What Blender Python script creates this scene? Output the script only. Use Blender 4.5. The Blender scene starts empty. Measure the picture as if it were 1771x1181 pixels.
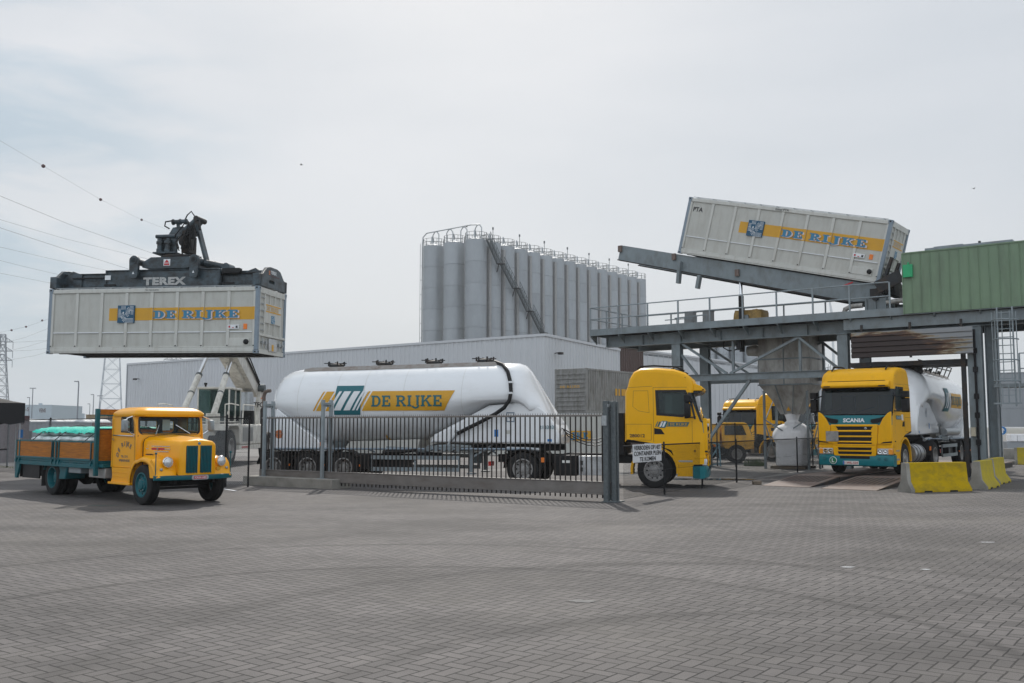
import bpy, bmesh, math, random
from mathutils import Vector, Matrix, geometry
R = math.radians
random.seed(7)
sc = bpy.context.scene
col = sc.collection
# ---------------------------------------------------------------- camera
F, CX, CY, HZ, HC = 1650.0, 885.5, 590.5, 738.0, 1.87
PITCH = math.atan((HZ - CY) / F)
cam = bpy.data.cameras.new('camera'); camo = bpy.data.objects.new('camera', cam); col.objects.link(camo)
cam.sensor_width = 36; cam.lens = 36 * F / 1771; cam.clip_end = 6000; cam.clip_start = 0.1
camo.location = (0, 0, HC); camo.rotation_euler = (R(90) + PITCH, 0, 0)
sc.camera = camo
# ---------------------------------------------------------------- world, sun, exposure
SUN_EL, SUN_AZ = R(43), R(-4)          # azimuth measured from +Y towards +X
w = bpy.data.worlds.new('World'); sc.world = w; w.use_nodes = True
nt = w.node_tree; nt.nodes.clear()
def N(t, k, **kw):
    n = t.nodes.new(k)
    for a, b in kw.items(): setattr(n, a, b)
    return n
out = N(nt, 'ShaderNodeOutputWorld'); bg = N(nt, 'ShaderNodeBackground')
sky = N(nt, 'ShaderNodeTexSky', sky_type='NISHITA', sun_disc=False, sun_elevation=SUN_EL, sun_rotation=SUN_AZ)
sky.air_density = 1.0; sky.dust_density = 4.0; sky.ozone_density = 1.5
tc = N(nt, 'ShaderNodeTexCoord'); mp = N(nt, 'ShaderNodeMapping'); mp.inputs['Scale'].default_value = (1, 1, 3.2)
nz = N(nt, 'ShaderNodeTexNoise'); nz.inputs['Scale'].default_value = 1.7; nz.inputs['Detail'].default_value = 7; nz.inputs['Roughness'].default_value = .5
nz.inputs['Distortion'].default_value = .25
cr = N(nt, 'ShaderNodeValToRGB'); cr.color_ramp.elements[0].position = .38; cr.color_ramp.elements[1].position = .66
cr.color_ramp.elements[0].color = (4.95, 5.4, 5.85, 1); cr.color_ramp.elements[1].color = (5.9, 6.2, 6.55, 1)
mx = N(nt, 'ShaderNodeMixRGB'); mx.inputs['Fac'].default_value = .86
nt.links.new(tc.outputs['Generated'], mp.inputs['Vector']); nt.links.new(mp.outputs[0], nz.inputs['Vector'])
nt.links.new(nz.outputs['Fac'], cr.inputs['Fac'])
nt.links.new(sky.outputs[0], mx.inputs[1]); nt.links.new(cr.outputs[0], mx.inputs[2])
# a patch of broken cloud low on the left
vd = N(nt, 'ShaderNodeVectorMath', operation='DISTANCE'); nt.links.new(tc.outputs['Generated'], vd.inputs[0]); vd.inputs[1].default_value = (-.50, .83, .20)
vm = N(nt, 'ShaderNodeMapRange', interpolation_type='SMOOTHSTEP'); vm.inputs['From Min'].default_value = .34; vm.inputs['From Max'].default_value = .06; nt.links.new(vd.outputs['Value'], vm.inputs['Value'])
n2 = N(nt, 'ShaderNodeTexNoise'); n2.inputs['Scale'].default_value = 6.5; n2.inputs['Detail'].default_value = 8; n2.inputs['Roughness'].default_value = .5; n2.inputs['Distortion'].default_value = .4; nt.links.new(mp.outputs[0], n2.inputs['Vector'])
c2 = N(nt, 'ShaderNodeValToRGB'); c2.color_ramp.elements[0].position = .42; c2.color_ramp.elements[1].position = .60; c2.color_ramp.elements[0].color = (.76, .86, .92, 1); c2.color_ramp.elements[1].color = (1.06, 1.05, 1.04, 1)
nt.links.new(n2.outputs['Fac'], c2.inputs['Fac'])
m2 = N(nt, 'ShaderNodeMixRGB'); nt.links.new(vm.outputs[0], m2.inputs['Fac']); m2.inputs[1].default_value = (1, 1, 1, 1); nt.links.new(c2.outputs[0], m2.inputs[2])
m3 = N(nt, 'ShaderNodeMixRGB', blend_type='MULTIPLY'); m3.inputs['Fac'].default_value = 1; nt.links.new(mx.outputs[0], m3.inputs[1]); nt.links.new(m2.outputs[0], m3.inputs[2])
# sky behind the camera is brightened, an added fill for the backlit faces
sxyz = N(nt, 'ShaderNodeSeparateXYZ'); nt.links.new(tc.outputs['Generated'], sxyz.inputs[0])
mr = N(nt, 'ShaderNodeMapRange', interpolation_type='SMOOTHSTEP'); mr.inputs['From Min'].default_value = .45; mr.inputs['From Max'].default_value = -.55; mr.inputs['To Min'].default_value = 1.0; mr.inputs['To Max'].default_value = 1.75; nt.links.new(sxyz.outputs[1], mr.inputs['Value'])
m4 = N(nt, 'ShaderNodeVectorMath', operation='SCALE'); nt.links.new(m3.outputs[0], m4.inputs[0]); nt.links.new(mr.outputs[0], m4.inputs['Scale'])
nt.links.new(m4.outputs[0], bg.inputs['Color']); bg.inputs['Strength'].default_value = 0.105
nt.links.new(bg.outputs[0], out.inputs['Surface'])
sl = bpy.data.lights.new('sun', 'SUN'); sl.energy = 3.0; sl.angle = R(1.6); sl.color = (1, .95, .88)
so = bpy.data.objects.new('sun', sl); col.objects.link(so)
sd = Vector((math.sin(SUN_AZ) * math.cos(SUN_EL), math.cos(SUN_AZ) * math.cos(SUN_EL), math.sin(SUN_EL)))
so.rotation_euler = sd.to_track_quat('Z', 'Y').to_euler()
sc.view_settings.view_transform = 'Standard'; sc.view_settings.look = 'None'
sc.view_settings.exposure = 0.1; sc.view_settings.gamma = 1
try:
    sc.cycles.max_bounces = 6; sc.cycles.transparent_max_bounces = 16
except Exception: pass

# ---------------------------------------------------------------- measuring helpers (photo pixel -> place)
def ray(px, py):
    u = (px - CX) / F; v = (CY - py) / F
    c, s = math.cos(PITCH), math.sin(PITCH)
    return Vector((u, c - v * s, s + v * c))
def P(px, py, Y):
    d = ray(px, py); return Vector((0, 0, HC)) + d * (Y / d.y)
def G(px, py, z=0):
    d = ray(px, py); return Vector((0, 0, HC)) + d * ((z - HC) / d.z)
class Face:
    """a vertical plane through p (world) with heading angle a: local s along (cos a, -sin a)"""
    def __init__(s, p, a): s.p = Vector((p[0], p[1], 0)); s.d = Vector((math.cos(a), -math.sin(a), 0)); s.n = Vector((math.sin(a), math.cos(a), 0))
    def sz(s, px, py):
        d = ray(px, py); o = Vector((0, 0, HC)); t = (s.p - o).dot(s.n) / d.dot(s.n); q = o + d * t
        return ((q - s.p).dot(s.d), q.z)

# ---------------------------------------------------------------- materials
MATS = {}
def pmat(name, c, rough=.55, metal=0., var=.12, scale=2.5, bump=0., bscale=60., dirt=None, coat=0., spec=.5, stretch=(1, 1, 1)):
    """painted / plain surface with tone variation, optional bump and dirt=(colour, amount, scale, (sx,sy,sz))"""
    m = bpy.data.materials.new(name); m.use_nodes = True; t = m.node_tree; b = t.nodes['Principled BSDF']
    tc = N(t, 'ShaderNodeTexCoord'); mp = N(t, 'ShaderNodeMapping'); mp.inputs['Scale'].default_value = stretch
    t.links.new(tc.outputs['Object'], mp.inputs['Vector'])
    n1 = N(t, 'ShaderNodeTexNoise'); n1.inputs['Scale'].default_value = scale; n1.inputs['Detail'].default_value = 6; n1.inputs['Roughness'].default_value = .6
    t.links.new(mp.outputs[0], n1.inputs['Vector'])
    r1 = N(t, 'ShaderNodeValToRGB'); e = r1.color_ramp.elements; e[0].position = .3; e[1].position = .7
    e[0].color = [x * (1 - var) for x in c] + [1]; e[1].color = [min(1, x * (1 + var * .8)) for x in c] + [1]
    t.links.new(n1.outputs['Fac'], r1.inputs['Fac']); last = r1.outputs[0]
    if dirt:
        dc, am, dsc, st = dirt
        m2 = N(t, 'ShaderNodeMapping'); m2.inputs['Scale'].default_value = st; t.links.new(tc.outputs['Object'], m2.inputs['Vector'])
        n2 = N(t, 'ShaderNodeTexNoise'); n2.inputs['Scale'].default_value = dsc; n2.inputs['Detail'].default_value = 8; n2.inputs['Roughness'].default_value = .7
        t.links.new(m2.outputs[0], n2.inputs['Vector'])
        r2 = N(t, 'ShaderNodeValToRGB'); r2.color_ramp.elements[0].position = .5 - am * .25 + .08; r2.color_ramp.elements[1].position = .72 - am * .1
        r2.color_ramp.elements[0].color = (0, 0, 0, 1); r2.color_ramp.elements[1].color = (am, am, am, 1)
        t.links.new(n2.outputs['Fac'], r2.inputs['Fac'])
        mm = N(t, 'ShaderNodeMixRGB'); t.links.new(r2.outputs[0], mm.inputs['Fac']); t.links.new(last, mm.inputs[1]); mm.inputs[2].default_value = (*dc, 1)
        last = mm.outputs[0]
    t.links.new(last, b.inputs['Base Color'])
    b.inputs['Metallic'].default_value = metal; b.inputs['Specular IOR Level'].default_value = spec
    rr = N(t, 'ShaderNodeMapRange'); rr.inputs['To Min'].default_value = max(0, rough - .08); rr.inputs['To Max'].default_value = min(1, rough + .1)
    t.links.new(n1.outputs['Fac'], rr.inputs['Value']); t.links.new(rr.outputs[0], b.inputs['Roughness'])
    if coat: b.inputs['Coat Weight'].default_value = coat; b.inputs['Coat Roughness'].default_value = .08
    if bump:
        n3 = N(t, 'ShaderNodeTexNoise'); n3.inputs['Scale'].default_value = bscale; n3.inputs['Detail'].default_value = 4
        t.links.new(mp.outputs[0], n3.inputs['Vector'])
        bb = N(t, 'ShaderNodeBump'); bb.inputs['Strength'].default_value = bump; bb.inputs['Distance'].default_value = .02
        t.links.new(n3.outputs['Fac'], bb.inputs['Height']); t.links.new(bb.outputs[0], b.inputs['Normal'])
    MATS[name] = m; return m
def glass(name, tint=(.05, .07, .07), see=.35, rough=.02):
    m = bpy.data.materials.new(name); m.use_nodes = True; t = m.node_tree; b = t.nodes['Principled BSDF']
    b.inputs['Base Color'].default_value = (*tint, 1); b.inputs['Roughness'].default_value = rough; b.inputs['Specular IOR Level'].default_value = .4
    tr = N(t, 'ShaderNodeBsdfTransparent'); tr.inputs['Color'].default_value = (.75, .85, .83, 1)
    ms = N(t, 'ShaderNodeMixShader'); ms.inputs['Fac'].default_value = see
    o = t.nodes['Material Output']; t.links.new(b.outputs[0], ms.inputs[1]); t.links.new(tr.outputs[0], ms.inputs[2]); t.links.new(ms.outputs[0], o.inputs['Surface'])
    MATS[name] = m; return m
M = MATS
DIRT = (.10, .085, .07)
pmat('yellow', (.80, .405, .0005), .42, var=.04, coat=.13, spec=.2, dirt=((.42, .22, .01), .22, 2.2, (1, 1, .5)))
pmat('yellow_old', (.82, .365, .001), .34, var=.05, coat=.3, spec=.25)
pmat('yellow_pale', (.74, .38, .02), .5, var=.12, dirt=(DIRT, .5, 3, (1, 1, .6)))
pmat('teal', (.003, .15, .175), .35, var=.06, coat=.15, spec=.3)
pmat('teal_old', (.002, .095, .115), .42, var=.12, coat=.05, spec=.25, dirt=((.05, .06, .05), .4, 6, (1, 1, 1)))
pmat('teal_ink', (.006, .115, .14), .5, var=.05)
pmat('yellow_ink', (.60, .31, .012), .45, var=.06)
pmat('white_ink', (.7, .72, .74), .45, var=.05)
pmat('blue_ink', (.03, .19, .33), .5, var=.08)
pmat('navy_ink', (.005, .075, .15), .5, var=.08)
pmat('pink_ink', (.62, .52, .5), .5, var=.08)
pmat('black_ink', (.02, .02, .022), .5, var=.1)
pmat('red_ink', (.45, .02, .03), .5, var=.08)
pmat('tank_white', (.74, .755, .77), .2, var=.02, coat=.5, scale=1.2, dirt=((.55, .54, .52), .22, 1.6, (.6, 1, 2.2)))
pmat('tank_top', (.34, .33, .31), .7, var=.25, scale=5, dirt=((.16, .12, .10), .9, 5, (1, 1, 1)))
pmat('bin_paint', (.53, .53, .495), .5, var=.05, scale=1.3, dirt=((.34, .31, .26), .4, 1.8, (2.2, 2.2, .45)))
pmat('bin_panel', (.47, .47, .435), .55, var=.06, scale=1.6, dirt=((.34, .32, .28), .45, 2.2, (2.2, 2.2, .45)))
pmat('bin_post', (.20, .25, .30), .45, var=.1)
pmat('steel', (.19, .225, .24), .5, var=.14, scale=1.5, dirt=((.07, .06, .05), .45, 1.8, (1, 1, .5)))
pmat('steel_light', (.24, .28, .30), .45, var=.12, dirt=((.10, .08, .06), .4, 2, (1, 1, .5)))
pmat('steel_dark', (.028, .031, .035), .6, spec=.3, var=.25, dirt=((.07, .04, .02), .6, 3, (1, 1, 1)))
pmat('spreader', (.060, .090, .110), .36, var=.2, scale=3, spec=.4, dirt=((.012, .010, .009), .9, 2.6, (1, 1, 1.4)))
pmat('galv', (.36, .38, .39), .4, metal=.5, var=.2, scale=12)
pmat('galv_dark', (.10, .115, .12), .5, metal=.3, var=.3, scale=16, bump=.15)
pmat('gate_bar', (.024, .018, .015), .65, var=.3, scale=9)
pmat('gate_beam', (.17, .155, .143), .55, var=.14, scale=3, dirt=((.09, .07, .055), .5, 2.4, (.6, .6, 2)))
pmat('chrome', (.75, .76, .78), .12, metal=1, var=.03)
pmat('alu', (.5, .51, .52), .32, metal=.8, var=.1, dirt=(DIRT, .4, 4, (1, 1, 1)))
pmat('rubber', (.0085, .0085, .009), .7, var=.35, scale=8, bump=.2, bscale=30, spec=.3, dirt=((.03, .028, .025), .5, 5, (1, 1, 1)))
pmat('black', (.006, .006, .007), .5, var=.2, spec=.3)
pmat('gloss_black', (.005, .005, .006), .25, var=.1, spec=.35)
pmat('chassis', (.010, .010, .011), .7, var=.4, scale=5, spec=.25, dirt=((.03, .027, .022), .5, 3, (1, 1, 1)))
pmat('rim_grey', (.30, .29, .28), .45, metal=.3, var=.25, scale=9)
pmat('concrete', (.30, .285, .255), .85, var=.18, scale=5, bump=.3, bscale=50, dirt=((.10, .095, .08), .7, 2.5, (1, 1, 1)))
pmat('barrier_yellow', (.45, .30, .003), .85, var=.08, scale=4, bump=.1, spec=.15, dirt=((.15, .125, .03), .6, 3.0, (1, 1, 1.6)))
pmat('barrier_faded', (.44, .345, .03), .85, var=.10, scale=4, bump=.1, spec=.15, dirt=((.27, .23, .10), .5, 2.4, (1, 1, 1.4)))
pmat('wall_white', (.52, .535, .555), .5, var=.03, scale=.25, dirt=((.44, .44, .44), .3, .8, (1, 1, .12)))
pmat('wall_grey', (.28, .30, .32), .6, var=.06, scale=.3)
pmat('wall_brown', (.075, .045, .038), .6, var=.1)
pmat('silo', (.30, .32, .335), .45, metal=.2, var=.12, scale=.6, stretch=(1.2, 1.2, .5), dirt=((.30, .315, .33), .6, 1.1, (3, 3, .06)))
pmat('silo_seam', (.27, .285, .30), .6)
pmat('silo_pale', (.30, .295, .29), .5)
pmat('shed_green', (.165, .245, .155), .55, var=.08, scale=.8, dirt=((.10, .13, .09), .5, 1.2, (2, 2, .3)))
pmat('bright_green', (.012, .36, .14), .45)
pmat('hopper', (.42, .41, .385), .5, metal=.2, var=.15, scale=1.2, dirt=((.13, .11, .09), .7, 1.3, (1.2, 1.2, .5)))
pmat('ribbed_grey', (.25, .25, .24), .55, var=.12, dirt=((.08, .07, .055), .6, 2, (2, 2, .5)))
pmat('sack', (.60, .66, .66), .7, var=.12, scale=6, bump=.5, bscale=9)
pmat('bulk_bag', (.80, .80, .81), .75, var=.1, scale=4, bump=.3, bscale=7)
pmat('net_green', (.01, .50, .38), .55, var=.35, scale=18, bump=.7, bscale=20)
pmat('wood', (.36, .125, .012), .5, var=.35, scale=3.5, stretch=(.7, 3, 11), spec=.2)
pmat('wood_grey', (.14, .11, .08), .8, var=.3, scale=5)
pmat('rust_plate', (.135, .085, .066), .6, var=.3, scale=3, bump=.3, dirt=((.17, .145, .13), .8, 2.2, (1, 1, 1)))
pmat('tarp', (.34, .21, .055), .6, var=.35, scale=7, bump=.7, bscale=6)
pmat('canopy', (.010, .010, .012), .8, var=.2, bump=.3, bscale=8)
pmat('maroon', (.075, .028, .032), .55, var=.12)
pmat('ochre', (.26, .20, .12), .6); pmat('sea_blue', (.02, .12, .28), .5); pmat('rust_red', (.16, .05, .045), .6)
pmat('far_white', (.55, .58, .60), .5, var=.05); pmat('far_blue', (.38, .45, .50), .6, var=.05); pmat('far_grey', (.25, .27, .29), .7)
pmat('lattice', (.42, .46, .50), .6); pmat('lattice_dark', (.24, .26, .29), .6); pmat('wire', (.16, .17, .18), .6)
pmat('sign_blue', (.012, .16, .45), .4); pmat('sign_white', (.62, .63, .64), .5, var=.04)
pmat('stacker_white', (.70, .68, .62), .4, var=.06, dirt=((.24, .21, .17), .6, 2.2, (1, 1, .7)))
pmat('bin_post_light', (.42, .42, .41), .6, var=.3, scale=9); pmat('louvre', (.30, .30, .29), .5); pmat('orange', (.75, .18, .01), .35); pmat('amber', (.8, .3, .02), .3); pmat('red_lens', (.4, .015, .01), .3)
pmat('lamp_glass', (.62, .64, .66), .12, metal=.4, var=.15, scale=25); pmat('grass', (.06, .10, .025), .8, var=.4)
pmat('light_blue', (.22, .42, .52), .5); pmat('plate', (.66, .66, .62), .5); pmat('green_badge', (.005, .16, .06), .4)
pmat('seat', (.015, .015, .018), .8); pmat('cream', (.5, .45, .34), .6); pmat('skirt_rubber', (.02, .02, .02), .7); pmat('pillar', (.012, .012, .014), .3)
pmat('deck_panel', (.20, .21, .21), .5)
def plate_tones(name):
    t = M[name].node_tree; b = t.nodes['Principled BSDF']; src = b.inputs['Base Color'].links[0].from_socket
    tc = N(t, 'ShaderNodeTexCoord'); s = N(t, 'ShaderNodeSeparateXYZ'); t.links.new(tc.outputs['Object'], s.inputs[0]); oi = N(t, 'ShaderNodeObjectInfo')
    d = N(t, 'ShaderNodeMath', operation='DIVIDE'); t.links.new(s.outputs[2], d.inputs[0]); d.inputs[1].default_value = 3.49
    f = N(t, 'ShaderNodeMath', operation='FLOOR'); t.links.new(d.outputs[0], f.inputs[0]); c = N(t, 'ShaderNodeCombineXYZ'); t.links.new(f.outputs[0], c.inputs[0]); t.links.new(oi.outputs['Random'], c.inputs[1])
    w_ = N(t, 'ShaderNodeTexWhiteNoise'); t.links.new(c.outputs[0], w_.inputs['Vector']); r = N(t, 'ShaderNodeMapRange'); r.inputs['To Min'].default_value = .90; r.inputs['To Max'].default_value = 1.08; t.links.new(w_.outputs['Value'], r.inputs['Value'])
    v = N(t, 'ShaderNodeVectorMath', operation='SCALE'); t.links.new(src, v.inputs[0]); t.links.new(r.outputs[0], v.inputs['Scale']); t.links.new(v.outputs[0], b.inputs['Base Color'])
plate_tones('silo')
glass('windscreen', (.006, .011, .013), .12); glass('side_glass', (.05, .065, .065), .55); glass('clear_glass', (.03, .04, .04), .72); glass('green_glass', (.03, .07, .06), .68)

# ---------------------------------------------------------------- mesh builder
EACH = {'corner_post', 'corner_casting', 'web_stiffener', 'ring_seam', 'bracket', 'cross_member', 'filling_lid', 'landing_leg', 'tool_box', 'outlet', 'outlet_cones', 'hanger', 'twist_lock', 'cross_beam', 'locking_bar', 'marker_light', 'blue_label', 'weld_seam', 'tank_strap', 'tail_lamp', 'crew_window', 'leaf_spring', 'end_rail', 'hose_clip', 'step', 'hose', 'end_gusset', 'pipework', 'side_vent', 'lug_ring', 'lower_grille_', 'roof_hatch', 'stair_flight_', 'wiper', 'board_latch', 'twist_lock_box', 'dropside_'}
class MB:
    def __init__(s, Mx=None): s.v = []; s.f = []; s.M = Mx or Matrix()
    def add(s, vs, fs):
        b = len(s.v); s.v += [s.M @ Vector(v) for v in vs]; s.f += [tuple(b + i for i in f) for f in fs]; return s
    def box(s, x0, x1, y0, y1, z0, z1):
        return s.add([(x0, y0, z0), (x1, y0, z0), (x1, y1, z0), (x0, y1, z0), (x0, y0, z1), (x1, y0, z1), (x1, y1, z1), (x0, y1, z1)],
                     [(0, 3, 2, 1), (4, 5, 6, 7), (0, 1, 5, 4), (1, 2, 6, 5), (2, 3, 7, 6), (3, 0, 4, 7)])
    def frame(s, p, q, up=(0, 0, 1)):
        p, q = Vector(p), Vector(q); d = (q - p); L = d.length; d = d / L; up = Vector(up)
        if abs(d.dot(up)) > .99: up = Vector((1, 0, 0)) if abs(d.x) < .9 else Vector((0, 1, 0))
        r = d.cross(up).normalized(); u = r.cross(d).normalized()
        return p, d, r, u, L
    def bar(s, p, q, w, h, up=(0, 0, 1)):
        p, d, r, u, L = s.frame(p, q, up); vs = []
        for e in (0, L):
            for a, b in ((-1, -1), (1, -1), (1, 1), (-1, 1)): vs.append(p + d * e + r * a * w / 2 + u * b * h / 2)
        return s.add(vs, [(0, 1, 2, 3), (7, 6, 5, 4), (0, 4, 5, 1), (1, 5, 6, 2), (2, 6, 7, 3), (3, 7, 4, 0)])
    def ibeam(s, p, q, w, h, tf=.02, tw=.014, up=(0, 0, 1)):
        p, d, r, u, L = s.frame(p, q, up)
        a = w / 2; b = h / 2; c = tw / 2; e = b - tf
        o = [(-a, -b), (a, -b), (a, -e), (c, -e), (c, e), (a, e), (a, b), (-a, b), (-a, e), (-c, e), (-c, -e), (-a, -e)]
        vs = [p + d * k + r * x + u * y for k in (0, L) for x, y in o]; n = 12
        fs = [(i, i + n, (i + 1) % n + n, (i + 1) % n) for i in range(n)]
        fs += [(0, 1, 2, 11), (11, 2, 3, 10), (10, 3, 4, 9), (9, 4, 5, 8), (8, 5, 6, 7)]
        fs += [tuple(n + i for i in reversed(f)) for f in fs[-5:]]
        return s.add(vs, fs)
    def tube(s, pts, r, n=8, cap=True):
        pts = [Vector(p) for p in pts]; k = len(pts); rs = r if isinstance(r, (list, tuple)) else [r] * k
        vs = []; prev = None
        for i, p in enumerate(pts):
            d = (pts[min(i + 1, k - 1)] - pts[max(i - 1, 0)]).normalized()
            if prev is None:
                a = Vector((0, 0, 1)) if abs(d.z) < .9 else Vector((1, 0, 0)); rr = d.cross(a).normalized()
            else:
                rr = (prev - d * prev.dot(d)).normalized()
            prev = rr; u = rr.cross(d)
            for j in range(n):
                t = 2 * math.pi * j / n; vs.append(p + (rr * math.cos(t) + u * math.sin(t)) * rs[i])
        fs = [(i * n + j, i * n + (j + 1) % n, (i + 1) * n + (j + 1) % n, (i + 1) * n + j) for i in range(k - 1) for j in range(n)]
        if cap: fs += [tuple(reversed(range(n))), tuple((k - 1) * n + j for j in range(n))]
        return s.add(vs, fs)
    def lathe(s, prof, o=(0, 0, 0), ax='y', n=24, cap=True):
        """prof = [(radius, position along axis)]"""
        vs = []; o = Vector(o)
        for r, a in prof:
            for j in range(n):
                t = 2 * math.pi * j / n; c, d = r * math.cos(t), r * math.sin(t)
                vs.append(o + Vector({'y': (c, a, d), 'x': (a, c, d), 'z': (c, d, a)}[ax]))
        k = len(prof); fs = [(i * n + j, i * n + (j + 1) % n, (i + 1) * n + (j + 1) % n, (i + 1) * n + j) for i in range(k - 1) for j in range(n)]
        if cap and prof[0][0] > 1e-6: fs.append(tuple(reversed(range(n))))
        if cap and prof[-1][0] > 1e-6: fs.append(tuple((k - 1) * n + j for j in range(n)))
        return s.add(vs, fs)
    def loft(s, rings, closed=True, cap=True):
        n = len(rings[0]); vs = [v for r in rings for v in r]; m = n if closed else n - 1
        fs = [(i * n + j, i * n + (j + 1) % n, (i + 1) * n + (j + 1) % n, (i + 1) * n + j) for i in range(len(rings) - 1) for j in range(m)]
        if cap and closed: fs += [tuple(reversed(range(n))), tuple((len(rings) - 1) * n + j for j in range(n))]
        return s.add(vs, fs)
    def prism(s, out2, a, b, f, holes=()):
        """2D outline (+ holes) extruded between w=a and w=b, f(u, v, w) -> point"""
        loops = [list(out2)] + [list(h) for h in holes]
        tri = geometry.tessellate_polygon([[Vector((x, y, 0)) for x, y in l] for l in loops])
        flat = [p for l in loops for p in l]; n = len(flat)
        vs = [f(x, y, a) for x, y in flat] + [f(x, y, b) for x, y in flat]
        fs = [tuple(t) for t in tri] + [tuple(n + i for i in reversed(t)) for t in tri]; o = 0
        for l in loops:
            m = len(l); fs += [(o + i, o + (i + 1) % m, n + o + (i + 1) % m, n + o + i) for i in range(m)]; o += m
        return s.add(vs, fs)
    def xz(s, o, y0, y1, holes=()): return s.prism(o, y0, y1, lambda u, v, w: (u, w, v), holes)
    def yz(s, o, x0, x1, holes=()): return s.prism(o, x0, x1, lambda u, v, w: (w, u, v), holes)
    def xy(s, o, z0, z1, holes=()): return s.prism(o, z0, z1, lambda u, v, w: (u, v, w), holes)
    def build(s, name, mat, parent=None, bevel=0, smooth=True, ang=38, each=False):
        if each or name in EACH:
            par = list(range(len(s.v)))
            def find(i):
                while par[i] != i: par[i] = par[par[i]]; i = par[i]
                return i
            for f in s.f:
                a = find(f[0])
                for i in f[1:]: par[find(i)] = a
            grp = {}
            for f in s.f: grp.setdefault(find(f[0]), []).append(f)
            if len(grp) > 1:
                last = None
                for fs in grp.values():
                    q = MB(); used = sorted({i for f in fs for i in f}); k = {a: b for b, a in enumerate(used)}
                    q.v = [s.v[i] for i in used]; q.f = [tuple(k[i] for i in f) for f in fs]; last = q._build(name, mat, parent, bevel, smooth, ang)
                return last
        return s._build(name, mat, parent, bevel, smooth, ang)
    def _build(s, name, mat, parent=None, bevel=0, smooth=True, ang=38):
        me = bpy.data.meshes.new(name); me.from_pydata([tuple(v) for v in s.v], [], s.f); me.validate()
        bm = bmesh.new(); bm.from_mesh(me); bmesh.ops.recalc_face_normals(bm, faces=bm.faces); bm.to_mesh(me); bm.free()
        if smooth:
            me.polygons.foreach_set('use_smooth', [True] * len(me.polygons)); me.set_sharp_from_angle(angle=R(ang))
        me.materials.append(M[mat]); o = bpy.data.objects.new(name, me); col.objects.link(o)
        if parent: o.parent = parent
        if bevel:
            b = o.modifiers.new('bevel', 'BEVEL'); b.width = bevel; b.segments = 2; b.limit_method = 'ANGLE'; b.angle_limit = R(40)
        return o
def thing(name, label, cat, loc=(0, 0, 0), rz=0, group=None, rot=None):
    o = bpy.data.objects.new(name, None); col.objects.link(o); o.location = loc; o.rotation_euler = rot or (0, 0, rz)
    o.empty_display_size = .3
    return tag(o, label, cat, group)
def tag(o, label, cat, group=None, kind=None):
    if label: o['label'] = label
    if cat: o['category'] = cat
    if group: o['group'] = group
    if kind: o['kind'] = kind
    return o
def struct(o): o['kind'] = 'structure'; return o
def dup(o, loc=None, rz=None, label=None, parent=None, skip=()):
    c = o.copy(); col.objects.link(c)
    if parent: c.parent = parent
    if loc is not None: c.location = loc
    if rz is not None: c.rotation_euler = (0, 0, rz)
    if label: c['label'] = label
    for ch in [x for x in KIDS(o)]:
        if ch.name.split('.')[0] in skip: continue
        dup(ch, parent=c, skip=skip)
    return c
def KIDS(o): return [x for x in col.objects if x.parent == o]
def arc(cx, cz, r, a0, a1, n): return [(cx + r * math.cos(R(a0 + (a1 - a0) * i / n)), cz + r * math.sin(R(a0 + (a1 - a0) * i / n))) for i in range(n + 1)]
def rrect(x0, x1, y0, y1, r, n=4):
    return arc(x1 - r, y1 - r, r, 0, 90, n) + arc(x0 + r, y1 - r, r, 90, 180, n) + arc(x0 + r, y0 + r, r, 180, 270, n) + arc(x1 - r, y0 + r, r, 270, 360, n)

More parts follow.
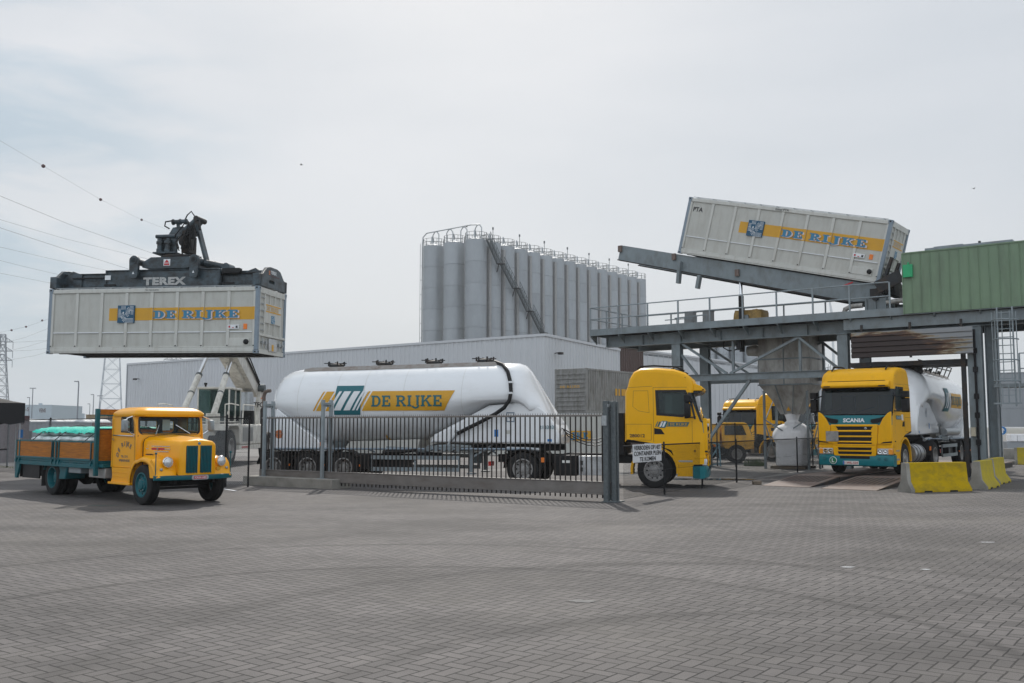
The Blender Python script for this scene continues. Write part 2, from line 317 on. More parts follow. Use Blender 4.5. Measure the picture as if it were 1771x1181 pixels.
# ---------------------------------------------------------------- lettering
def sans(txt, h=1., xs=1., bold=.0, sp=1.):
    """outline of plain letters as (verts2d, faces), baseline 0, cap height h, starting at x = 0"""
    c = bpy.data.curves.new('t', 'FONT'); c.body = txt; c.size = 1; c.offset = bold; c.resolution_u = 3; c.space_character = sp
    o = bpy.data.objects.new('t', c); col.objects.link(o); dg = bpy.context.evaluated_depsgraph_get(); dg.update()
    me = bpy.data.meshes.new_from_object(o.evaluated_get(dg)); v = [(p.co.x, p.co.y) for p in me.vertices]; f = [tuple(p.vertices) for p in me.polygons]
    bpy.data.objects.remove(o); bpy.data.curves.remove(c); bpy.data.meshes.remove(me)
    x0 = min(p[0] for p in v); k = h / .69
    return [((x - x0) * k * xs, y * k) for x, y in v], f
def width(v): return max(p[0] for p in v) - min(p[0] for p in v)
def slab(txt, h=1., t=.19, s=.13, st=.13, xs=1., gap=.10):
    """slab-serif capitals as a list of polygons (pieces butt or are meant to be stacked a hair apart)"""
    P_ = []; x = 0
    def ring(cx, cy, rx, ry, tt, a0, a1, n=10):
        o = [(cx + rx * math.cos(R(a0 + (a1 - a0) * i / n)), cy + ry * math.sin(R(a0 + (a1 - a0) * i / n))) for i in range(n + 1)]
        i_ = [(cx + (rx - tt) * math.cos(R(a0 + (a1 - a0) * i / n)), cy + (ry - st) * math.sin(R(a0 + (a1 - a0) * i / n))) for i in range(n + 1)]
        return [[o[i], o[i + 1], i_[i + 1], i_[i]] for i in range(n)]
    def rc(a, b, c, d): return [(a, c), (b, c), (b, d), (a, d)]
    for ch in txt:
        q = []
        if ch == ' ': x += .42; continue
        if ch in 'IDERK': q += [rc(s, s + t, st, 1 - st), rc(0, s + t + (s if ch in 'IRK' else 0), 0, st), rc(0, s + t + (s if ch in 'IK' else 0), 1 - st, 1)]
        if ch == 'I': W = 2 * s + t
        if ch == 'D': q += [rc(s + t, .42, 0, st), rc(s + t, .42, 1 - st, 1)] + ring(.42, .5, .44, .5, t, -90, 90); W = .86
        if ch == 'E':
            q += [rc(s + t, .78, 0, st), rc(s + t, .76, 1 - st, 1), rc(s + t, .56, .5 - st * .45, .5 + st * .45),
                  rc(.78 - st, .78, st, .34), rc(.76 - st, .76, .68, 1 - st), rc(.56 - st * .6, .56, .5 + st * .45, .63), rc(.56 - st * .6, .56, .37, .5 - st * .45)]; W = .78
        if ch == 'R':
            q += [rc(s + t, .45, 1 - st, 1), rc(s + t, .45, .44, .44 + st)] + ring(.45, .72, .36, .28, t, -90, 90, 8)
            q += [[(.40, .44), (.58, .46), (.84, st), (.64, st)], rc(.62, .92, 0, st)]; W = .92
        if ch == 'J':
            q += [rc(.36, .36 + t, .1, 1 - st), rc(.36 - s, .36 + t + s, 1 - st, 1)] + ring(.26, .10, .26 + t * .55, .3, t, -180 + 10, 0, 8); W = .36 + t + s
        if ch == 'K':
            q += [[(s + t, .36), (s + t, .52), (.62, 1 - st), (.80, 1 - st)], [(.40, .58), (.50, .68), (.88, st), (.66, st)], rc(.56, .94, 1 - st, 1), rc(.62, .98, 0, st)]; W = .98
        P_ += [[((a + x) * xs * h, b * h) for a, b in pl] for pl in q]; x += W + gap
    return P_, (x - gap) * xs * h
def ident(u, v, w): return (u, w, v)
def decal_polys(name, polys, mat, parent, f, lift=.004, cuts=None, th=.003, step=.0004):
    """flat marks laid lift above a surface; f(u, v, out) -> point; cuts = v spacing for curved surfaces"""
    bm = bmesh.new()
    for k, pl in enumerate(polys):
        vs = [bm.verts.new((x, y, lift + th + (k % 5) * step)) for x, y in pl]
        try: bm.faces.new(vs)
        except Exception: pass
    return _decal(bm, name, mat, parent, f, cuts)
def decal_vf(name, vf, mat, parent, f, off=(0, 0), lift=.004, cuts=None, th=.003, fix=None):
    bm = bmesh.new(); vs = [bm.verts.new((x + off[0], y + off[1], lift + th)) for x, y in vf[0]]
    for q in vf[1]:
        try: bm.faces.new([vs[i] for i in q])
        except Exception: pass
    if fix:
        for v in vs: v.co.x, v.co.y = fix(v.co.x, v.co.y)
    return _decal(bm, name, mat, parent, f, cuts)
def _decal(bm, name, mat, parent, f, cuts):
    if cuts:
        ys = [v.co.y for v in bm.verts]; y = min(ys) + cuts
        while y < max(ys):
            bmesh.ops.bisect_plane(bm, geom=bm.verts[:] + bm.edges[:] + bm.faces[:], plane_co=(0, y, 0), plane_no=(0, 1, 0)); y += cuts
        xs = [v.co.x for v in bm.verts]; x = min(xs) + .25
        while x < max(xs):
            bmesh.ops.bisect_plane(bm, geom=bm.verts[:] + bm.edges[:] + bm.faces[:], plane_co=(x, 0, 0), plane_no=(1, 0, 0)); x += .25
    for v in bm.verts: v.co = Vector(f(v.co.x, v.co.y, v.co.z))
    me = bpy.data.meshes.new(name); bm.to_mesh(me); bm.free(); me.materials.append(M[mat])
    o = bpy.data.objects.new(name, me); col.objects.link(o)
    if parent: o.parent = parent
    return o
def shift(polys, dx, dy): return [[(x + dx, y + dy) for x, y in p] for p in polys]
def R4(a, b, c, d): return [(a, c), (b, c), (b, d), (a, d)]
def corr(mb, L, z0, z1, pitch, dep, f, duty=.5, tz=None):
    """ribbed sheet along u (0..L): f(u, out, z) -> point; tz(u) gives the top height"""
    n = max(1, int(round(L / pitch))); p = L / n; pts = []
    for i in range(n):
        u = i * p; a = p * duty
        pts += [(u, 0), (u + a, 0), (u + a + p * .08, dep), (u + p - p * .08, dep)]
    pts.append((L, 0)); tz = tz or (lambda u: z1)
    vs = [f(u, o, z0) for u, o in pts] + [f(u, o, tz(u)) for u, o in pts]; k = len(pts)
    mb.add(vs, [(i, i + 1, k + i + 1, k + i) for i in range(k - 1)]); return mb
# ================================================================ GROUND
def paving():
    m = bpy.data.materials.new('paving'); m.use_nodes = True; t = m.node_tree; b = t.nodes['Principled BSDF']; L = t.links
    def mth(op, a, c=None, d=None):
        n = N(t, 'ShaderNodeMath', operation=op)
        for i, x in enumerate((a, c, d)):
            if x is None: continue
            if isinstance(x, (int, float)): n.inputs[i].default_value = x
            else: L.new(x, n.inputs[i])
        return n.outputs[0]
    tc = N(t, 'ShaderNodeTexCoord'); mp = N(t, 'ShaderNodeMapping'); mp.inputs['Rotation'].default_value = (0, 0, R(37.1))
    U_ = .124; mp.inputs['Scale'].default_value = (1 / U_, 1 / U_, 1); L.new(tc.outputs['Object'], mp.inputs['Vector'])
    # slight irregularity of the laid rows
    wob = N(t, 'ShaderNodeTexNoise'); wob.inputs['Scale'].default_value = .35; L.new(mp.outputs[0], wob.inputs['Vector'])
    wv = N(t, 'ShaderNodeVectorMath', operation='MULTIPLY_ADD'); L.new(wob.outputs['Color'], wv.inputs[0]); wv.inputs[1].default_value = (.22, .22, 0); L.new(mp.outputs[0], wv.inputs[2])
    sp = N(t, 'ShaderNodeSeparateXYZ'); L.new(wv.outputs[0], sp.inputs[0])
    x, y = sp.outputs[0], sp.outputs[1]
    i, j = mth('FLOOR', x), mth('FLOOR', y); u, v = mth('SUBTRACT', x, i), mth('SUBTRACT', y, j)
    k = mth('FLOORED_MODULO', mth('SUBTRACT', i, j), 4)
    is_ = [mth('COMPARE', k, float(q), .1) for q in range(4)]
    iu, iv = mth('SUBTRACT', 1., u), mth('SUBTRACT', 1., v)
    def far(d, off): return mth('ADD', d, off)      # push an open side away
    dl = far(u, is_[1]); dr = far(iu, is_[0]); db = far(v, is_[2]); dt = far(iv, is_[3])
    d = mth('MINIMUM', mth('MINIMUM', dl, dr), mth('MINIMUM', db, dt))
    jo = N(t, 'ShaderNodeMapRange'); jo.inputs['From Min'].default_value = .04; jo.inputs['From Max'].default_value = .08; L.new(d, jo.inputs['Value'])   # 0 joint .. 1 block
    bi = mth('SUBTRACT', i, is_[1]); bj = mth('SUBTRACT', j, is_[2])
    cb = N(t, 'ShaderNodeCombineXYZ'); L.new(bi, cb.inputs[0]); L.new(bj, cb.inputs[1])
    wn = N(t, 'ShaderNodeTexWhiteNoise', noise_dimensions='3D'); L.new(cb.outputs[0], wn.inputs['Vector'])
    r = N(t, 'ShaderNodeValToRGB'); e = r.color_ramp.elements; e[0].position = 0; e[0].color = (.098, .090, .088, 1); e[1].position = 1; e[1].color = (.130, .119, .115, 1)
    q = e.new(.5); q.color = (.114, .105, .102, 1)
    L.new(wn.outputs['Value'], r.inputs['Fac'])
    # grain of the block faces
    gn = N(t, 'ShaderNodeTexNoise'); gn.inputs['Scale'].default_value = 15; gn.inputs['Detail'].default_value = 6; gn.inputs['Roughness'].default_value = .85; L.new(mp.outputs[0], gn.inputs['Vector'])
    gr = N(t, 'ShaderNodeMapRange'); gr.inputs['From Min'].default_value = .3; gr.inputs['From Max'].default_value = .7; gr.inputs['To Min'].default_value = .38; gr.inputs['To Max'].default_value = 1.62; L.new(gn.outputs['Fac'], gr.inputs['Value'])
    # large stains
    st = N(t, 'ShaderNodeTexNoise'); st.inputs['Scale'].default_value = .42; st.inputs['Detail'].default_value = 7; st.inputs['Roughness'].default_value = .62
    sm = N(t, 'ShaderNodeMapping'); sm.inputs['Scale'].default_value = (.55, 1.1, 1); L.new(tc.outputs['Object'], sm.inputs['Vector']); L.new(sm.outputs[0], st.inputs['Vector'])
    sr = N(t, 'ShaderNodeMapRange'); sr.inputs['From Min'].default_value = .36; sr.inputs['From Max'].default_value = .60; sr.inputs['To Min'].default_value = .66; sr.inputs['To Max'].default_value = 1.1; L.new(st.outputs['Fac'], sr.inputs['Value'])
    # tyre tracks: worn dark arcs left by turning lorries
    o = N(t, 'ShaderNodeSeparateXYZ'); L.new(tc.outputs['Object'], o.inputs[0])
    tn = N(t, 'ShaderNodeTexNoise'); tn.inputs['Scale'].default_value = 3.; tn.inputs['Detail'].default_value = 6; L.new(tc.outputs['Object'], tn.inputs['Vector'])
    tracks = 1.
    def circle(p):
        (x1, y1), (x2, y2), (x3, y3) = [(q.x, q.y) for q in p]
        A = x1 * (y2 - y3) - y1 * (x2 - x3) + x2 * y3 - x3 * y2
        B = (x1**2 + y1**2) * (y3 - y2) + (x2**2 + y2**2) * (y1 - y3) + (x3**2 + y3**2) * (y2 - y1)
        C = (x1**2 + y1**2) * (x2 - x3) + (x2**2 + y2**2) * (x3 - x1) + (x3**2 + y3**2) * (x1 - x2)
        cx, cy = -B / (2 * A), -C / (2 * A); return cx, cy, math.hypot(x1 - cx, y1 - cy)
    for pts, wd, am in (((G(870, 943), G(1250, 965), G(1600, 1012)), .13, .6), ((G(870, 982), G(1230, 1008), G(1560, 1068)), .13, .7),
                        ((G(200, 1120), G(640, 1010), G(880, 985)), .22, .5), ((G(650, 1150), G(900, 1090), G(1400, 1060)), .2, .45)):
        cx, cy, rad = circle(pts)
        dist = mth('SQRT', mth('ADD', mth('POWER', mth('SUBTRACT', o.outputs[0], cx), 2.), mth('POWER', mth('SUBTRACT', o.outputs[1], cy), 2.)))
        dd = mth('ABSOLUTE', mth('SUBTRACT', dist, rad))
        s_ = N(t, 'ShaderNodeMapRange', interpolation_type='SMOOTHSTEP'); s_.inputs['From Min'].default_value = wd; s_.inputs['From Max'].default_value = wd * .2
        s_.inputs['To Min'].default_value = 0; s_.inputs['To Max'].default_value = am; L.new(dd, s_.inputs['Value'])
        tracks = mth('MULTIPLY', tracks, mth('SUBTRACT', 1., mth('MULTIPLY', s_.outputs[0], tn.outputs['Fac']))) 
    sand = N(t, 'ShaderNodeTexNoise'); sand.inputs['Scale'].default_value = .16; sand.inputs['Detail'].default_value = 9; sand.inputs['Roughness'].default_value = .7; L.new(tc.outputs['Object'], sand.inputs['Vector'])
    sdr = N(t, 'ShaderNodeMapRange'); sdr.inputs['From Min'].default_value = .50; sdr.inputs['From Max'].default_value = .66; sdr.inputs['To Max'].default_value = .45; L.new(sand.outputs['Fac'], sdr.inputs['Value'])
    tone = mth('MULTIPLY', mth('MULTIPLY', gr.outputs[0], sr.outputs[0]), tracks)
    c1 = N(t, 'ShaderNodeMixRGB'); L.new(jo.outputs[0], c1.inputs['Fac']); c1.inputs[1].default_value = (.016, .015, .014, 1); L.new(r.outputs[0], c1.inputs[2])
    c2 = N(t, 'ShaderNodeVectorMath', operation='SCALE'); c3 = N(t, 'ShaderNodeMixRGB'); L.new(sdr.outputs[0], c3.inputs['Fac']); L.new(c1.outputs[0], c3.inputs[1]); c3.inputs[2].default_value = (.145, .133, .119, 1); L.new(c3.outputs[0], c2.inputs[0]); L.new(tone, c2.inputs['Scale'])
    L.new(c2.outputs[0], b.inputs['Base Color']); b.inputs['Roughness'].default_value = .82; b.inputs['Specular IOR Level'].default_value = .35
    hb = mth('ADD', jo.outputs[0], mth('MULTIPLY', gn.outputs['Fac'], .35))
    bp = N(t, 'ShaderNodeBump'); bp.inputs['Strength'].default_value = .5; bp.inputs['Distance'].default_value = .008; L.new(hb, bp.inputs['Height']); L.new(bp.outputs[0], b.inputs['Normal'])
    M['paving'] = m
paving()
pmat('yard', (.165, .158, .15), .85, var=.2, scale=.5, dirt=((.12, .11, .10), .6, .25, (1, 2, 1)))
pmat('far_ground', (.12, .12, .10), .9, var=.3, scale=.02)
pmat('puddle', (.03, .03, .03), .04, spec=1.)
g = MB(); g.add([(-60, -12, 0), (90, -12, 0), (90, 62, 0), (-60, 62, 0)], [(0, 1, 2, 3)]); struct(g.build('paved_yard', 'paving'))
g = MB(); g.add([(-2600, -60, -.03), (2600, -60, -.03), (2600, 4200, -.03), (-2600, 4200, -.03)], [(0, 1, 2, 3)]); struct(g.build('ground', 'far_ground'))
g = MB(); g.add([(-160, 61, -.012), (260, 61, -.012), (260, 260, -.012), (-160, 260, -.012)], [(0, 1, 2, 3)]); struct(g.build('far_yard', 'yard'))
# concrete yard slab behind the low fence
AG = R(37.1); OG = Vector((14.7, 37.0, 0)); UG = Vector((math.cos(AG), -math.sin(AG), 0)); VG = Vector((math.sin(AG), math.cos(AG), 0))
def gl(x, y, z=0): return OG + UG * x + VG * y + Vector((0, 0, z))
def gface(y=0): return Face(OG + VG * y, AG)
g = MB(); q = [gl(-15.8, -6.2, .004), gl(-3.4, -6.2, .004), gl(-3.4, 22, .004), gl(-15.8, 22, .004)]; g.add(q, [(0, 1, 2, 3)])
struct(g.build('concrete_slab', 'yard'))
g = MB(); r_ = random.Random(3)
c = G(1232, 829); g.add([c + Vector((math.cos(a) * 1.6 * r_.uniform(.7, 1.2), math.sin(a) * .55 * r_.uniform(.7, 1.2), .009)) for a in [i * .42 for i in range(15)]], [tuple(range(15))]); struct(g.build('puddle', 'puddle'))
g = MB(); a, b_ = G(382, 845), G(408, 849); g.bar(a + Vector((0, 0, .004)), b_ + Vector((0, 0, .004)), .1, .004); struct(g.build('white_line', 'white_ink'))

def stain(name, mat, px, py, rx, ry, z, seed, ang=0):
    r_ = random.Random(seed); c = G(px, py); g = MB(); g.add([c + Vector((math.cos(a) * rx * r_.uniform(.6, 1.2) * math.cos(ang) - math.sin(a) * ry * math.sin(ang), math.sin(a) * ry * r_.uniform(.6, 1.2) + math.cos(a) * rx * math.sin(ang), z)) for a in [i * .2618 for i in range(24)]], [tuple(range(24))]); return struct(g.build(name, mat))
pmat('oil', (.045, .043, .042), .35, var=.4, scale=6); pmat('teal_spill', (.05, .12, .115), .8, var=.4, scale=6)
stain('oil_stain', 'oil', 140, 858, .42, .16, .005, 1); stain('oil_stain', 'oil', 222, 853, .25, .12, .005, 2); stain('oil_stain', 'oil', 1010, 1040, .16, .10, .005, 4); stain('paint_spill', 'teal_spill', 182, 874.5, .42, .05, .006, 3)
stain('paint_mark', 'white_ink', 1466, 981, .10, .03, .005, 5); stain('paint_mark', 'white_ink', 1601, 985, .07, .025, .005, 6); stain('paint_mark', 'white_ink', 1708, 938, .14, .03, .005, 7)
# ================================================================ WHITE WAREHOUSE
AW = R(37.1); CW = Vector((2.52, 73.5, 0)); UW = Vector((math.cos(AW), -math.sin(AW), 0)); VW = Vector((math.sin(AW), math.cos(AW), 0))
W = thing('warehouse', 'long low white warehouse with ribbed metal walls behind the silver tank trailer', 'warehouse', CW, -AW)
m = MB(); corr(m, 58, -.02, 9, .5, .05, lambda u, o, z: (-u, -o, z)); m.build('front_wall', 'wall_white', W, smooth=False)
m = MB(); corr(m, 11.3, -.02, 9, .42, .05, lambda u, o, z: (o, u, z), tz=lambda u: 9 - .47 * u / 11.3); m.build('side_wall', 'wall_white', W, smooth=False)
m = MB(); m.box(-58, -.3, .3, 30, 8.3, 8.5); m.build('roof', 'wall_grey', W)
m = MB(); m.box(-58.1, .12, -.12, .02, 8.86, 9.06); m.add([(.12, .02, 8.86), (.12, 11.3, 8.4), (-.02, 11.3, 8.4), (-.02, .02, 8.86), (.12, .02, 9.07), (.12, 11.3, 8.6), (-.02, 11.3, 8.6), (-.02, .02, 9.07)], [(0, 1, 5, 4), (4, 5, 6, 7), (3, 7, 6, 2), (0, 4, 7, 3), (1, 2, 6, 5)]); m.build('roof_trim', 'wall_white', W)
m = MB(); m.box(-58.1, -57.9, -.1, 30, -.02, 9); m.build('end_wall', 'wall_grey', W)
def wall_lamp(par, x, y, z, ax):
    m = MB(); m.tube([(x, y, z), (x + ax[0] * .5, y + ax[1] * .5, z + .05)], .04, 6); m.box(x + ax[0] * .55 - .18, x + ax[0] * .55 + .18, y + ax[1] * .55 - .15, y + ax[1] * .55 + .15, z - .12, z + .06)
    return m.build('floodlight', 'steel_dark', par)
f = Face(CW, AW)
wall_lamp(W, -55.5, -.05, 7.2, (0, -1)); wall_lamp(W, .05, 1.3, 7.6, (1, 0)); wall_lamp(W, .05, 1.6, 5.2, (1, 0)); wall_lamp(W, .05, 10.6, 6.3, (1, 0))
# loading door on the front wall seen past the tank nose
m = MB(); m.box(-9.6, -6.6, -.09, -.055, 0, 5.6); m.build('door', 'wall_white', W, smooth=False)
m = MB(); [m.box(*b) for b in ((-9.75, -9.6, -.13, -.055, 0, 5.75), (-6.6, -6.45, -.13, -.055, 0, 5.75), (-9.6, -6.6, -.13, -.055, 5.6, 5.75))]; m.build('door_frame', 'far_grey', W)
# brown stair tower strip
T = thing('stair_tower', 'dark brown ribbed panel wall between the two white warehouses', 'building', CW + VW * 11.3, -AW)
m = MB(); corr(m, 4, -.02, 8.75, .33, .05, lambda u, o, z: (o + .06, u, z)); m.build('wall', 'wall_brown', T, smooth=False)
m = MB(); m.box(-6, .0, .02, 3.98, 8.5, 8.6); m.box(.0, .16, 0, 4, 8.72, 8.82); m.build('roof', 'wall_brown', T)
W2 = thing('warehouse', 'white warehouse hall with smooth panels behind the parked yellow lorries', 'warehouse', CW + VW * 15.3, -AW)
m = MB(); corr(m, 75, -.02, 8.7, 1.0, .03, lambda u, o, z: (o, u, z), duty=.9); m.build('side_wall', 'wall_white', W2, smooth=False)
m = MB(); m.box(-25, 0, .02, 74.9, 8.3, 8.5); m.build('roof', 'wall_grey', W2)
m = MB(); m.box(-.05, .12, 0, 75, 8.62, 8.8); m.build('roof_trim', 'wall_white', W2)
W3 = thing('warehouse', 'grey panel warehouse at the right edge behind the arrow sign', 'warehouse', P(1722, 738, 95), -AW)
m = MB(); corr(m, 40, -.02, 5.35, 1.2, .03, lambda u, o, z: (u, -o, z), duty=.94); m.build('front_wall', 'wall_grey', W3, smooth=False)
m = MB(); m.box(-.05, 0, -.02, 30, -.02, 5.4); m.box(0, 40, 0, 30, 5.2, 5.3); m.build('roof', 'wall_grey', W3)
m = MB(); [m.box(0, 40, -.045, -.03, z, z + .03) for z in (1.8, 3.6)]; m.build('panel_joint', 'far_grey', W3)

# ================================================================ SILOS
def silo_parts(t, H, D, cone=True):
    r = D / 2; nring = 9
    m = MB(); m.lathe([(r, 0), (r, H), (r * .99, H + .05), (.25, H + .42), (.02, H + .45)], ax='z', n=28); m.build('shell', 'silo', t)
    m = MB()
    for k in range(1, nring): m.lathe([(r, k * H / nring - .04), (r + .025, k * H / nring - .03), (r + .025, k * H / nring + .03), (r, k * H / nring + .04)], ax='z', n=28)
    m.build('ring_seam', 'silo_seam', t)
    m = MB()
    for k in range(12):
        a = k * math.pi / 6; m.bar((r * .97 * math.cos(a), r * .97 * math.sin(a), H), (r * .97 * math.cos(a), r * .97 * math.sin(a), H + 1.2), .05, .05)
    for z in (H + .65, H + 1.2): m.tube([(r * .97 * math.cos(i * math.pi / 12), r * .97 * math.sin(i * math.pi / 12), z) for i in range(25)], .03, 4, False)
    m.build('guard_rail', 'galv_dark', t)
    m = MB(); m.tube([(.3, -.4, H + .6), (.3, -.4, H + 1.1), (.5, -.8, H + 1.4), (.8, -1.3, H + 1.4), (1.0, -1.55, H + 1.1), (1.0, -1.6, H + .3)], .11, 6); m.build('vent_pipe', 'galv', t)
HS = 31.4; C0 = Vector((-5.75, 150, 0)); spots = [(C0, 'tall corner silo nearest the camera where the outside staircase starts')]
spots += [(C0 - UG * 4.5, 'tall silo just left of the corner silo, second from the left end'), (C0 - UG * 9.0, 'leftmost tall grey silo with the vertical pipe at its side')]
words = ['first', 'second', 'third', 'fourth', 'fifth', 'sixth', 'seventh', 'eighth', 'ninth', 'tenth', 'eleventh', 'twelfth', 'thirteenth']
for k in range(14):
    lab = 'rightmost and farthest tall grey silo of the long row' if k == 13 else 'tall grey silo, %s to the right of the corner silo' % words[k]
    spots.append((C0 + VG * 3.68 * (k + 1), lab))
s0 = None
for p, lab in spots:
    if s0 is None:
        s0 = thing('silo', lab, 'silo', p, -AG, group='tall grey metal silos behind the warehouse'); silo_parts(s0, HS, 3.5)
    else: dup(s0, loc=p, label=lab)
# pale joint strips between neighbouring silos
for k in range(14):
    a = C0 + VG * 3.68 * (k + .5) + UG * 1.22
    m = MB(); m.box(-.30, .30, -.26, .26, 0, HS - .8); o = m.build('joint_strip', 'silo_pale'); o.location = a; o.rotation_euler.z = -AG
    tag(o, 'pale vertical strip joining two neighbouring tall silos', 'strip', 'strips between silos')
def fr(u, v, z): return C0 + UG * u + VG * v + Vector((0, 0, z))
# outside stair zigzagging down the long row
st = thing('staircase', 'steel outside staircase running down across the row of tall silos', 'staircase', C0, -AG)
x = 2.15
pts = [(x, .0, HS), (x, 3.6, 27.9), (x, 7.8, 24.4), (x, 11.6, 21.0), (x, 15.5, 17.7)]
for a, b in zip(pts, pts[1:]):
    a, b = Vector(a), Vector(b); b = b - Vector((0, .9, 0)); m = MB()
    for o in (0, .8): m.bar(a + Vector((o, 0, 0)), b + Vector((o, 0, 0)), .08, .3)
    for k in range(24): c = a.lerp(b, (k + .5) / 24); m.box(c.x, c.x + .8, c.y - .12, c.y + .12, c.z - .02, c.z + .02)
    m.build('stair_flight', 'galv_dark', st)
    m = MB()
    for o in (0, .8):
        m.bar(a + Vector((o, 0, 1.1)), b + Vector((o, 0, 1.1)), .06, .06); m.bar(a + Vector((o, 0, .55)), b + Vector((o, 0, .55)), .04, .04)
        for k in range(6): c = a.lerp(b, k / 5) + Vector((o, 0, 0)); m.bar(c, c + Vector((0, 0, 1.1)), .05, .05)
    m.build('handrail', 'galv_dark', st)
    m = MB(); m.box(b.x - .1, b.x + .95, b.y, b.y + .95, b.z - .12, b.z); m.bar((b.x, b.y + .5, b.z - .1), (b.x - .4, b.y + .5, b.z - 1.3), .1, .1); m.build('landing', 'steel_dark', st)
# filling pipe up the left side and over the roofs
pi = MB(); pi.tube([fr(-11.15, -.4, .5), fr(-11.15, -.4, HS + .6), fr(-11.0, -.4, HS + 1.8), fr(-10.2, -.4, HS + 2.4), fr(-1, 0, HS + 2.7), fr(.6, .3, HS + 2.6)], .10, 6)
pi.tube([fr(-11.6, -.4, .5), fr(-11.6, -.4, HS + .8)], .05, 5); [pi.box(*(lambda q: (q.x - .35, q.x + .05, q.y - .05, q.y + .05, q.z, q.z + .08))(fr(-11.15, -.4, 2 + 2.4 * k))) for k in range(12)]
tag(pi.build('filling_pipe', 'galv'), 'thin vertical steel pipe beside the leftmost silo bending over the roofs', 'pipe')
for k in range(4):
    q = fr(-8.9 + 3 * k, -.3, HS); pi = MB(); pi.tube([q, q + Vector((0, 0, 1.9)), q + UG * .4 + Vector((0, 0, 2.4)), q + UG * .9 + Vector((0, 0, 2.4)), q + UG * 1.3 + Vector((0, 0, 1.9)), q + UG * 1.3], .09, 6)
    tag(pi.build('bend_pipe', 'galv'), 'curved filling pipe standing on top of the left silos', 'pipe', 'bend pipes on the left silos')
for k in range(7):
    q = fr(.9, 3.6 * (2 * k + .9), HS); pi = MB(); pi.tube([q, q + Vector((0, 0, 2.3))], .05, 5); pi.lathe([(.13, 2.2), (.13, 2.6)], q, 'z', 8)
    tag(pi.build('roof_lamp', 'galv_dark'), 'slim lamp mast standing on the roof of the silo row', 'lamp', 'lamp masts on the silos')
# lower silo group seen under the loading gantry
s1 = None
for k, (px, lab) in enumerate(((1228, 'left one of the lower dark silos seen under the gantry'), (1252, 'second of the lower dark silos seen under the gantry'), (1276, 'third of the lower dark silos seen under the gantry'), (1300, 'right one of the lower dark silos beside the hopper'))):
    p = P(px, 738, 120); p.z = 0
    if s1 is None:
        s1 = thing('silo', lab, 'silo', p, 0, group='lower silos behind the second warehouse'); silo_parts(s1, 12.3, 1.75)
    else: dup(s1, loc=p, label=lab)

# ================================================================ BULK CONTAINERS
def star_mark(w, h):
    """bands of parallel white lines bending around a small star"""
    out = []
    def band(path, n=4, gap=.07, t=.021):
        for k in range(n):
            o = (k - (n - 1) / 2) * gap
            for (a, b) in zip(path, path[1:]):
                d = Vector((b[0] - a[0], b[1] - a[1])); d.normalize(); nn = Vector((-d.y, d.x))
                a2 = Vector(a) + nn * o - d * t * .3; b2 = Vector(b) + nn * o + d * t * .3
                out.append([((a2 + nn * t / 2).x, (a2 + nn * t / 2).y), ((b2 + nn * t / 2).x, (b2 + nn * t / 2).y), ((b2 - nn * t / 2).x, (b2 - nn * t / 2).y), ((a2 - nn * t / 2).x, (a2 - nn * t / 2).y)])
    band([(.35, .96), (.35, .76)]); band([(.06, .68), (.20, .68)])
    band([(.06, .44), (.24, .44), (.36, .34), (.36, .24), (.48, .13), (.95, .13)])
    band([(.95, .82), (.74, .82), (.62, .70), (.62, .50), (.52, .40)]); band([(.95, .60), (.80, .60)])
    out.append([(.35, .64), (.30, .57), (.35, .50), (.40, .57)])
    return [[(x * w, y * h) for x, y in p] for p in out]
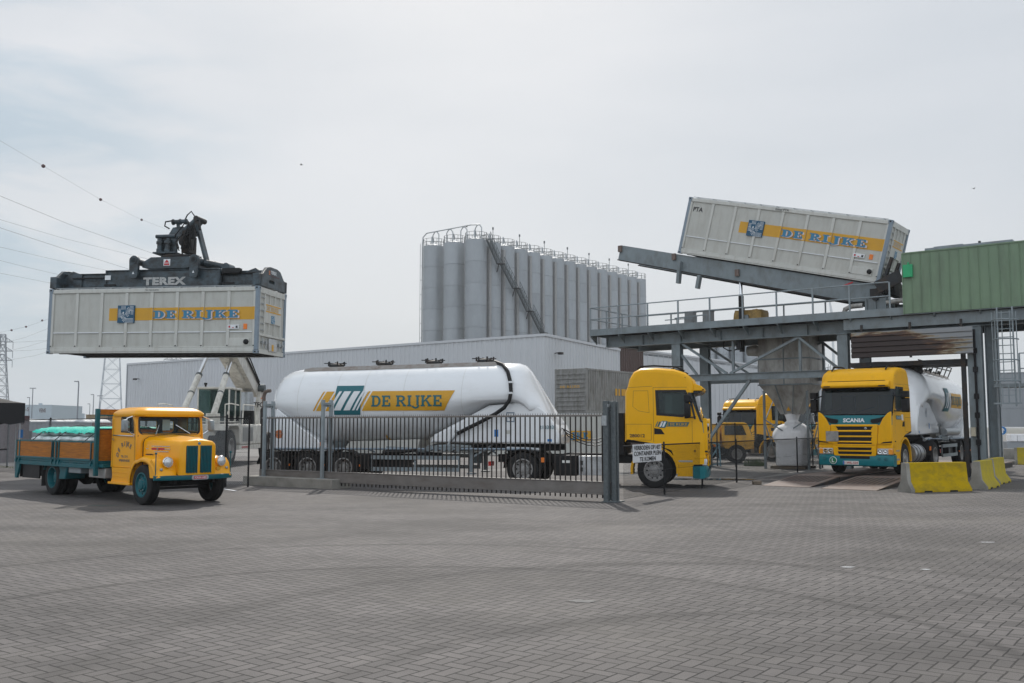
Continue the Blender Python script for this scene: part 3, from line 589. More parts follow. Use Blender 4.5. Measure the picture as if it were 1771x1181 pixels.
def bulk_container(t, L, H, Wd, extra=None):
    m = MB(); m.box(.06, L - .06, .055, Wd - .055, .16, H - .10); m.build('body', 'bin_panel', t)
    for side, y0, y1 in ((0, 0, .055), (1, Wd - .055, Wd)):
        m = MB()
        for k in range(9):
            x = .16 + (L - .32) * k / 8; m.box(x - .062, x + .062, y0 + .001, y1 - .001, .245, H - .195)
        m.box(.14, L - .14, y0 + .004, y1 - .004, .20, .245); m.build('rib', 'bin_paint', t, bevel=.012)
        m = MB(); [m.box(x + .075, x + (L - .32) / 8 - .075, y0 + .012, y1 - .012, .31 * H, .31 * H + .035) for x in [.16 + (L - .32) * k / 8 for k in range(8)]]; m.build('lashing_strip', 'white_ink', t)
        m = MB(); m.box(.14, L - .14, y0 - .008, y1 + .01, .05, .20); m.box(.14, L - .14, y0 - .01, y1 + .012, 0, .045); m.box(.14, L - .14, y0, y1, H - .19, H - .03); m.build('side_rail', 'bin_paint', t, bevel=.02)
    m = MB()
    for x in (0, L - .14):
        for y in (-.004, Wd - .136): m.box(x, x + .14, y, y + .14, .13, H - .13)
    m.build('corner_post', 'bin_post', t, bevel=.008)
    m = MB(); hol = MB()
    for x in (-.008, L - .172):
        for y in (-.012, Wd - .168):
            for z in (-.012, H - .13):
                m.box(x, x + .18, y, y + .18, z, z + .13)
        for z in (.02, H - .09): hol.box(x + .05, x + .12, -.016, -.011, z, z + .055)
    for y in (.04, Wd - .1):
        for z in (.02, H - .09): hol.box(L + .0075, L + .012, y, y + .06, z, z + .055)
    for k in range(9): hol.box(.16 + (L - .32) * k / 8 - .03, .16 + (L - .32) * k / 8 + .03, -.003, .0, .262, .30)
    m.build('corner_casting', 'bin_post', t, bevel=.006); hol.build('casting_hole', 'black', t)
    m = MB(); [m.box(.3 + (L - .6) * k / 22, .3 + (L - .6) * k / 22 + .12, .06, Wd - .06, .03, .155) for k in range(23)]; m.box(.3, L - .3, .35, .45, .0, .03); m.box(.3, L - .3, Wd - .45, Wd - .35, .0, .03); m.build('cross_member', 'steel_dark', t)
    m = MB()
    for k in range(6): m.lathe([(.26, H - .10), (.26, H + .0), (.2, H + .03), (.02, H + .04)], (L * (k + .5) / 6, Wd / 2, 0), 'z', 16)
    m.build('filling_lid', 'bin_paint', t)
    m = MB()
    for k in range(12): x = .4 + (L - .8) * k / 11; m.box(x, x + .06, .05, Wd - .05, H - .04, H + .015)
    for y in (.04, .30, Wd - .3, Wd - .06): m.box(.2, L - .2, y, y + .04, H + .015, H + .035)
    m.build('roof_walkway', 'galv', t)
    # end with ladder, vents, rail and discharge door
    X = L
    m = MB(); m.box(L - .062, L - .05, .14, Wd - .14, .13, H - .13); m.build('end_panel', 'bin_panel', t)
    m = MB(); [m.box(L - .055, L + .0, a, b, c, d) for a, b, c, d in ((.14, Wd - .14, H - .24, H - .02), (.14, .19, .2, H - .2), (.52, .60, .75, H - .2), (1.95, 2.05, .75, H - .2), (.60, 1.95, 1.2, 1.95), (.95, 1.0, .75, 1.2), (1.4, 1.45, .75, 1.2), (1.0, 1.05, 1.95, H - .22), (1.45, 1.5, 1.95, H - .22), (.14, Wd - .14, 0, .16))]; m.build('end_frame', 'bin_paint', t)
    m = MB(); m.box(L - .05, L + .03, .12, Wd - .12, .66, .75); m.build('end_rail', 'bin_paint', t, bevel=.01)
    m = MB(); [m.bar((L - .01, .19, z), (L - .01, .52, z), .03, .03) for z in (.9, 1.15, 1.4, 1.65, 1.9, 2.15)]; m.build('ladder_rung', 'galv', t)
    m = MB(); m.box(L - .045, L + .035, .95, 1.65, .12, .62); m.build('discharge_door', 'alu', t, bevel=.01)
    m = MB(); [m.tube([(L + .02, y, .2), (L + .02, y, .6)], .02, 6) for y in (.4, .7, 1.9, 2.2)]; [m.box(L - .04, L + .05, y, y + .14, .38, .48) for y in (.35, .62, 1.85, 2.12)]; m.build('locking_bar', 'galv', t)
    fe = lambda u, v, o: (L + .0 + o, .68 + u, v)
    decal_polys('end_band', [R4(-.04, 1.3, 1.62, 1.67), R4(-.04, 1.3, 1.87, 1.92)], 'yellow_ink', t, fe)
    pl, wd = slab('DE RIJKE', .14, xs=1.15); decal_polys('end_lettering', shift(pl, .04, 1.70), 'yellow_ink', t, fe)
    decal_polys('end_emblem', [R4(.45, .78, 1.22, 1.52)], 'blue_ink', t, fe); decal_polys('end_emblem_lines', shift(star_mark(.33, .30), .45, 1.22), 'white_ink', t, fe, lift=.009)
    m = MB(); m.box(L + .036, L + .05, 1.2, 1.34, .15, .4); m.build('yellow_tag', 'yellow_ink', t)
    # markings on the near side; the band follows ribs and panels as paint does
    bs = MB(); x0, x1, z0, z1 = .295 * L, L - .15, .50 * H, .69 * H
    ribs = [.16 + (L - .32) * k / 8 for k in range(9)]; xs = sorted(set([x0, x1] + [q for r in ribs for q in (r - .064, r + .064) if x0 < q < x1]))
    for a, b in zip(xs, xs[1:]):
        mid = (a + b) / 2; on = any(abs(mid - r) < .064 for r in ribs); y = -.004 if on else .049; bs.box(a, b, y, y + .004, z0, z1)
    bs.build('yellow_band', 'yellow_ink', t, smooth=False)
    side = lambda u, v, o: (u, -.006 - o, v)
    ex, ew, eh = .340 * L, .080 * L, .265 * H
    m = MB(); m.box(ex, ex + ew, -.009, .05, .465 * H, .465 * H + eh); m.build('emblem_plate', 'navy_ink', t)
    decal_polys('emblem_lines', shift(star_mark(ew, eh), ex, .465 * H), 'white_ink', t, side, lift=.006)
    hh = .118 * H; pl, wd = slab('DE RIJKE', hh, t=.27, s=.12, st=.15, xs=1.0, gap=.13); k = (.395 * L) / wd; pl = [[(x * k, y) for x, y in p] for p in pl]
    decal_polys('lettering_shadow', shift(pl, .519 * L, .526 * H - .022), 'pink_ink', t, side, lift=-.0055); decal_polys('lettering', shift(pl, .512 * L, .526 * H), 'blue_ink', t, side, lift=.002)
    m = MB(); m.box(.862 * L, .912 * L, -.006, .052, .36 * H, .42 * H); m.build('warning_label', 'white_ink', t)
    decal_polys('warning_symbol', [R4(.866 * L, .874 * L, .375 * H, .405 * H), R4(.882 * L, .891 * L, .37 * H, .38 * H)], 'red_ink', t, side); decal_polys('warning_symbol', [R4(.899 * L, .908 * L, .37 * H, .405 * H)], 'black_ink', t, side)
    m = MB(); m.box(.932 * L, .948 * L, .03, .052, .355 * H, .435 * H); m.build('yellow_tag', 'orange', t)
    m = MB(); m.box(.857 * L, .96 * L, .02, .05, .10 * H, .225 * H); m.build('access_panel', 'bin_paint', t, bevel=.01)
    m = MB(); m.lathe([(.10, .04), (.10, -.03), (.07, -.05), (.03, -.06)], (.948 * L, 0, .165 * H), 'y', 16); m.build('valve_cap', 'black', t)
CB1 = P(80, 611.3, 37.15); CB2 = P(444.4, 610, 35.55); d = CB2 - CB1; L1 = d.length; A1 = math.atan2(-d.y, d.x); T1 = math.atan2(-d.z, math.hypot(d.x, d.y))
H1 = P(447.4, 493.7, 35.55).z - CB2.z
C1 = thing('bulk_container', 'grey white bulk container hanging level from the grey lifting frame', 'container', CB1, 0, rot=(0, T1, -A1), group='thirty foot bulk containers')
bulk_container(C1, L1, H1, 2.5)
decal_vf('owner_label', sans('PIA INDORAMA', .055), 'black_ink', C1, lambda u, v, o: (.47 * L1 + u, -.013 - o, H1 - .13 + v))
def face_pt(y, px, py):
    s, z = gface(y).sz(px, py); return s, z
YC = 1.0
s0_, z0_ = face_pt(YC, 1172, 437); s1_, z1_ = face_pt(YC, 1520, 491); L2 = math.hypot(s1_ - s0_, z1_ - z0_); TB = math.atan2(z0_ - z1_, s1_ - s0_)
sa, za = face_pt(YC, 1192, 337); H2 = math.hypot(sa - s0_, za - z0_); print('C1', L1, H1, math.degrees(A1), math.degrees(T1), 'C2', L2, H2, math.degrees(TB))
H2 = 2.62
C2 = thing('bulk_container', 'grey white bulk container tipped up on the gantry, lettered PTA at one corner', 'container', gl(s0_, YC, z0_), 0, rot=(0, TB, -AG), group='thirty foot bulk containers')
bulk_container(C2, L2, H2, 2.5)
decal_vf('lettering_pta', sans('PTA', .19, bold=.02), 'black_ink', C2, lambda u, v, o: (.2 + .012 * L2 + u, .046 - o, .765 * H2 + v))
decal_vf('owner_label', sans('Enkel PTA', .10, bold=.01), 'black_ink', C2, lambda u, v, o: (.46 * L2 + u, -.013 - o, H2 - .15 + v))
# ================================================================ LOADING GANTRY
GA = thing('loading_gantry', 'grey steel loading gantry with a railed deck standing over the right lorry', 'gantry', OG, -AG)
def gx(px, py=600, y=0): return gface(y).sz(px, py)[0]
ZD = 6.42; XL = gx(1020); XR = 9.0; WD = 4.5
m = MB(); m.box(XL, XR, 0, .06, ZD - .24, ZD + .06); m.box(XL, XR, WD - .06, WD, ZD - .24, ZD + .06); m.box(XL, XL + .06, .06, WD - .06, ZD - .24, ZD + .06); m.build('edge_plate', 'steel', GA)
m = MB(); m.box(XL + .06, XR, .06, WD - .06, ZD - .06, ZD - .02)
for k in range(40): x = XL + .3 + k * .58; m.box(x, x + .05, .07, WD - .07, ZD - .16, ZD - .065)
m.build('deck', 'steel_dark', GA)
# post-and-rail along near, far and end edges
def rail(name, pts, posts, h=1.1):
    m = MB()
    for p in posts: m.bar(p, Vector(p) + Vector((0, 0, h)), .06, .06)
    for z in (h, h * .5): [m.tube([Vector(a) + Vector((0, 0, z)), Vector(b) + Vector((0, 0, z))], .028, 6) for a, b in zip(pts, pts[1:])]
    return m.build(name, 'steel_light', GA)
PX = [1020, 1068, 1119, 1172, 1227, 1284, 1343, 1406, 1470, 1540]
xs = [gx(p) for p in PX]
rail('guard_rail', [(xs[0] + .03, .03, ZD), (xs[-1], .03, ZD)], [(x + .03, .03, ZD) for x in xs])
rail('guard_rail', [(xs[0] + .03, .08, ZD), (xs[0] + .03, WD - .03, ZD)], [(xs[0] + .03, y, ZD) for y in (1.5, 3.0, WD - .03)])
rail('guard_rail', [(xs[0] + .08, WD - .03, ZD), (xs[-1], WD - .03, ZD)], [(XL + 2 + k * 1.95, WD - .03, ZD) for k in range(6)])
m = MB(); m.ibeam((XL + .5, .75, ZD - .52), (XR, .75, ZD - .52), .3, .5, .03, .02); m.build('main_beam', 'steel', GA)
m = MB(); m.ibeam((XL + .5, WD - .75, ZD - .52), (XR, WD - .75, ZD - .52), .3, .5, .03, .02); m.build('main_beam', 'steel', GA)
m = MB()
for k in range(11): x = XL + .55 + 1.95 * k; m.box(x, x + .02, .60, .737, ZD - .74, ZD - .3)
m.build('web_stiffener', 'steel', GA)
m = MB()
for x in xs + [xs[-1] + 1.6, xs[-1] + 3.2]: m.xz([(x, ZD - .24), (x + .04, ZD - .24), (x + .04, ZD - .3), (x, ZD - .3)], .06, .6); m.yz([(.06, ZD - .30), (.62, ZD - .30), (.62, ZD - .62)], x, x + .04)
m.build('bracket', 'steel', GA)
m = MB(); [m.ibeam((x, .9, ZD - .5), (x, WD - .9, ZD - .5), .2, .35) for x in (XL + .6, XL + 4.6, -5, -1.9, 3.1, 6)]; m.build('cross_beam', 'steel', GA)
XC1, XC2, XC3, XC4 = gx(1173, 700, .75), gx(1459, 600, .75), gx(1692, 680, .75), gx(1717, 680, 1.0)
for (x, y, wd) in ((XC1, .75, .42), (XC1, WD - .9, .42), (XC2, .75, .42), (XC2, WD - .9, .42), (XC3, .55, .5), (XC3, WD - .9, .42)):
    m = MB(); m.ibeam((x, y, 0), (x, y, ZD - .77), wd, .34, .03, .02, up=(0, 1, 0)); m.box(x - .3, x + .3, y - .3, y + .3, -.01, .03); m.build('column', 'steel', GA)
    m = MB(); m.box(x - .24, x + .24, y - .24, y + .24, ZD - .80, ZD - .77); m.build('column_cap', 'steel', GA)
m = MB(); m.ibeam((XC4, 1.0, 0), (XC4, 1.0, ZD - .3), .34, .34, .03, .02); m.build('column', 'steel', GA)
m = MB(); m.bar((XC3 - .4, .42, 0), (XC3 - .4, .42, 5.0), .12, .16); m.build('inner_post', 'steel_dark', GA)
# cable run and boxes on the right column
m = MB(); m.tube([(XC3 + .02, .33, z) for z in (.4, 1.5, 3, 4.5, 5.5)], .045, 6); [m.box(XC3 - .06, XC3 + .1, .28, .37, z, z + .2) for z in (1.2, 2.2, 2.9, 3.9, 4.6)]; m.build('cable', 'black', GA)
m = MB(); m.box(XC3 - .20, XC3 - .05, .22, .37, 1.52, 1.85); m.build('switch_box', 'cream', GA)
ZB = 4.05
for y in (.75, WD - .9):
    m = MB(); m.ibeam((XC1 + .2, y, ZB), (XC2 - .21, y, ZB), .2, .3, .02, .015); m.build('tie_beam', 'steel', GA)
    xm = (XC1 + XC2) / 2 + 1.9
    m = MB(); zt = ZD - .8
    xa = gx(1262, 600, y if y < 1 else .75)
    for a, b in (((xm, zt), (xa, ZB + .15)), ((xm, zt), (XC2 - .3, ZB + .25)), ((XC1 + .25, zt), (xa - .15, ZB + .15)), ((XC1 + .2, zt - .5), (XC1 + .95, ZB + .15))):
        m.bar((a[0], y, a[1]), (b[0], y, b[1]), .10, .12, up=(0, 1, 0))
    m.bar((xm, y + .13, zt), (xm, y + .13, ZB + .15), .1, .12, up=(0, 1, 0)); m.bar((xa + .1, y + .13, zt), (xa + .1, y + .13, ZB + .15), .1, .1, up=(0, 1, 0))
    m.build('diagonal_brace', 'steel', GA)
m = MB(); xq = gx(1297, 655, .75); m.bar((xq, .75, ZB - .17), (XC1 + .55, .75, .1), .12, .14, up=(0, 1, 0)); m.build('knee_brace', 'steel', GA)
m = MB(); m.box(XC1 + .3, XC1 + .8, .5, 1.0, -.01, .42); m.build('footing', 'concrete', GA)
# hydraulics box hanging under the deck
m = MB(); sx, sz_ = gface(1).sz(1279, 605); m.box(sx - .11, sx + .12, .9, 1.15, sz_, sz_ + .55); m.tube([(sx - .7, 1, ZD - .7), (sx - .75, 1, ZD - 1.05), (sx - .5, 1, ZD - 1.2), (sx, 1, ZD - 1.15)], .03, 6); m.build('cylinder_foot', 'black', GA)
# underside beams below the shed
m = MB(); m.box(XC2 + .2, 8.5, .20, .55, ZD - .68, ZD - .26); m.build('hanging_beam', 'steel', GA)
m = MB(); m.box(XC2 + .3, XC3 - .3, .9, 1.3, 5.45, 5.62); m.box(XC2 + .3, XC3 - .3, .4, 2.6, 4.25, 4.42); m.build('hanging_frame', 'steel_dark', GA)
m = MB(); m.lathe([(.42, 4.5), (.40, 4.05), (.33, 3.9), (.28, 3.9)], (XC2 + 1.15, 1.8, 0), 'z', 18); [m.lathe([(.43, z), (.45, z + .03), (.43, z + .06)], (XC2 + 1.15, 1.8, 0), 'z', 18) for z in (4.0, 4.12, 4.24, 4.36)]; m.build('loading_bellows', 'black', GA)
m = MB(); m.lathe([(.15, 4.3), (.22, 4.1), (.22, 3.98), (.1, 3.9)], (XC2 + 2.7, 1.2, 0), 'z', 14); m.bar((XC2 + 2.3, 1.2, 4.35), (XC2 + 1.6, 1.2, 3.95), .08, .08); m.bar((XC2 + 2.9, 1.2, 4.25), (XC2 + 2.6, 1.2, 3.95), .06, .06); m.build('loading_spout', 'steel_dark', GA)
# rusty ribbed screen
def rustpanel():
    m = bpy.data.materials.new('rust_screen'); m.use_nodes = True; t = m.node_tree; b = t.nodes['Principled BSDF']
    tc = N(t, 'ShaderNodeTexCoord'); mp = N(t, 'ShaderNodeMapping'); mp.inputs['Scale'].default_value = (.7, 1, 4.5); t.links.new(tc.outputs['Object'], mp.inputs['Vector'])
    n = N(t, 'ShaderNodeTexNoise'); n.inputs['Scale'].default_value = 1.6; n.inputs['Detail'].default_value = 9; n.inputs['Roughness'].default_value = .68; t.links.new(mp.outputs[0], n.inputs['Vector'])
    s = N(t, 'ShaderNodeSeparateXYZ'); t.links.new(tc.outputs['Object'], s.inputs[0])
    g = N(t, 'ShaderNodeMapRange'); g.inputs['From Min'].default_value = 1.6; g.inputs['From Max'].default_value = 4.2; g.inputs['To Min'].default_value = .34; g.inputs['To Max'].default_value = -.16; t.links.new(s.outputs[0], g.inputs['Value'])
    g2 = N(t, 'ShaderNodeMapRange'); g2.inputs['From Min'].default_value = .55; g2.inputs['From Max'].default_value = 1.0; g2.inputs['To Min'].default_value = .05; g2.inputs['To Max'].default_value = -.34; t.links.new(s.outputs[2], g2.inputs['Value'])
    a = N(t, 'ShaderNodeMath', operation='ADD'); t.links.new(n.outputs['Fac'], a.inputs[0]); t.links.new(g.outputs[0], a.inputs[1])
    a2 = N(t, 'ShaderNodeMath', operation='ADD'); t.links.new(a.outputs[0], a2.inputs[0]); t.links.new(g2.outputs[0], a2.inputs[1])
    r = N(t, 'ShaderNodeValToRGB'); e = r.color_ramp.elements; e[0].position = .40; e[0].color = (.25, .26, .27, 1); e[1].position = .66; e[1].color = (.035, .022, .02, 1)
    q = e.new(.47); q.color = (.27, .22, .14, 1); q = e.new(.54); q.color = (.11, .055, .03, 1)
    t.links.new(a2.outputs[0], r.inputs['Fac']); t.links.new(r.outputs[0], b.inputs['Base Color']); b.inputs['Roughness'].default_value = .6
    M['rust_screen'] = m
rustpanel()
xa, za = gface(0).sz(1472, 576); xb, _ = gface(0).sz(1682, 564); xa2, zb = gface(0).sz(1471, 620)
t_ = thing('rusty_screen', 'rust stained ribbed metal screen hanging under the gantry deck above the lorry', 'screen', gl(xa, -.02, zb), -AG)
m = MB(); n = 5; hh = (za - zb) / n; Lp = xb - xa
pts = []
for k in range(n): pts += [(0, k * hh), (-.05, k * hh + .03), (-.05, k * hh + hh * .78), (0, k * hh + hh * .8)]
pts.append((0, n * hh)); vs = [(u, o, z) for u in (0, Lp) for o, z in pts]; K = len(pts); m.add(vs, [(i, i + 1, K + i + 1, K + i) for i in range(K - 1)]); m.build('ribbed_sheet', 'rust_screen', t_, smooth=False)
m = MB(); [m.bar((x, .06, -.05), (x, .06, n * hh + .3), .08, .08) for x in (.4, Lp / 2, Lp - .4)]; m.build('hanger', 'steel_dark', t_)
# green shed
xs1, zs1 = gface(0).sz(1561, 440); _, zs0 = gface(0).sz(1561, 543)
S = thing('green_shed', 'green ribbed metal shed sitting on the right end of the gantry', 'shed', gl(xs1, -.02, zs0), -AG)
Ls, Hs = 7.5, zs1 - zs0
m = MB(); corr(m, Ls, 0, Hs, .335, .03, lambda u, o, z: (u, -.02 - o, z), duty=.86); m.build('front_wall', 'shed_green', S, smooth=False)
m = MB(); corr(m, 4.5, 0, Hs, .335, .03, lambda u, o, z: (-o, u, z), duty=.86); m.build('side_wall', 'shed_green', S, smooth=False)
m = MB(); m.box(-.04, 0, -.05, 0, -.02, Hs + .02); m.box(0.001, Ls, -.052, 0, Hs, Hs + .05); m.build('corner_trim', 'shed_green', S)
m = MB(); m.box(0, Ls, 0, 4.5, Hs - .05, Hs - .01); m.box(0, Ls, 0, 4.5, .01, .05); m.build('roof', 'steel_dark', S)
xr0 = gx(1602) - xs1; xr1 = gx(1757) - xs1
m = MB(); m.box(xr0, xr1, .35, 4.0, Hs + .02, Hs + .20); m.box(xr0 + .2, xr1 - 1.8, .9, 4.2, Hs + .26, Hs + .33); m.build('roof_hatch', 'steel_light', S)
m = MB(); m.box(.03, .38, -.16, -.055, Hs * .60, Hs * .81); m.box(.20, .25, -.14, -.06, Hs * .81, Hs * .85); m.build('green_box', 'bright_green', S, bevel=.01)
m = MB(); m.box(gx(1696) - xs1, gx(1700) - xs1, .4, .5, Hs + .2, Hs + .28); m.build('roof_bracket', 'steel_dark', S)
# caged ladder
xl, yl = gx(1743, 600, -.2), -.6
LD = thing('caged_ladder', 'grey caged ladder with a small landing at the right edge of the gantry', 'ladder', gl(xl, yl, 0), -AG)
m = MB(); [m.bar((x, .35, 2.6), (x, .35, 6.2), .05, .05) for x in (-.3, .2)]; [m.bar((-.3, .35, z), (.2, .35, z), .03, .03) for z in [2.7 + .3 * k for k in range(12)]]; m.build('ladder', 'steel_light', LD)
m = MB(); ns = 10
for z in (5.7, 5.0, 4.25, 3.5): m.tube([(-.05 + .42 * math.cos(math.pi + math.pi * i / ns), .35 + .62 * math.sin(math.pi + math.pi * i / ns), z) for i in range(ns + 1)], .025, 5)
for a in (200, 235, 270, 305, 340): m.tube([(-.05 + .42 * math.cos(R(a)), .35 + .62 * math.sin(R(a)), z) for z in (3.45, 6.0)], .018, 5)
m.build('cage', 'steel_light', LD)
m = MB(); m.box(-.5, 2.6, .4, 1.6, 3.30, 3.42); m.build('landing', 'steel_light', LD)
m = MB(); [m.bar((x, .42, 3.42), (x, .42, 4.5), .05, .05) for x in (.35, 1.3, 2.5)]; [m.bar((.35, .42, z), (2.5, .42, z), .04, .04) for z in (3.95, 4.5)]; [m.bar((x, 1.55, 0), (x, 1.55, 5.8), .09, .09) for x in (.55, 1.2)]; m.build('handrail', 'steel_light', LD)
m = MB(); [m.bar((x, -.1, 2.7), (x, -.1, 3.4), .04, .04) for x in (-.15, .05, .40)]; m.bar((-.45, -.1, 2.7), (.45, -.1, 2.7), .05, .06); m.build('lower_gate', 'steel_light', LD)

# ================================================================ TILTING FRAME on the deck
def fpts(y, lst): return [gface(y).sz(*p) for p in lst]
TF = thing('tilting_frame', 'sloping grey steel frame on the gantry carrying the tipped container', 'tipping frame', OG, -AG)
o_ = fpts(1.15, [(1074, 424), (1172, 439.5), (1519, 493), (1500, 520), (1476, 522), (1280, 487), (1069, 449)])
for y in (1.15, 3.15):
    m = MB(); m.xz(o_, y, y + .10); m.build('side_beam', 'steel', TF)
    m = MB(); top = [(o_[0][0], o_[0][1]), (o_[2][0], o_[2][1])]; bot = [o_[6], o_[5], o_[4]]
    m.bar((o_[0][0], y + .05, o_[0][1] - .02), (o_[2][0], y + .05, o_[2][1] - .02), .26, .04, up=(0, 1, 0)) if 0 else None
    for a, b in ((o_[6], o_[5]), (o_[5], o_[4])): m.bar((a[0], y + .05, a[1] - .015), (b[0], y + .05, b[1] - .015), .28, .04)
    m.build('flange', 'steel_dark', TF)
m = MB()
for k in range(7):
    f = .06 + k * .145; x = o_[0][0] + (o_[2][0] - o_[0][0]) * f; z = o_[0][1] + (o_[2][1] - o_[0][1]) * f; m.box(x - .12, x + .12, 1.25, 3.15, z - .32, z - .08)
m.build('cross_member', 'steel_dark', TF)
m = MB(); [m.box(x, x + .18, 1.02, 1.14, z, z + .3) for x, z in (fpts(1.1, [(1163, 450)])[0], fpts(1.1, [(1272, 478)])[0], fpts(1.1, [(1070, 436)])[0])]; m.build('twist_lock', 'rust_plate', TF)
for (a, b) in (((1176, 452), (1173, 490)), ((1210, 476), (1206, 499))):
    p, q = fpts(1.0, [a, b]); m = MB(); m.bar((p[0], 1.02, p[1]), (q[0], 1.02, q[1]), .26, .14, up=(1, 0, 0)); m.build('support_stub', 'steel', TF)
p, q = fpts(1.6, [(1281, 484), (1281, 600)])
m = MB(); m.tube([(p[0], 1.6, p[1]), (p[0], 1.6, 7.7)], .075, 14); m.build('piston_rod', 'chrome', TF)
m = MB(); m.tube([(p[0], 1.6, 7.7), (p[0], 1.6, 5.2)], .12, 14); m.build('lift_cylinder', 'black', TF)
# hinge pedestals at the low end
h0, hz = gface(.6).sz(1521, 520)
m = MB()
for y in (.5, 1.4, 3.1): m.box(h0 - .55, h0 + .35, y, y + .12, ZD + .06, hz + .1); [m.box(h0 + dx, h0 + dx + .05, y - .08, y, ZD + .06, hz + .1) for dx in (-.5, -.15, .25)]
m.box(h0 - .6, h0 + .4, .4, 3.4, ZD - .02, ZD + .10); m.build('hinge_pedestal', 'steel', TF)
m = MB(); m.tube([(h0 - .1, .35, hz + .12), (h0 - .1, 3.4, hz + .12)], .13, 12); m.box(h0 - .35, h0 + .15, .55, .75, hz - .1, hz + .5); m.build('hinge_pin', 'steel_dark', TF)
m = MB(); dz = 1.15; m.bar((h0 - .2, .95, hz), (h0 + .45, .95, hz + 1.75), .22, .10); m.bar((h0 + .0, 1.3, hz), (h0 + .62, 1.3, hz + 1.55), .16, .10); m.box(h0 + .05, h0 + .35, 1.4, 2.6, hz + .3, hz + .9); m.build('end_stop', 'steel_dark', TF)
m = MB(); m.lathe([(.34, 0), (.34, .5), (.18, .9)], (h0 + .75, 2.1, ZD + .5), 'z', 16); m.build('outlet_funnel', 'hopper', TF)
m = MB(); m.bar((h0 + .0, .3, ZD + .95), (h0 + .95, .3, ZD + 1.35), .1, .5); m.build('feed_chute', 'steel_dark', TF)
m = MB(); p = fpts(.5, [(1459, 545), (1462, 535), (1472, 530), (1492, 528)]); m.tube([(a, .5, b) for a, b in p], .10, 10); m.tube([(h0 + .3, .5, ZD + .35), (h0 + .9, .5, ZD + .4), (h0 + 1.1, .5, ZD + .2)], .10, 10); m.build('hose', 'hopper', TF)
m = MB(); p = fpts(.9, [(1457, 495), (1475, 488)]); m.bar((p[0][0], .9, p[0][1]), (p[1][0], .9, p[1][1]), .05, .05); m.build('red_lever', 'red_ink', TF)
# cabinets and tarpaulin on the deck
def on_deck(px0, px1, py0, y0, y1, nm, mat, lab, cat, grp=None):
    a = gx(px0, 550, y0); b = gx(px1, 550, y0); z = gface(y0).sz((px0 + px1) / 2, py0)[1]
    t = thing(nm, lab, cat, gl((a + b) / 2, (y0 + y1) / 2, ZD - .02), -AG, grp); w2 = (b - a) / 2; d2 = (y1 - y0) / 2; h = z - ZD
    m = MB(); m.box(-w2, w2, -d2, d2, .05, h); m.build('cabinet', mat, t, bevel=.01); m = MB(); m.box(-w2 - .03, w2 + .03, -d2 - .03, d2 + .03, h + .002, h + .04); m.build('lid', mat, t)
    m = MB(); m.box(-w2 + .05, w2 - .05, -d2 - .014, -d2 - .002, .12, h - .08); m.build('door', mat, t); return t
on_deck(1184, 1198, 539, 2.2, 2.6, 'control_cabinet', 'deck_panel', 'left grey cabinet standing on the gantry deck', 'cabinet')
on_deck(1215, 1229, 537, 2.2, 2.6, 'control_cabinet', 'deck_panel', 'right grey cabinet standing on the gantry deck', 'cabinet')
a, b = gx(1267, 550, 1.9), gx(1319, 550, 1.9)
tp = thing('covered_pump', 'pump unit under a crumpled yellow brown tarpaulin on the gantry deck', 'tarpaulin', gl((a + b) / 2, 2.3, ZD - .02), -AG)
m = MB(); rnd = random.Random(5); n_ = 9; hw = (b - a) / 2
rings = []
for zz, k in ((0, 1.02), (.25, 1.0), (.48, .98), (.60, .9), (.62, .3)):
    rings.append([(hw * k * math.copysign(abs(math.cos(t)) ** .4, math.cos(t)) + rnd.uniform(-.03, .03), .5 * k * math.copysign(abs(math.sin(t)) ** .4, math.sin(t)) + rnd.uniform(-.03, .03), zz * 1.15 + rnd.uniform(-.03, .03)) for t in [2 * math.pi * i / 28 for i in range(28)]])
m.loft(rings); m.build('tarpaulin', 'tarp', tp)
m = MB(); m.box(-.05, .12, -.62, -.53, .05, .45); m.build('grey_bottle', 'steel_light', tp)
m = MB(); [m.bar((x, .8, ZD), (x, .8, ZD + .42), .03, .03) for x in (XL + 4.2, XL + 4.6, XL + 5.2, XL + 5.7)]; m.bar((XL + 4.1, .8, ZD + .4), (XL + 5.7, .8, ZD + .46), .05, .05); m.bar((XL + 3.6, .8, ZD + .35), (XL + 5.0, .8, ZD + .35), .04, .04); m.build('low_bracket', 'steel', GA)

# ================================================================ HOPPER, BIG BAG
hx, hy = -5.25, 3.4
HP = thing('hopper', 'dull metal hopper tapering to a spout above the filled bulk bag', 'hopper', gl(hx, hy, 0), -AG)
_, zt = gface(2.6).sz(1355, 665); _, zs = gface(3).sz(1364, 716); _, ze = gface(3.2).sz(1364, 731)
ax_, by_ = 1.17, .9
m = MB(); m.box(-ax_, ax_, -by_, by_, zt, ZD - .3); m.build('bin', 'hopper', HP, bevel=.01)
m = MB(); sm_ = .42
zm = zt - (zt - zs) * .5; k_ = .62
m.loft([[(-ax_, -by_, zt), (ax_, -by_, zt), (ax_, by_, zt), (-ax_, by_, zt)], [(-ax_ * k_, -by_ * k_, zm), (ax_ * k_, -by_ * k_, zm), (ax_ * k_, by_ * k_, zm), (-ax_ * k_, by_ * k_, zm)], [(-sm_, -sm_ * .8, zs), (sm_, -sm_ * .8, zs), (sm_, sm_ * .8, zs), (-sm_, sm_ * .8, zs)]]); m.build('cone', 'hopper', HP)
m = MB()
for z in (zt, (zt + ZD) / 2 - .2): [m.box(*q) for q in ((-ax_ - .04, ax_ + .04, -by_ - .04, -by_, z - .03, z + .03), (ax_, ax_ + .04, -by_, by_, z - .03, z + .03), (-ax_ - .04, -ax_, -by_, by_, z - .03, z + .03))]
m.box(-.02, .02, -by_ - .03, -by_, zt, ZD - .35)
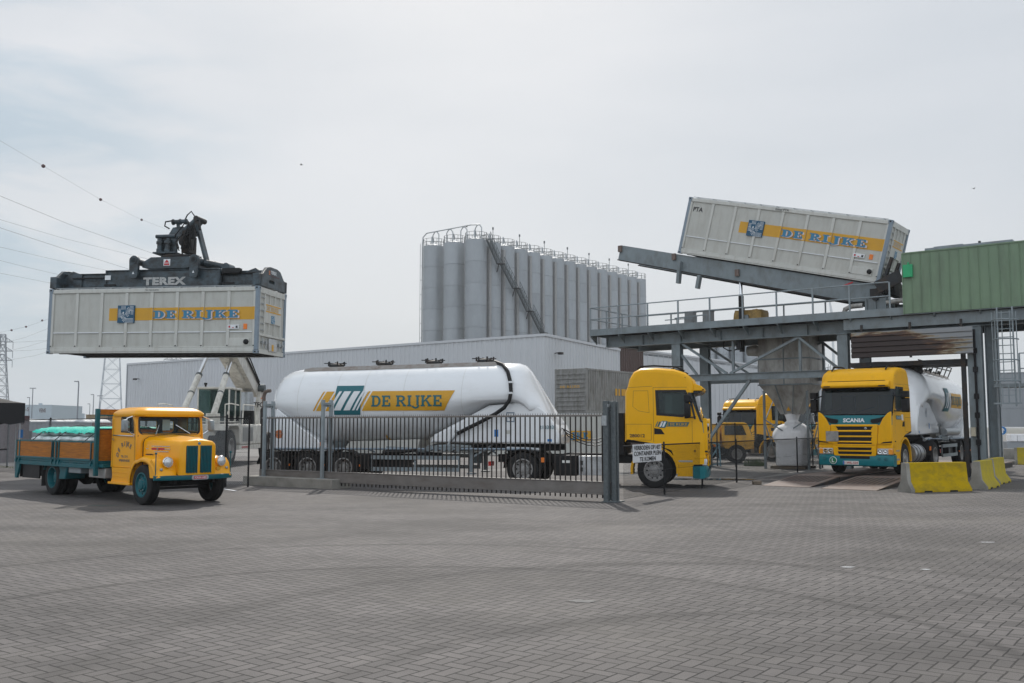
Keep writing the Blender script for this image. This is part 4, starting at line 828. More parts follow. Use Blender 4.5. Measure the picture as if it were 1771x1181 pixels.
for x in (-.35, .35): m.bar((x * 1.2, -by_ - .01, zt), (x * .5, -by_ * .45 - .02, zs), .03, .03)
m.build('seam', 'steel', HP)
m = MB(); m.lathe([(.36, zs + .02), (.30, zs - .12), (.25, ze + .1), (.33, ze - .05)], ax='z', n=20); m.build('spout_sleeve', 'bulk_bag', HP)
m = MB(); m.add([(-.1, -by_ * .5, zs + .15), (.1, -by_ * .5, zs + .15), (0, -by_ * .5 - .01, zs + .34)], [(0, 1, 2)]); m.build('warning_sticker', 'yellow_ink', HP)
m = MB(); m.lathe([(.22, -.55), (.26, -.15), (.20, 0)], (-ax_ - .1, -.5, ZD - 1.1), 'x', 14); m.build('blower', 'hopper', HP)
m = MB()
for x in (-1.02, .95):
    for y in (-.7, .7): m.bar((x, y, 0), (x, y, zt - .25), .09, .09)
for x in (-1.02, .95): m.bar((x, -.7, .3), (x, .7, 2.1), .04, .04); m.bar((x, .7, .3), (x, -.7, 2.1), .04, .04); m.bar((x, -.7, 2.1), (x, .7, zt - .4), .04, .04)
m.bar((-1.02, -.72, 2.2), (-.2, -.72, 1.7), .05, .05); m.bar((.95, -.72, 2.2), (.3, -.72, 1.8), .05, .05); m.build('leg_frame', 'steel', HP)
BB = thing('bulk_bag', 'filled white bulk bag with a crumpled top on a pallet below the hopper', 'bulk bag', gl(hx, hy, 0), -AG)
m = MB(); rnd = random.Random(11); rings = []
prof = [(.62, .16), (.66, .3), (.65, .6), (.66, .9), (.65, 1.08), (.76, 1.22), (.80, 1.40), (.80, 1.58), (.74, 1.74), (.60, 1.88), (.44, 1.98), (.30, 2.03), (.27, 2.1)]
for r, z in prof:
    j = .012 if z < 1.1 else .055; ex = .45 if z < 1.1 else .8
    rings.append([(r * math.copysign(abs(math.cos(t)) ** ex, math.cos(t)) + rnd.uniform(-j, j), r * .95 * math.copysign(abs(math.sin(t)) ** ex, math.sin(t)) + rnd.uniform(-j, j), z + rnd.uniform(-j, j) * .7) for t in [2 * math.pi * (i + .5) / 36 for i in range(36)]])
m.loft(rings); m.build('bag', 'bulk_bag', BB, ang=70)
m = MB(); 
for k in range(14):
    z = .22 + k * .062; m.tube([(.672 * math.copysign(abs(math.cos(t)) ** .45, math.cos(t)), .64 * math.copysign(abs(math.sin(t)) ** .45, math.sin(t)), z) for t in [2 * math.pi * (i + .5) / 36 for i in range(37)]], .008, 4, False)
m.build('wrap_band', 'white_ink', BB)
def pallet(t, w=1.6, d=1.4, h=.14):
    m = MB(); [m.box(-w / 2 + k * w / 7, -w / 2 + k * w / 7 + w / 9, -d / 2, d / 2, h - .025, h) for k in range(7)]; [m.box(-w / 2, w / 2 - .03, y, y + .09, .02, h - .026) for y in (-d / 2, -.05, d / 2 - .1)]; return m.build('pallet', 'wood_grey', t)
pallet(BB)
# ================================================================ VEHICLE PARTS
def wheel(t, x, y, z, r, w, side, rim='rim_grey', rr=.58, dish=.0, holes=8, hubc=None, tyre='rubber'):
    """side = -1 / +1: direction the outer face looks along y; r tyre radius, rr rim fraction"""
    a = w / 2; k = r * rr
    m = MB(Matrix.Translation((x, y, z)))
    m.lathe([(k, -a * .8), (k + .02, -a * .95), (r * .86, -a), (r * .955, -a * .9), (r * .985, -a * .72), (r, -a * .68), (r, -a * .38), (r - .014, -a * .36), (r - .014, -a * .28), (r, -a * .26), (r, a * .26),
             (r - .014, a * .28), (r - .014, a * .36), (r, a * .38), (r, a * .68), (r * .985, a * .72), (r * .955, a * .9), (r * .86, a), (k + .02, a * .95), (k, a * .8)], ax='y', n=40, cap=False)
    o = m.build('wheel', tyre, t)
    s = side; m = MB(Matrix.Translation((x, y, z)))
    m.lathe([(k + .012, s * a * .96), (k - .015, s * a * .99), (k - .03, s * a * .8), (k - .045, s * a * (.35 - dish)), (k * .62, s * a * (.30 - dish)), (k * .56, s * a * (.55 - dish)), (k * .40, s * a * (.58 - dish)), (k * .36, s * a * (.85 - dish)), (k * .2, s * a * (.9 - dish)), (.001, s * a * (.9 - dish))], ax='y', n=36, cap=False)
    m.build('rim', rim, o)
    m = MB(Matrix.Translation((x, y, z)))
    for i in range(holes):
        t_ = 2 * math.pi * i / holes; rc = k * .74; m.lathe([(k * .09, s * a * (.345 - dish)), (k * .09, s * a * (.36 - dish))], (rc * math.cos(t_), 0, rc * math.sin(t_)), 'y', 8)
    m.build('rim_holes', 'black', o)
    m = MB(Matrix.Translation((x, y, z)))
    for i in range(10):
        t_ = 2 * math.pi * (i + .5) / 10; rc = k * .49; m.lathe([(k * .055, s * a * (.56 - dish)), (k * .05, s * a * (.68 - dish))], (rc * math.cos(t_), 0, rc * math.sin(t_)), 'y', 6)
    m.build('wheel_nuts', hubc or 'galv', o)
    return o
def fender(t, x, z, r, y0, y1, a0, a1, mat='chassis', th=.03, name='mudguard', parent=None):
    o = arc(x, z, r + th, a0, a1, 14); i = arc(x, z, r, a0, a1, 14); m = MB()
    vs = [(p[0], y, p[1]) for y in (y0, y1) for p in o + i[::-1]]; n = len(o) * 2; k = len(o)
    fs = [(j, (j + 1) % n, n + (j + 1) % n, n + j) for j in range(n)]
    for b in (0, n): fs += [(b + j, b + j + 1, b + n - 2 - j, b + n - 1 - j) for j in range(k - 1)]
    m.add(vs, fs); return m.build(name, mat, parent or t)

PROF = [((-.05, .70), 'y'), ((-.02, 1.05), 'y'), ((-.03, 1.69), 't'), ((-.08, 2.02), 'b'), ((-.14, 2.06), 'g'), ((-.36, 2.92), 'y'), ((-.34, 3.18), 'y'), ((-.45, 3.40), 'y'), ((-.62, 3.54), 'y'),
        ((-.95, 3.65), 'y'), ((-1.5, 3.70), 'y'), ((-1.98, 3.69), 'y'), ((-2.20, 3.58), 'y'), ((-2.34, 3.36), 'y'), ((-2.40, 3.12), 'y'), ((-2.48, 2.95), 'y'), ((-2.50, 1.38), 'k'), ((-1.58, 1.36), 'k'), ((-1.05, 1.15), 'k'), ((-.88, .70), 'k')]
def modern_cab(t, simple=False, low=False):
    pts = [p for p, _ in PROF]; ty = [k for _, k in PROF]; n = len(pts)
    if low: pts = [(x, z if z < 3.1 else 3.1 + (z - 3.1) * .35) for x, z in pts]
    def inset(d):
        out = []
        for i in range(n):
            de = d * (.35 if pts[i][1] < 2.2 and pts[i][0] > -.6 else 1)
            a, b, c = Vector(pts[i - 1]), Vector(pts[i]), Vector(pts[(i + 1) % n]); e1 = (b - a).normalized(); e2 = (c - b).normalized()
            nn = Vector((-(e1.y + e2.y), e1.x + e2.x)); nn = nn.normalized() if nn.length > 1e-6 else nn
            if ty[i] == 'k' and ty[i - 1] == 'k': nn = Vector((0, 0))
            out.append((b + nn * de))
        return out
    # sign check: profile runs counter-clockwise seen with x right, so the inside is on the left of each edge
    R3 = [(-1.235, inset(.15)), (-1.215, inset(.07)), (-1.15, inset(.02)), (-1.0, inset(0)), (0, inset(0)), (1.0, inset(0)), (1.15, inset(.02)), (1.215, inset(.07)), (1.235, inset(.15))]
    for kind, nm, mt in (('y', 'cab_body', 'yellow'), ('t', 'front_band', 'teal'), ('b', 'scuttle', 'gloss_black'), ('g', 'windscreen', 'windscreen'), ('k', 'cab_floor', 'chassis')):
        m = MB(); vs = [(q.x, y, q.y) for y, rg in R3 for q in rg]
        fs = [(a * n + i, a * n + (i + 1) % n, (a + 1) * n + (i + 1) % n, (a + 1) * n + i) for i in range(n) if ty[i] == kind for a in range(len(R3) - 1)]
        m.add(vs, fs)
        if kind == 'y':
            base = [(q.x, q.y) for q in inset(.15)]
            win = [(-1.46, 2.26), (-.72, 2.20), (-.53, 2.28), (-.56, 2.82), (-.62, 2.97), (-1.50, 2.97)]
            for s in (-1, 1):
                loops = [[Vector((x, z, 0)) for x, z in base], [Vector((x, z, 0)) for x, z in win]]; tri = geometry.tessellate_polygon(loops); flat = base + win
                m.add([(x, s * 1.235, z) for x, z in flat], [tuple(q) for q in tri])
        # drop unused vertices
        used = sorted({i for f in m.f for i in f}); mp_ = {a: b for b, a in enumerate(used)}; m.v = [m.v[i] for i in used]; m.f = [tuple(mp_[i] for i in f) for f in m.f]
        m.build(nm, mt, t, ang=30)
    for s in (-1, 1):
        m = MB(); m.xz([(-1.50, 2.22), (-.70, 2.16), (-.49, 2.25), (-.52, 2.84), (-.60, 3.0), (-1.53, 3.0)], s * 1.2365 if s < 0 else 1.2335, s * 1.2335 if s < 0 else 1.2365, holes=[[(-1.42, 2.29), (-1.44, 2.93), (-.66, 2.93), (-.60, 2.83), (-.58, 2.32), (-.72, 2.25)]]); m.build('window_frame', 'gloss_black', t)
        m = MB(); m.xz([(-1.46, 2.26), (-.72, 2.20), (-.53, 2.28), (-.56, 2.82), (-.62, 2.97), (-1.50, 2.97)], s * 1.222, s * 1.218); m.build('side_window', 'side_glass', t)
        m = MB(); m.xz([(-.36, 2.10), (-.30, 2.10), (-.46, 2.92), (-.54, 2.92)], s * 1.14, s * 1.2385); m.build('screen_pillar', 'pillar', t)
    # visor, grille, bumper
    m = MB(); m.xz([(-.42, 2.97), (-.12, 2.97), (-.08, 3.04), (-.14, 3.12), (-.36, 3.20)], -1.14, 1.14); m.build('sun_visor', 'yellow', t, bevel=.02)
    m = MB(); m.xz([(-.42, 2.88), (-.20, 2.89), (-.12, 2.965), (-.40, 2.965)], -1.12, 1.12); m.build('visor_edge', 'gloss_black', t, bevel=.01)
    for s in (-1, 1):
        m = MB(); m.box(-.13, -.075, s * .93 - .11, s * .93 + .11, 3.0, 3.035); m.build('marker_light', 'black', t)
    m = MB(); m.tube([(-.345, -.98, 3.2), (-.345, .98, 3.2)], .012, 5); m.build('visor_gap', 'black', t)
    m = MB(); m.box(-.02, .006, -.64, .64, 1.0, 1.66); m.box(-.02, .006, -.60, .60, .66, .95); m.build('grille_backing', 'black', t)
    for z0, z1, w0 in ((1.63, 1.71, .78), (1.45, 1.52, .66), (1.27, 1.33, .66), (1.09, 1.15, .66), (1.00, 1.045, .72)):
        m = MB(); m.xz([(-.01, z0), (.02, z0 + .01), (.03, (z0 + z1) / 2), (.015, z1), (-.01, z1)], -w0, w0); m.build('grille_bar', 'yellow', t, bevel=.006)
    for s in (-1, 1):
        m = MB(); m.yz([(s * .58, 1.05), (s * .76, 1.05), (s * .78, 1.68), (s * .66, 1.68), (s * .56, 1.55), (s * .60, 1.48), (s * .56, 1.38), (s * .60, 1.3), (s * .56, 1.2)], -.02, .026); m.build('grille_side', 'yellow', t, bevel=.006)
        m = MB(); m.yz([(s * .765, 1.06), (s * 1.19, 1.04), (s * 1.225, 1.2), (s * 1.225, 2.14), (s * 1.12, 2.09), (s * .95, 1.9), (s * .82, 1.62), (s * .77, 1.3)], -.10, .022); m.build('air_deflector', 'yellow', t, bevel=.022)
        m = MB(); m.yz([(s * .56, 1.88), (s * .86, 1.93), (s * .98, 1.98), (s * .90, 1.84), (s * .80, 1.76), (s * .60, 1.75), (s * .55, 1.80)], -.07, .006); m.build('band_vent', 'black', t, bevel=.004)
        m = MB(); m.yz([(s * .86, 1.07), (s * 1.22, 1.10), (s * 1.22, 1.15), (s * .95, 1.12)], -.08, .028); m.build('deflector_slot', 'black', t)
        m = MB(); m.box(-.14, .0, s * .985 - .245, s * .985 + .245, .70, .90); o = m.build('headlight', 'lamp_glass', t, bevel=.015)
        m = MB(); [m.lathe([(.07, .002), (.075, .012), (.05, .008), (.02, .014)], (0, s * q, .80), 'x', 14) for q in (.83, 1.0)]; m.build('lens_ring', 'chrome', o)
        m = MB(); m.box(-.16, .004, s * 1.16 - .06, s * 1.16 + .075, .71, .89); m.build('indicator', 'amber', t, bevel=.01)
        m = MB(); m.box(-.38, -.02, s * 1.0 - .24, s * 1.0 + .235, .90, 1.0); m.build('lamp_surround', 'yellow', t, bevel=.02)
    m = MB()
    for z0, z1, w0 in ((.93, 1.0, .72), (.79, .84, .62), (.645, .70, .66)): m.xz([(-.01, z0), (.03, z0), (.035, z1), (-.01, z1)], -w0, w0)
    for s in (-1, 1): m.yz([(s * .54, .66), (s * .70, .66), (s * .73, .98), (s * .58, .94), (s * .55, .85), (s * .58, .80)], -.02, .04)
    m.build('lower_grille', 'yellow', t, bevel=.008)
    rings = []
    for i in range(17):
        y = -1.25 + 2.5 * i / 16; b = .03 - .09 * abs(y / 1.25) ** 5; rings.append([(b, y, .33), (b + .012, y, .42), (b + .012, y, .6), (b - .01, y, .68 if abs(y) > .55 else .645), (-.42, y, .68), (-.42, y, .31), (b - .05, y, .30)])
    m = MB(); m.loft(rings); m.build('bumper', 'teal', t, ang=40)
    m = MB(); m.box(-.3, .046, -.50, .50, .55, .64); m.build('bumper_slot', 'black', t)
    for s in (-1, 1):
        m = MB(); [m.lathe([(.055, .0), (.06, .008), (.045, .012), (.01, .010)], (.03, s * q, .56), 'x', 14) for q in (.80, 1.02)]; m.build('bumper_cap', 'teal_ink', t)
    # side: steps, arch, mirrors, vent
    for s in (-1, 1):
        m = MB(); m.xz([(-.90, .36), (-.40, .36), (-.40, .98), (-.60, 1.10), (-.80, 1.16), (-.96, 1.16), (-.86, .90), (-.84, .5)], s * 1.02, s * 1.232); m.build('step_panel', 'yellow', t, bevel=.012)
        m = MB(); m.box(-.84, -.42, s * 1.20 - .04, s * 1.20 + .04, .80, .85); m.box(-.80, -.42, s * 1.20 - .03, s * 1.20 + .036, .50, .56); m.build('step', 'alu', t)
        fender(t, -1.58, .54, .67, s * 1.24 if s < 0 else .72, s * .72 if s < 0 else 1.24, -8, 190, 'yellow', .07, 'wheel_arch')
        m = MB(); m.xz([(-.92, 1.12), (-.40, 1.04), (-.04, 1.04), (-.04, .90), (-.36, .90), (-.36, .72), (-.95, .72)], s * .8, s * 1.228); m.build('corner_panel', 'yellow', t)
        for z0, z1, nm in ((2.62, 2.84, 'wide_mirror'), (2.12, 2.60, 'main_mirror')):
            m = MB(); y0 = s * 1.55; m.loft([[(x, y0 + s * dy * k, (z0 + z1) / 2 + dz * k * (z1 - z0)) for dy, dz in rrect(-.13, .13, -.5, .5, .05, 3)] for x, k in ((-.62, 1.), (-.52, .98), (-.44, .8))]); m.build(nm, 'black', t)
        m = MB(); m.tube([(-.34, s * 1.20, 2.70), (-.54, s * 1.55, 2.60)], .022, 6); m.tube([(-.30, s * 1.2, 2.17), (-.52, s * 1.5, 2.15)], .022, 6); m.build('mirror_arm', 'black', t)
        m = MB(); m.box(-.38, -.32, s * 1.24 - .015, s * 1.24 + .015, 1.12, 1.16) ; m.xz([(-1.57, 1.64), (-1.25, 1.64), (-1.36, 1.80), (-1.57, 1.83)], s * 1.225, s * 1.2375); m.build('side_vent', 'black', t)
        m = MB()
        for a, b in (((-1.59, 1.39), (-1.59, 3.08)), ((-1.59, 3.08), (-.56, 3.08)), ((-.42, 1.39), (-.42, 2.05)), ((-2.44, 1.95), (-1.66, 1.95)), ((-1.66, 1.95), (-1.66, 1.46)), ((-1.66, 1.46), (-2.44, 1.46)), ((-2.44, 1.46), (-2.44, 1.95)), ((-2.42, 3.08), (-1.62, 3.12)), ((-2.2, 2.98), (-1.75, 2.98)), ((-1.75, 2.98), (-1.72, 2.3)), ((-2.2, 2.98), (-2.22, 2.5)), ((-2.22, 2.5), (-2.05, 2.36)), ((-2.05, 2.36), (-1.72, 2.3))):
            m.bar((a[0], s * 1.2365, a[1]), (b[0], s * 1.2365, b[1]), .008, .004, up=(0, 1, 0)) if False else m.add([(a[0] - .005, s * 1.2365, a[1] - .004), (b[0] + .005, s * 1.2365, b[1] - .004), (b[0] + .005, s * 1.2365, b[1] + .004), (a[0] - .005, s * 1.2365, a[1] + .004)] if abs(a[0] - b[0]) > abs(a[1] - b[1]) else [(a[0] - .004, s * 1.2365, a[1]), (a[0] + .004, s * 1.2365, a[1]), (b[0] + .004, s * 1.2365, b[1]), (b[0] - .004, s * 1.2365, b[1])], [(0, 1, 2, 3)])
        m.build('door_gap', 'black_ink', t, smooth=False)
        m = MB(); m.tube([(-.65, s * .92, 3.60), (-.9, s * .92, 3.72), (-1.6, s * .92, 3.77), (-2.0, s * .92, 3.75), (-2.1, s * .92, 3.66)], .03, 6); m.build('roof_rail', 'black', t)
        m = MB(); m.lathe([(.035, 0), (.03, .06)], (-.62, s * 1.17, 3.36), 'y', 10) if s > 0 else m.lathe([(.03, -.06), (.035, 0)], (-.62, -1.17, 3.36), 'y', 10); m.build('side_marker', 'black', t)
    m = MB(); m.box(-1.3, -.7, -.9, -.86, 3.72, 3.75) ; m.lathe([(.05, 3.69), (.05, 3.76), (.02, 3.78)], (-1.1, .3, 0), 'z', 10); m.build('roof_fitting', 'black', t)
    m = MB(); [m.bar((-.22, y0, 2.12), (-.27, y0 + .62, 2.30), .02, .02) for y0 in (-.85, 0)]; m.build('wiper', 'black', t)
    # inside
    m = MB(); m.box(-.85, -.3, -1.1, 1.1, 1.75, 2.12); m.build('dashboard', 'seat', t)
    for s in (-1, 1):
        m = MB(); m.box(-1.5, -1.0, s * .65 - .25, s * .65 + .25, 1.75, 1.95); m.box(-1.62, -1.45, s * .65 - .25, s * .65 + .25, 1.9, 2.75); m.build('driver_seat', 'seat', t, bevel=.04)
    m = MB(); m.box(-2.35, -1.9, -1.15, 1.15, 1.6, 2.0); m.build('bunk', 'cream', t)
def tractor_chassis(t, xr, exhaust=False, wb_front=-1.58):
    m = MB()
    for s in (-1, 1): m.box(xr - 1.0, -.5, s * .42 - .04, s * .42 + .04, .72, .98)
    [m.box(x, x + .1, -.42, .42, .75, .95) for x in (-1.3, -2.6, -3.8, xr - .6)]; m.build('frame', 'chassis', t)
    m = MB(); m.tube([(wb_front, -.9, .54), (wb_front, .9, .54)], .07, 8); m.tube([(xr, -.9, .54), (xr, .9, .54)], .09, 8); m.lathe([(.1, -.3), (.26, -.1), (.26, .1), (.1, .3)], (xr, 0, .54), 'y', 14); m.build('axle', 'chassis', t)
    for s in (-1, 1):
        wheel(t, wb_front, s * 1.07, .53, .53, .32, s, 'rim_grey', .6, -.25, 10)
        o = wheel(t, xr, s * 1.07, .53, .53, .30, s, 'rim_grey', .6, .35, 10); wheel(t, xr, s * .73, .53, .53, .30, s, 'rim_grey', .6, .35, 0)
        fender(t, xr, .54, .60, s * 1.24 if s < 0 else .56, s * .56 if s < 0 else 1.24, 2, 178, 'chassis')
        m = MB(); m.box(xr + .60, xr + .72, s * 1.2 - .02, s * 1.2 + .02, .75, .90); m.build('marker_lamp', 'orange', t)
    m = MB(); m.box(xr + 1.0, xr + 1.75, -1.22, -.5, .34, .98); m.build('battery_box', 'black', t, bevel=.03)
    m = MB(); m.box(xr + 1.28, xr + 1.56, -1.226, -1.222, .74, .82); m.build('label_plate', 'plate', t)
    m = MB(); m.box(xr + 1.8, xr + 2.75, -1.2, -.5, .36, .96); m.box(xr + 1.95, xr + 1.99, -1.215, -1.2, .36, .96); m.build('side_tank', 'alu', t, bevel=.03)
    m = MB(); [m.box(xr + 1.85, xr + 1.93, -1.225, -1.2, z, z + .13) for z in (.48, .68)]; m.build('tank_step', 'black', t)
    m = MB(); m.lathe([(.33, xr + 1.3), (.35, xr + 1.35), (.35, xr + 2.6), (.33, xr + 2.65)], (0, .86, .66), 'x', 20); m.build('fuel_tank', 'alu', t)
    m = MB(); [m.lathe([(.357, xr + q), (.357, xr + q + .07)], (0, .86, .66), 'x', 20) for q in (1.45, 2.0, 2.4)]; m.build('tank_strap', 'steel_dark', t)
    m = MB(); m.box(xr - .5, xr + .55, -.45, .45, 1.08, 1.16); m.box(xr - .7, xr - .45, -.4, .4, 1.0, 1.1); m.box(xr - .4, xr + .4, -.5, .5, .98, 1.08); m.build('fifth_wheel', 'chassis', t)
    m = MB(); m.box(-2.75, -2.55, -.9, .9, 1.0, 2.3); m.box(xr + 1.2, -2.6, -.5, .5, .98, 1.02); m.build('rear_catwalk', 'chassis', t)
    m = MB()
    for k in range(3): m.tube([(-2.6, -.25 + .2 * k, 1.9 - .1 * k)] + [(-2.6 + (xr + 2.2 - 1.2 - -2.6) * f - .0, -.25 + .2 * k, 1.9 - .1 * k - .45 * math.sin(math.pi * f)) for f in (.15, .3, .45, .6, .75, .9)] + [(xr + 1.0, -.2 + .2 * k, 1.85)], .018, 5)
    m.build('air_hoses', 'black', t)
    m = MB(); m.box(xr - 1.15, xr - 1.05, -1.15, -.8, .62, .76); m.box(xr - 1.15, xr - 1.05, .8, 1.15, .62, .76); m.build('tail_lamp', 'red_lens', t)

# ---------------------------------------------------------------- tank trailer (origin below the tractor's front axle)
def tank_ring(zt, zb, hw, x, n=28):
    zm = zt - hw if zt - hw > zb + .1 else (zt + zb) / 2
    return [(x, -hw * math.sin(2 * math.pi * i / n), zm + (zt - zm if math.cos(2 * math.pi * i / n) > 0 else zm - zb) * math.cos(2 * math.pi * i / n)) for i in range(n)]
ST = [(-13.18, 2.95, 2.60, .25), (-13.16, 3.22, 2.48, .62), (-13.08, 3.48, 2.40, .88), (-12.92, 3.68, 2.28, 1.05), (-12.7, 3.81, 2.12, 1.17), (-12.35, 3.88, 1.88, 1.23), (-11.95, 3.9, 1.60, 1.25), (-11.55, 3.91, 1.34, 1.25), (-10.1, 3.92, 1.34, 1.25), (-9.0, 3.94, 1.38, 1.25), (-7.7, 3.96, 1.44, 1.25),
      (-6.9, 3.98, 1.80, 1.25), (-6.1, 3.99, 2.18, 1.25), (-5.35, 4.0, 2.55, 1.25), (-4.9, 4.0, 2.58, 1.24), (-4.55, 3.98, 2.58, 1.21), (-4.32, 3.90, 2.5, 1.16), (-4.15, 3.72, 2.4, 1.1), (-3.98, 3.45, 2.3, 1.04), (-3.7, 2.95, 2.1, .98), (-3.4, 2.45, 1.85, .92), (-3.15, 2.02, 1.6, .86)]
def tank_surf(u, v, o):
    """point on the right-hand (y < 0) flank at position u along the tank and height v"""
    for a, b in zip(ST, ST[1:]):
        if a[0] <= u <= b[0]: break
    f = (u - a[0]) / (b[0] - a[0]); zt, zb, hw = [a[i] + (b[i] - a[i]) * f for i in (1, 2, 3)]; zm = zt - hw
    h = (zt - zm) if v > zm else (zm - zb); c = max(-1, min(1, (v - zm) / h)); s = math.sqrt(max(0, 1 - c * c))
    return (u, -(hw * s) - o * (s + .1), v + o * c * .7)
def tank_trailer(t, number=None, blue=True):
    m = MB(); m.loft([tank_ring(zt, zb, hw, x) for x, zt, zb, hw in ST]); m.build('tank', 'tank_white', t, ang=50)
    m = MB()
    for x in (-12.0, -10.6, -9.6, -8.2, -6.2): 
        a = ST[-1]
        for a, b in zip(ST, ST[1:]):
            if a[0] <= x <= b[0]: break
        f = (x - a[0]) / (b[0] - a[0]); q = [a[i] + (b[i] - a[i]) * f for i in (1, 2, 3)]
        r1 = tank_ring(q[0] + .002, q[1] - .002, q[2] + .002, x - .006); r2 = tank_ring(q[0] + .002, q[1] - .002, q[2] + .002, x + .006); m.loft([r1, r2], cap=False)
    m.build('weld_seam', 'bin_paint', t)
    # walkway with lids on top
    m = MB(); m.loft([[(x, -.55, 3.80 + dz), (x, -.42, 3.93 + dz), (x, .42, 3.93 + dz), (x, .55, 3.80 + dz), (x, .5, 3.6), (x, -.5, 3.6)] for x, dz in ((-12.15, -.06), (-11.9, -.01), (-5.3, .09), (-5.15, .02))]); m.build('walkway', 'tank_top', t)
    for x in (-11.15, -9.35, -7.55, -5.75):
        z = 3.95 + (x + 12) * .0145; m = MB(); m.lathe([(.27, z), (.27, z + .06), (.24, z + .09), (.1, z + .12), (.01, z + .12)], (x, 0, 0), 'z', 18); m.bar((x - .42, -.1, z + .12), (x + .42, -.1, z + .10), .03, .03)
        for a in range(6): m.lathe([(.03, z + .03), (.03, z + .17)], (x + .3 * math.cos(a * 1.047), .3 * math.sin(a * 1.047), 0), 'z', 6)
        m.build('hatch', 'steel_dark', t)
    # skirts under nose and tail
    m = MB(); m.xz([(-7.35, 1.36), (-7.2, 1.62), (-5.35, 2.56), (-4.6, 2.62), (-4.0, 2.75), (-3.5, 2.4), (-3.12, 1.90), (-3.0, 1.62), (-3.0, 1.32)], -.99, .99); m.build('front_skirt', 'tank_white', t, bevel=.06)
    m = MB(); m.xz([(-12.84, 2.5), (-12.0, 1.9), (-11.3, 1.45), (-11.0, 1.05), (-12.95, 1.05), (-12.95, 1.6)], -1.12, 1.12); m.build('rear_skirt', 'tank_white', t, bevel=.03)
    m = MB(); m.xz([(-10.3, 1.38), (-7.8, 1.46), (-7.9, .98), (-10.6, .98)], -.7, .7); m.xz([(-7.5, 1.5), (-5.9, 2.3), (-5.3, 2.5), (-5.3, 1.1), (-6.2, 1.0), (-7.5, 1.02)], -.5, .5); m.build('outlet_cones', 'bin_paint', t)
    for x in (-10.9, -8.35, -6.0):
        m = MB(); m.lathe([(.34, 1.45), (.17, .86), (.14, .66)], (x, 0, 0), 'z', 14); m.build('outlet', 'steel', t)
    m = MB()
    for s in (-1, 1): m.box(-12.95, -7.4, s * .5 - .04, s * .5 + .04, .82, 1.04); m.box(-7.4, -3.1, s * .5 - .04, s * .5 + .04, 1.1, 1.3)
    m.box(-12.99, -12.9, -1.15, 1.15, .5, .66); m.build('trailer_frame', 'chassis', t)
    for ax in (-10.3, -11.6, -12.86):
        m = MB(); m.tube([(ax, -.9, .52), (ax, .9, .52)], .07, 8); m.build('axle', 'chassis', t)
        for s in (-1, 1):
            wheel(t, ax, s * 1.05, .52, .52, .37, s, 'rim_grey', .6, .25, 10); fender(t, ax, .52, .585, s * 1.26 if s < 0 else .82, s * .82 if s < 0 else 1.26, 8, 172, 'black', .025)
            m = MB(); m.box(ax + .585, ax + .63, s * 1.24 - .02, s * 1.24 + .02, .56, .63); m.build('marker_lamp', 'orange', t)
    for s in (-1, 1):
        m = MB(); m.tube([(-13.0, s * 1.2, 1.13), (-3.9, s * 1.2, 1.16)], .035, 8); [m.bar((x, s * 1.2, 1.13), (x, s * .55, 1.0), .03, .05) for x in (-12.2, -10.95, -9.4, -7.9, -6.6, -5.2)]; m.build('side_pipe', 'bin_post', t)
        m = MB(); [m.box(-9.3, -6.25, s * 1.22 - .02, s * 1.22 + .02, z, z + .13) for z in (.42, .80)]; [m.box(x, x + .05, s * 1.2 - .02, s * 1.2 + .02, .42, .93) for x in (-9.3, -7.8, -6.3)]; m.build('side_guard', 'steel_light', t)
        m = MB(); m.bar((-5.95, s * .85, 1.2), (-5.95, s * .85, .40), .12, .12); m.box(-6.08, -5.82, s * .85 - .13, s * .85 + .13, .33, .37); m.bar((-5.9, s * .85, .9), (-5.3, s * .6, 1.3), .06, .06); m.build('landing_leg', 'steel_light', t)
    m = MB(); m.box(-9.0, -8.1, -1.1, -.6, .40, .80) ; m.box(-9.95, -9.35, -1.15, -.6, .45, .95); m.build('tool_box', 'black', t, bevel=.02)
    m = MB(); m.tube([(-8.8, -1.12, 1.16), (-7.5, -1.15, 1.10), (-7.0, -1.15, 1.22), (-6.5, -1.15, 1.24), (-5.9, -1.12, 1.2)], .07, 8); [m.lathe([(.10, -1.24), (.10, -1.0)], (x, 0, 1.17), 'y', 10) for x in (-7.3, -7.05, -6.8, -6.55, -6.3)]; m.build('valve_pipe', 'steel', t)
    m = MB(); m.tube([(-8.9, -1.2, 1.04), (-8.2, -1.22, 1.06), (-7.7, -1.2, 1.12)], .06, 8); m.build('outlet_hose', 'black', t)
    # big black air hose round the shoulder
    pts = [(-5.35, -.25, 4.03)] + [(u, *tank_surf(u, v, .07)[1:]) for u, v in ((-4.95, 3.85), (-4.72, 3.62), (-4.58, 3.3), (-4.53, 3.0))] + [(-4.57, -1.30, 2.72), (-4.74, -1.30, 2.48), (-5.05, -1.26, 2.28), (-5.5, -1.2, 2.05), (-6.05, -1.15, 1.8), (-6.35, -1.12, 1.65)]
    m = MB(); m.tube(pts, .062, 10); m.build('air_hose', 'black', t)
    m = MB(); m.tube([(-6.35, -1.12, 1.66), (-6.6, -1.12, 1.4), (-6.7, -1.12, 1.22)], .045, 8); m.lathe([(.05, -1.2), (.05, -1.05)], (-6.4, 0, 1.72), 'y', 8); m.tube([(-4.7, -1.1, 1.18), (-3.9, -1.1, 1.16), (-3.6, -1.1, 1.14)], .06, 8); m.build('pipework', 'galv', t)
    m = MB(); [m.lathe([(.085, -.03), (.085, .03)], (u, tank_surf(u, v, .07)[1], v), 'z', 10) for u, v in ((-4.56, 3.3), (-4.56, 2.95))]; m.build('hose_clip', 'white_ink', t)
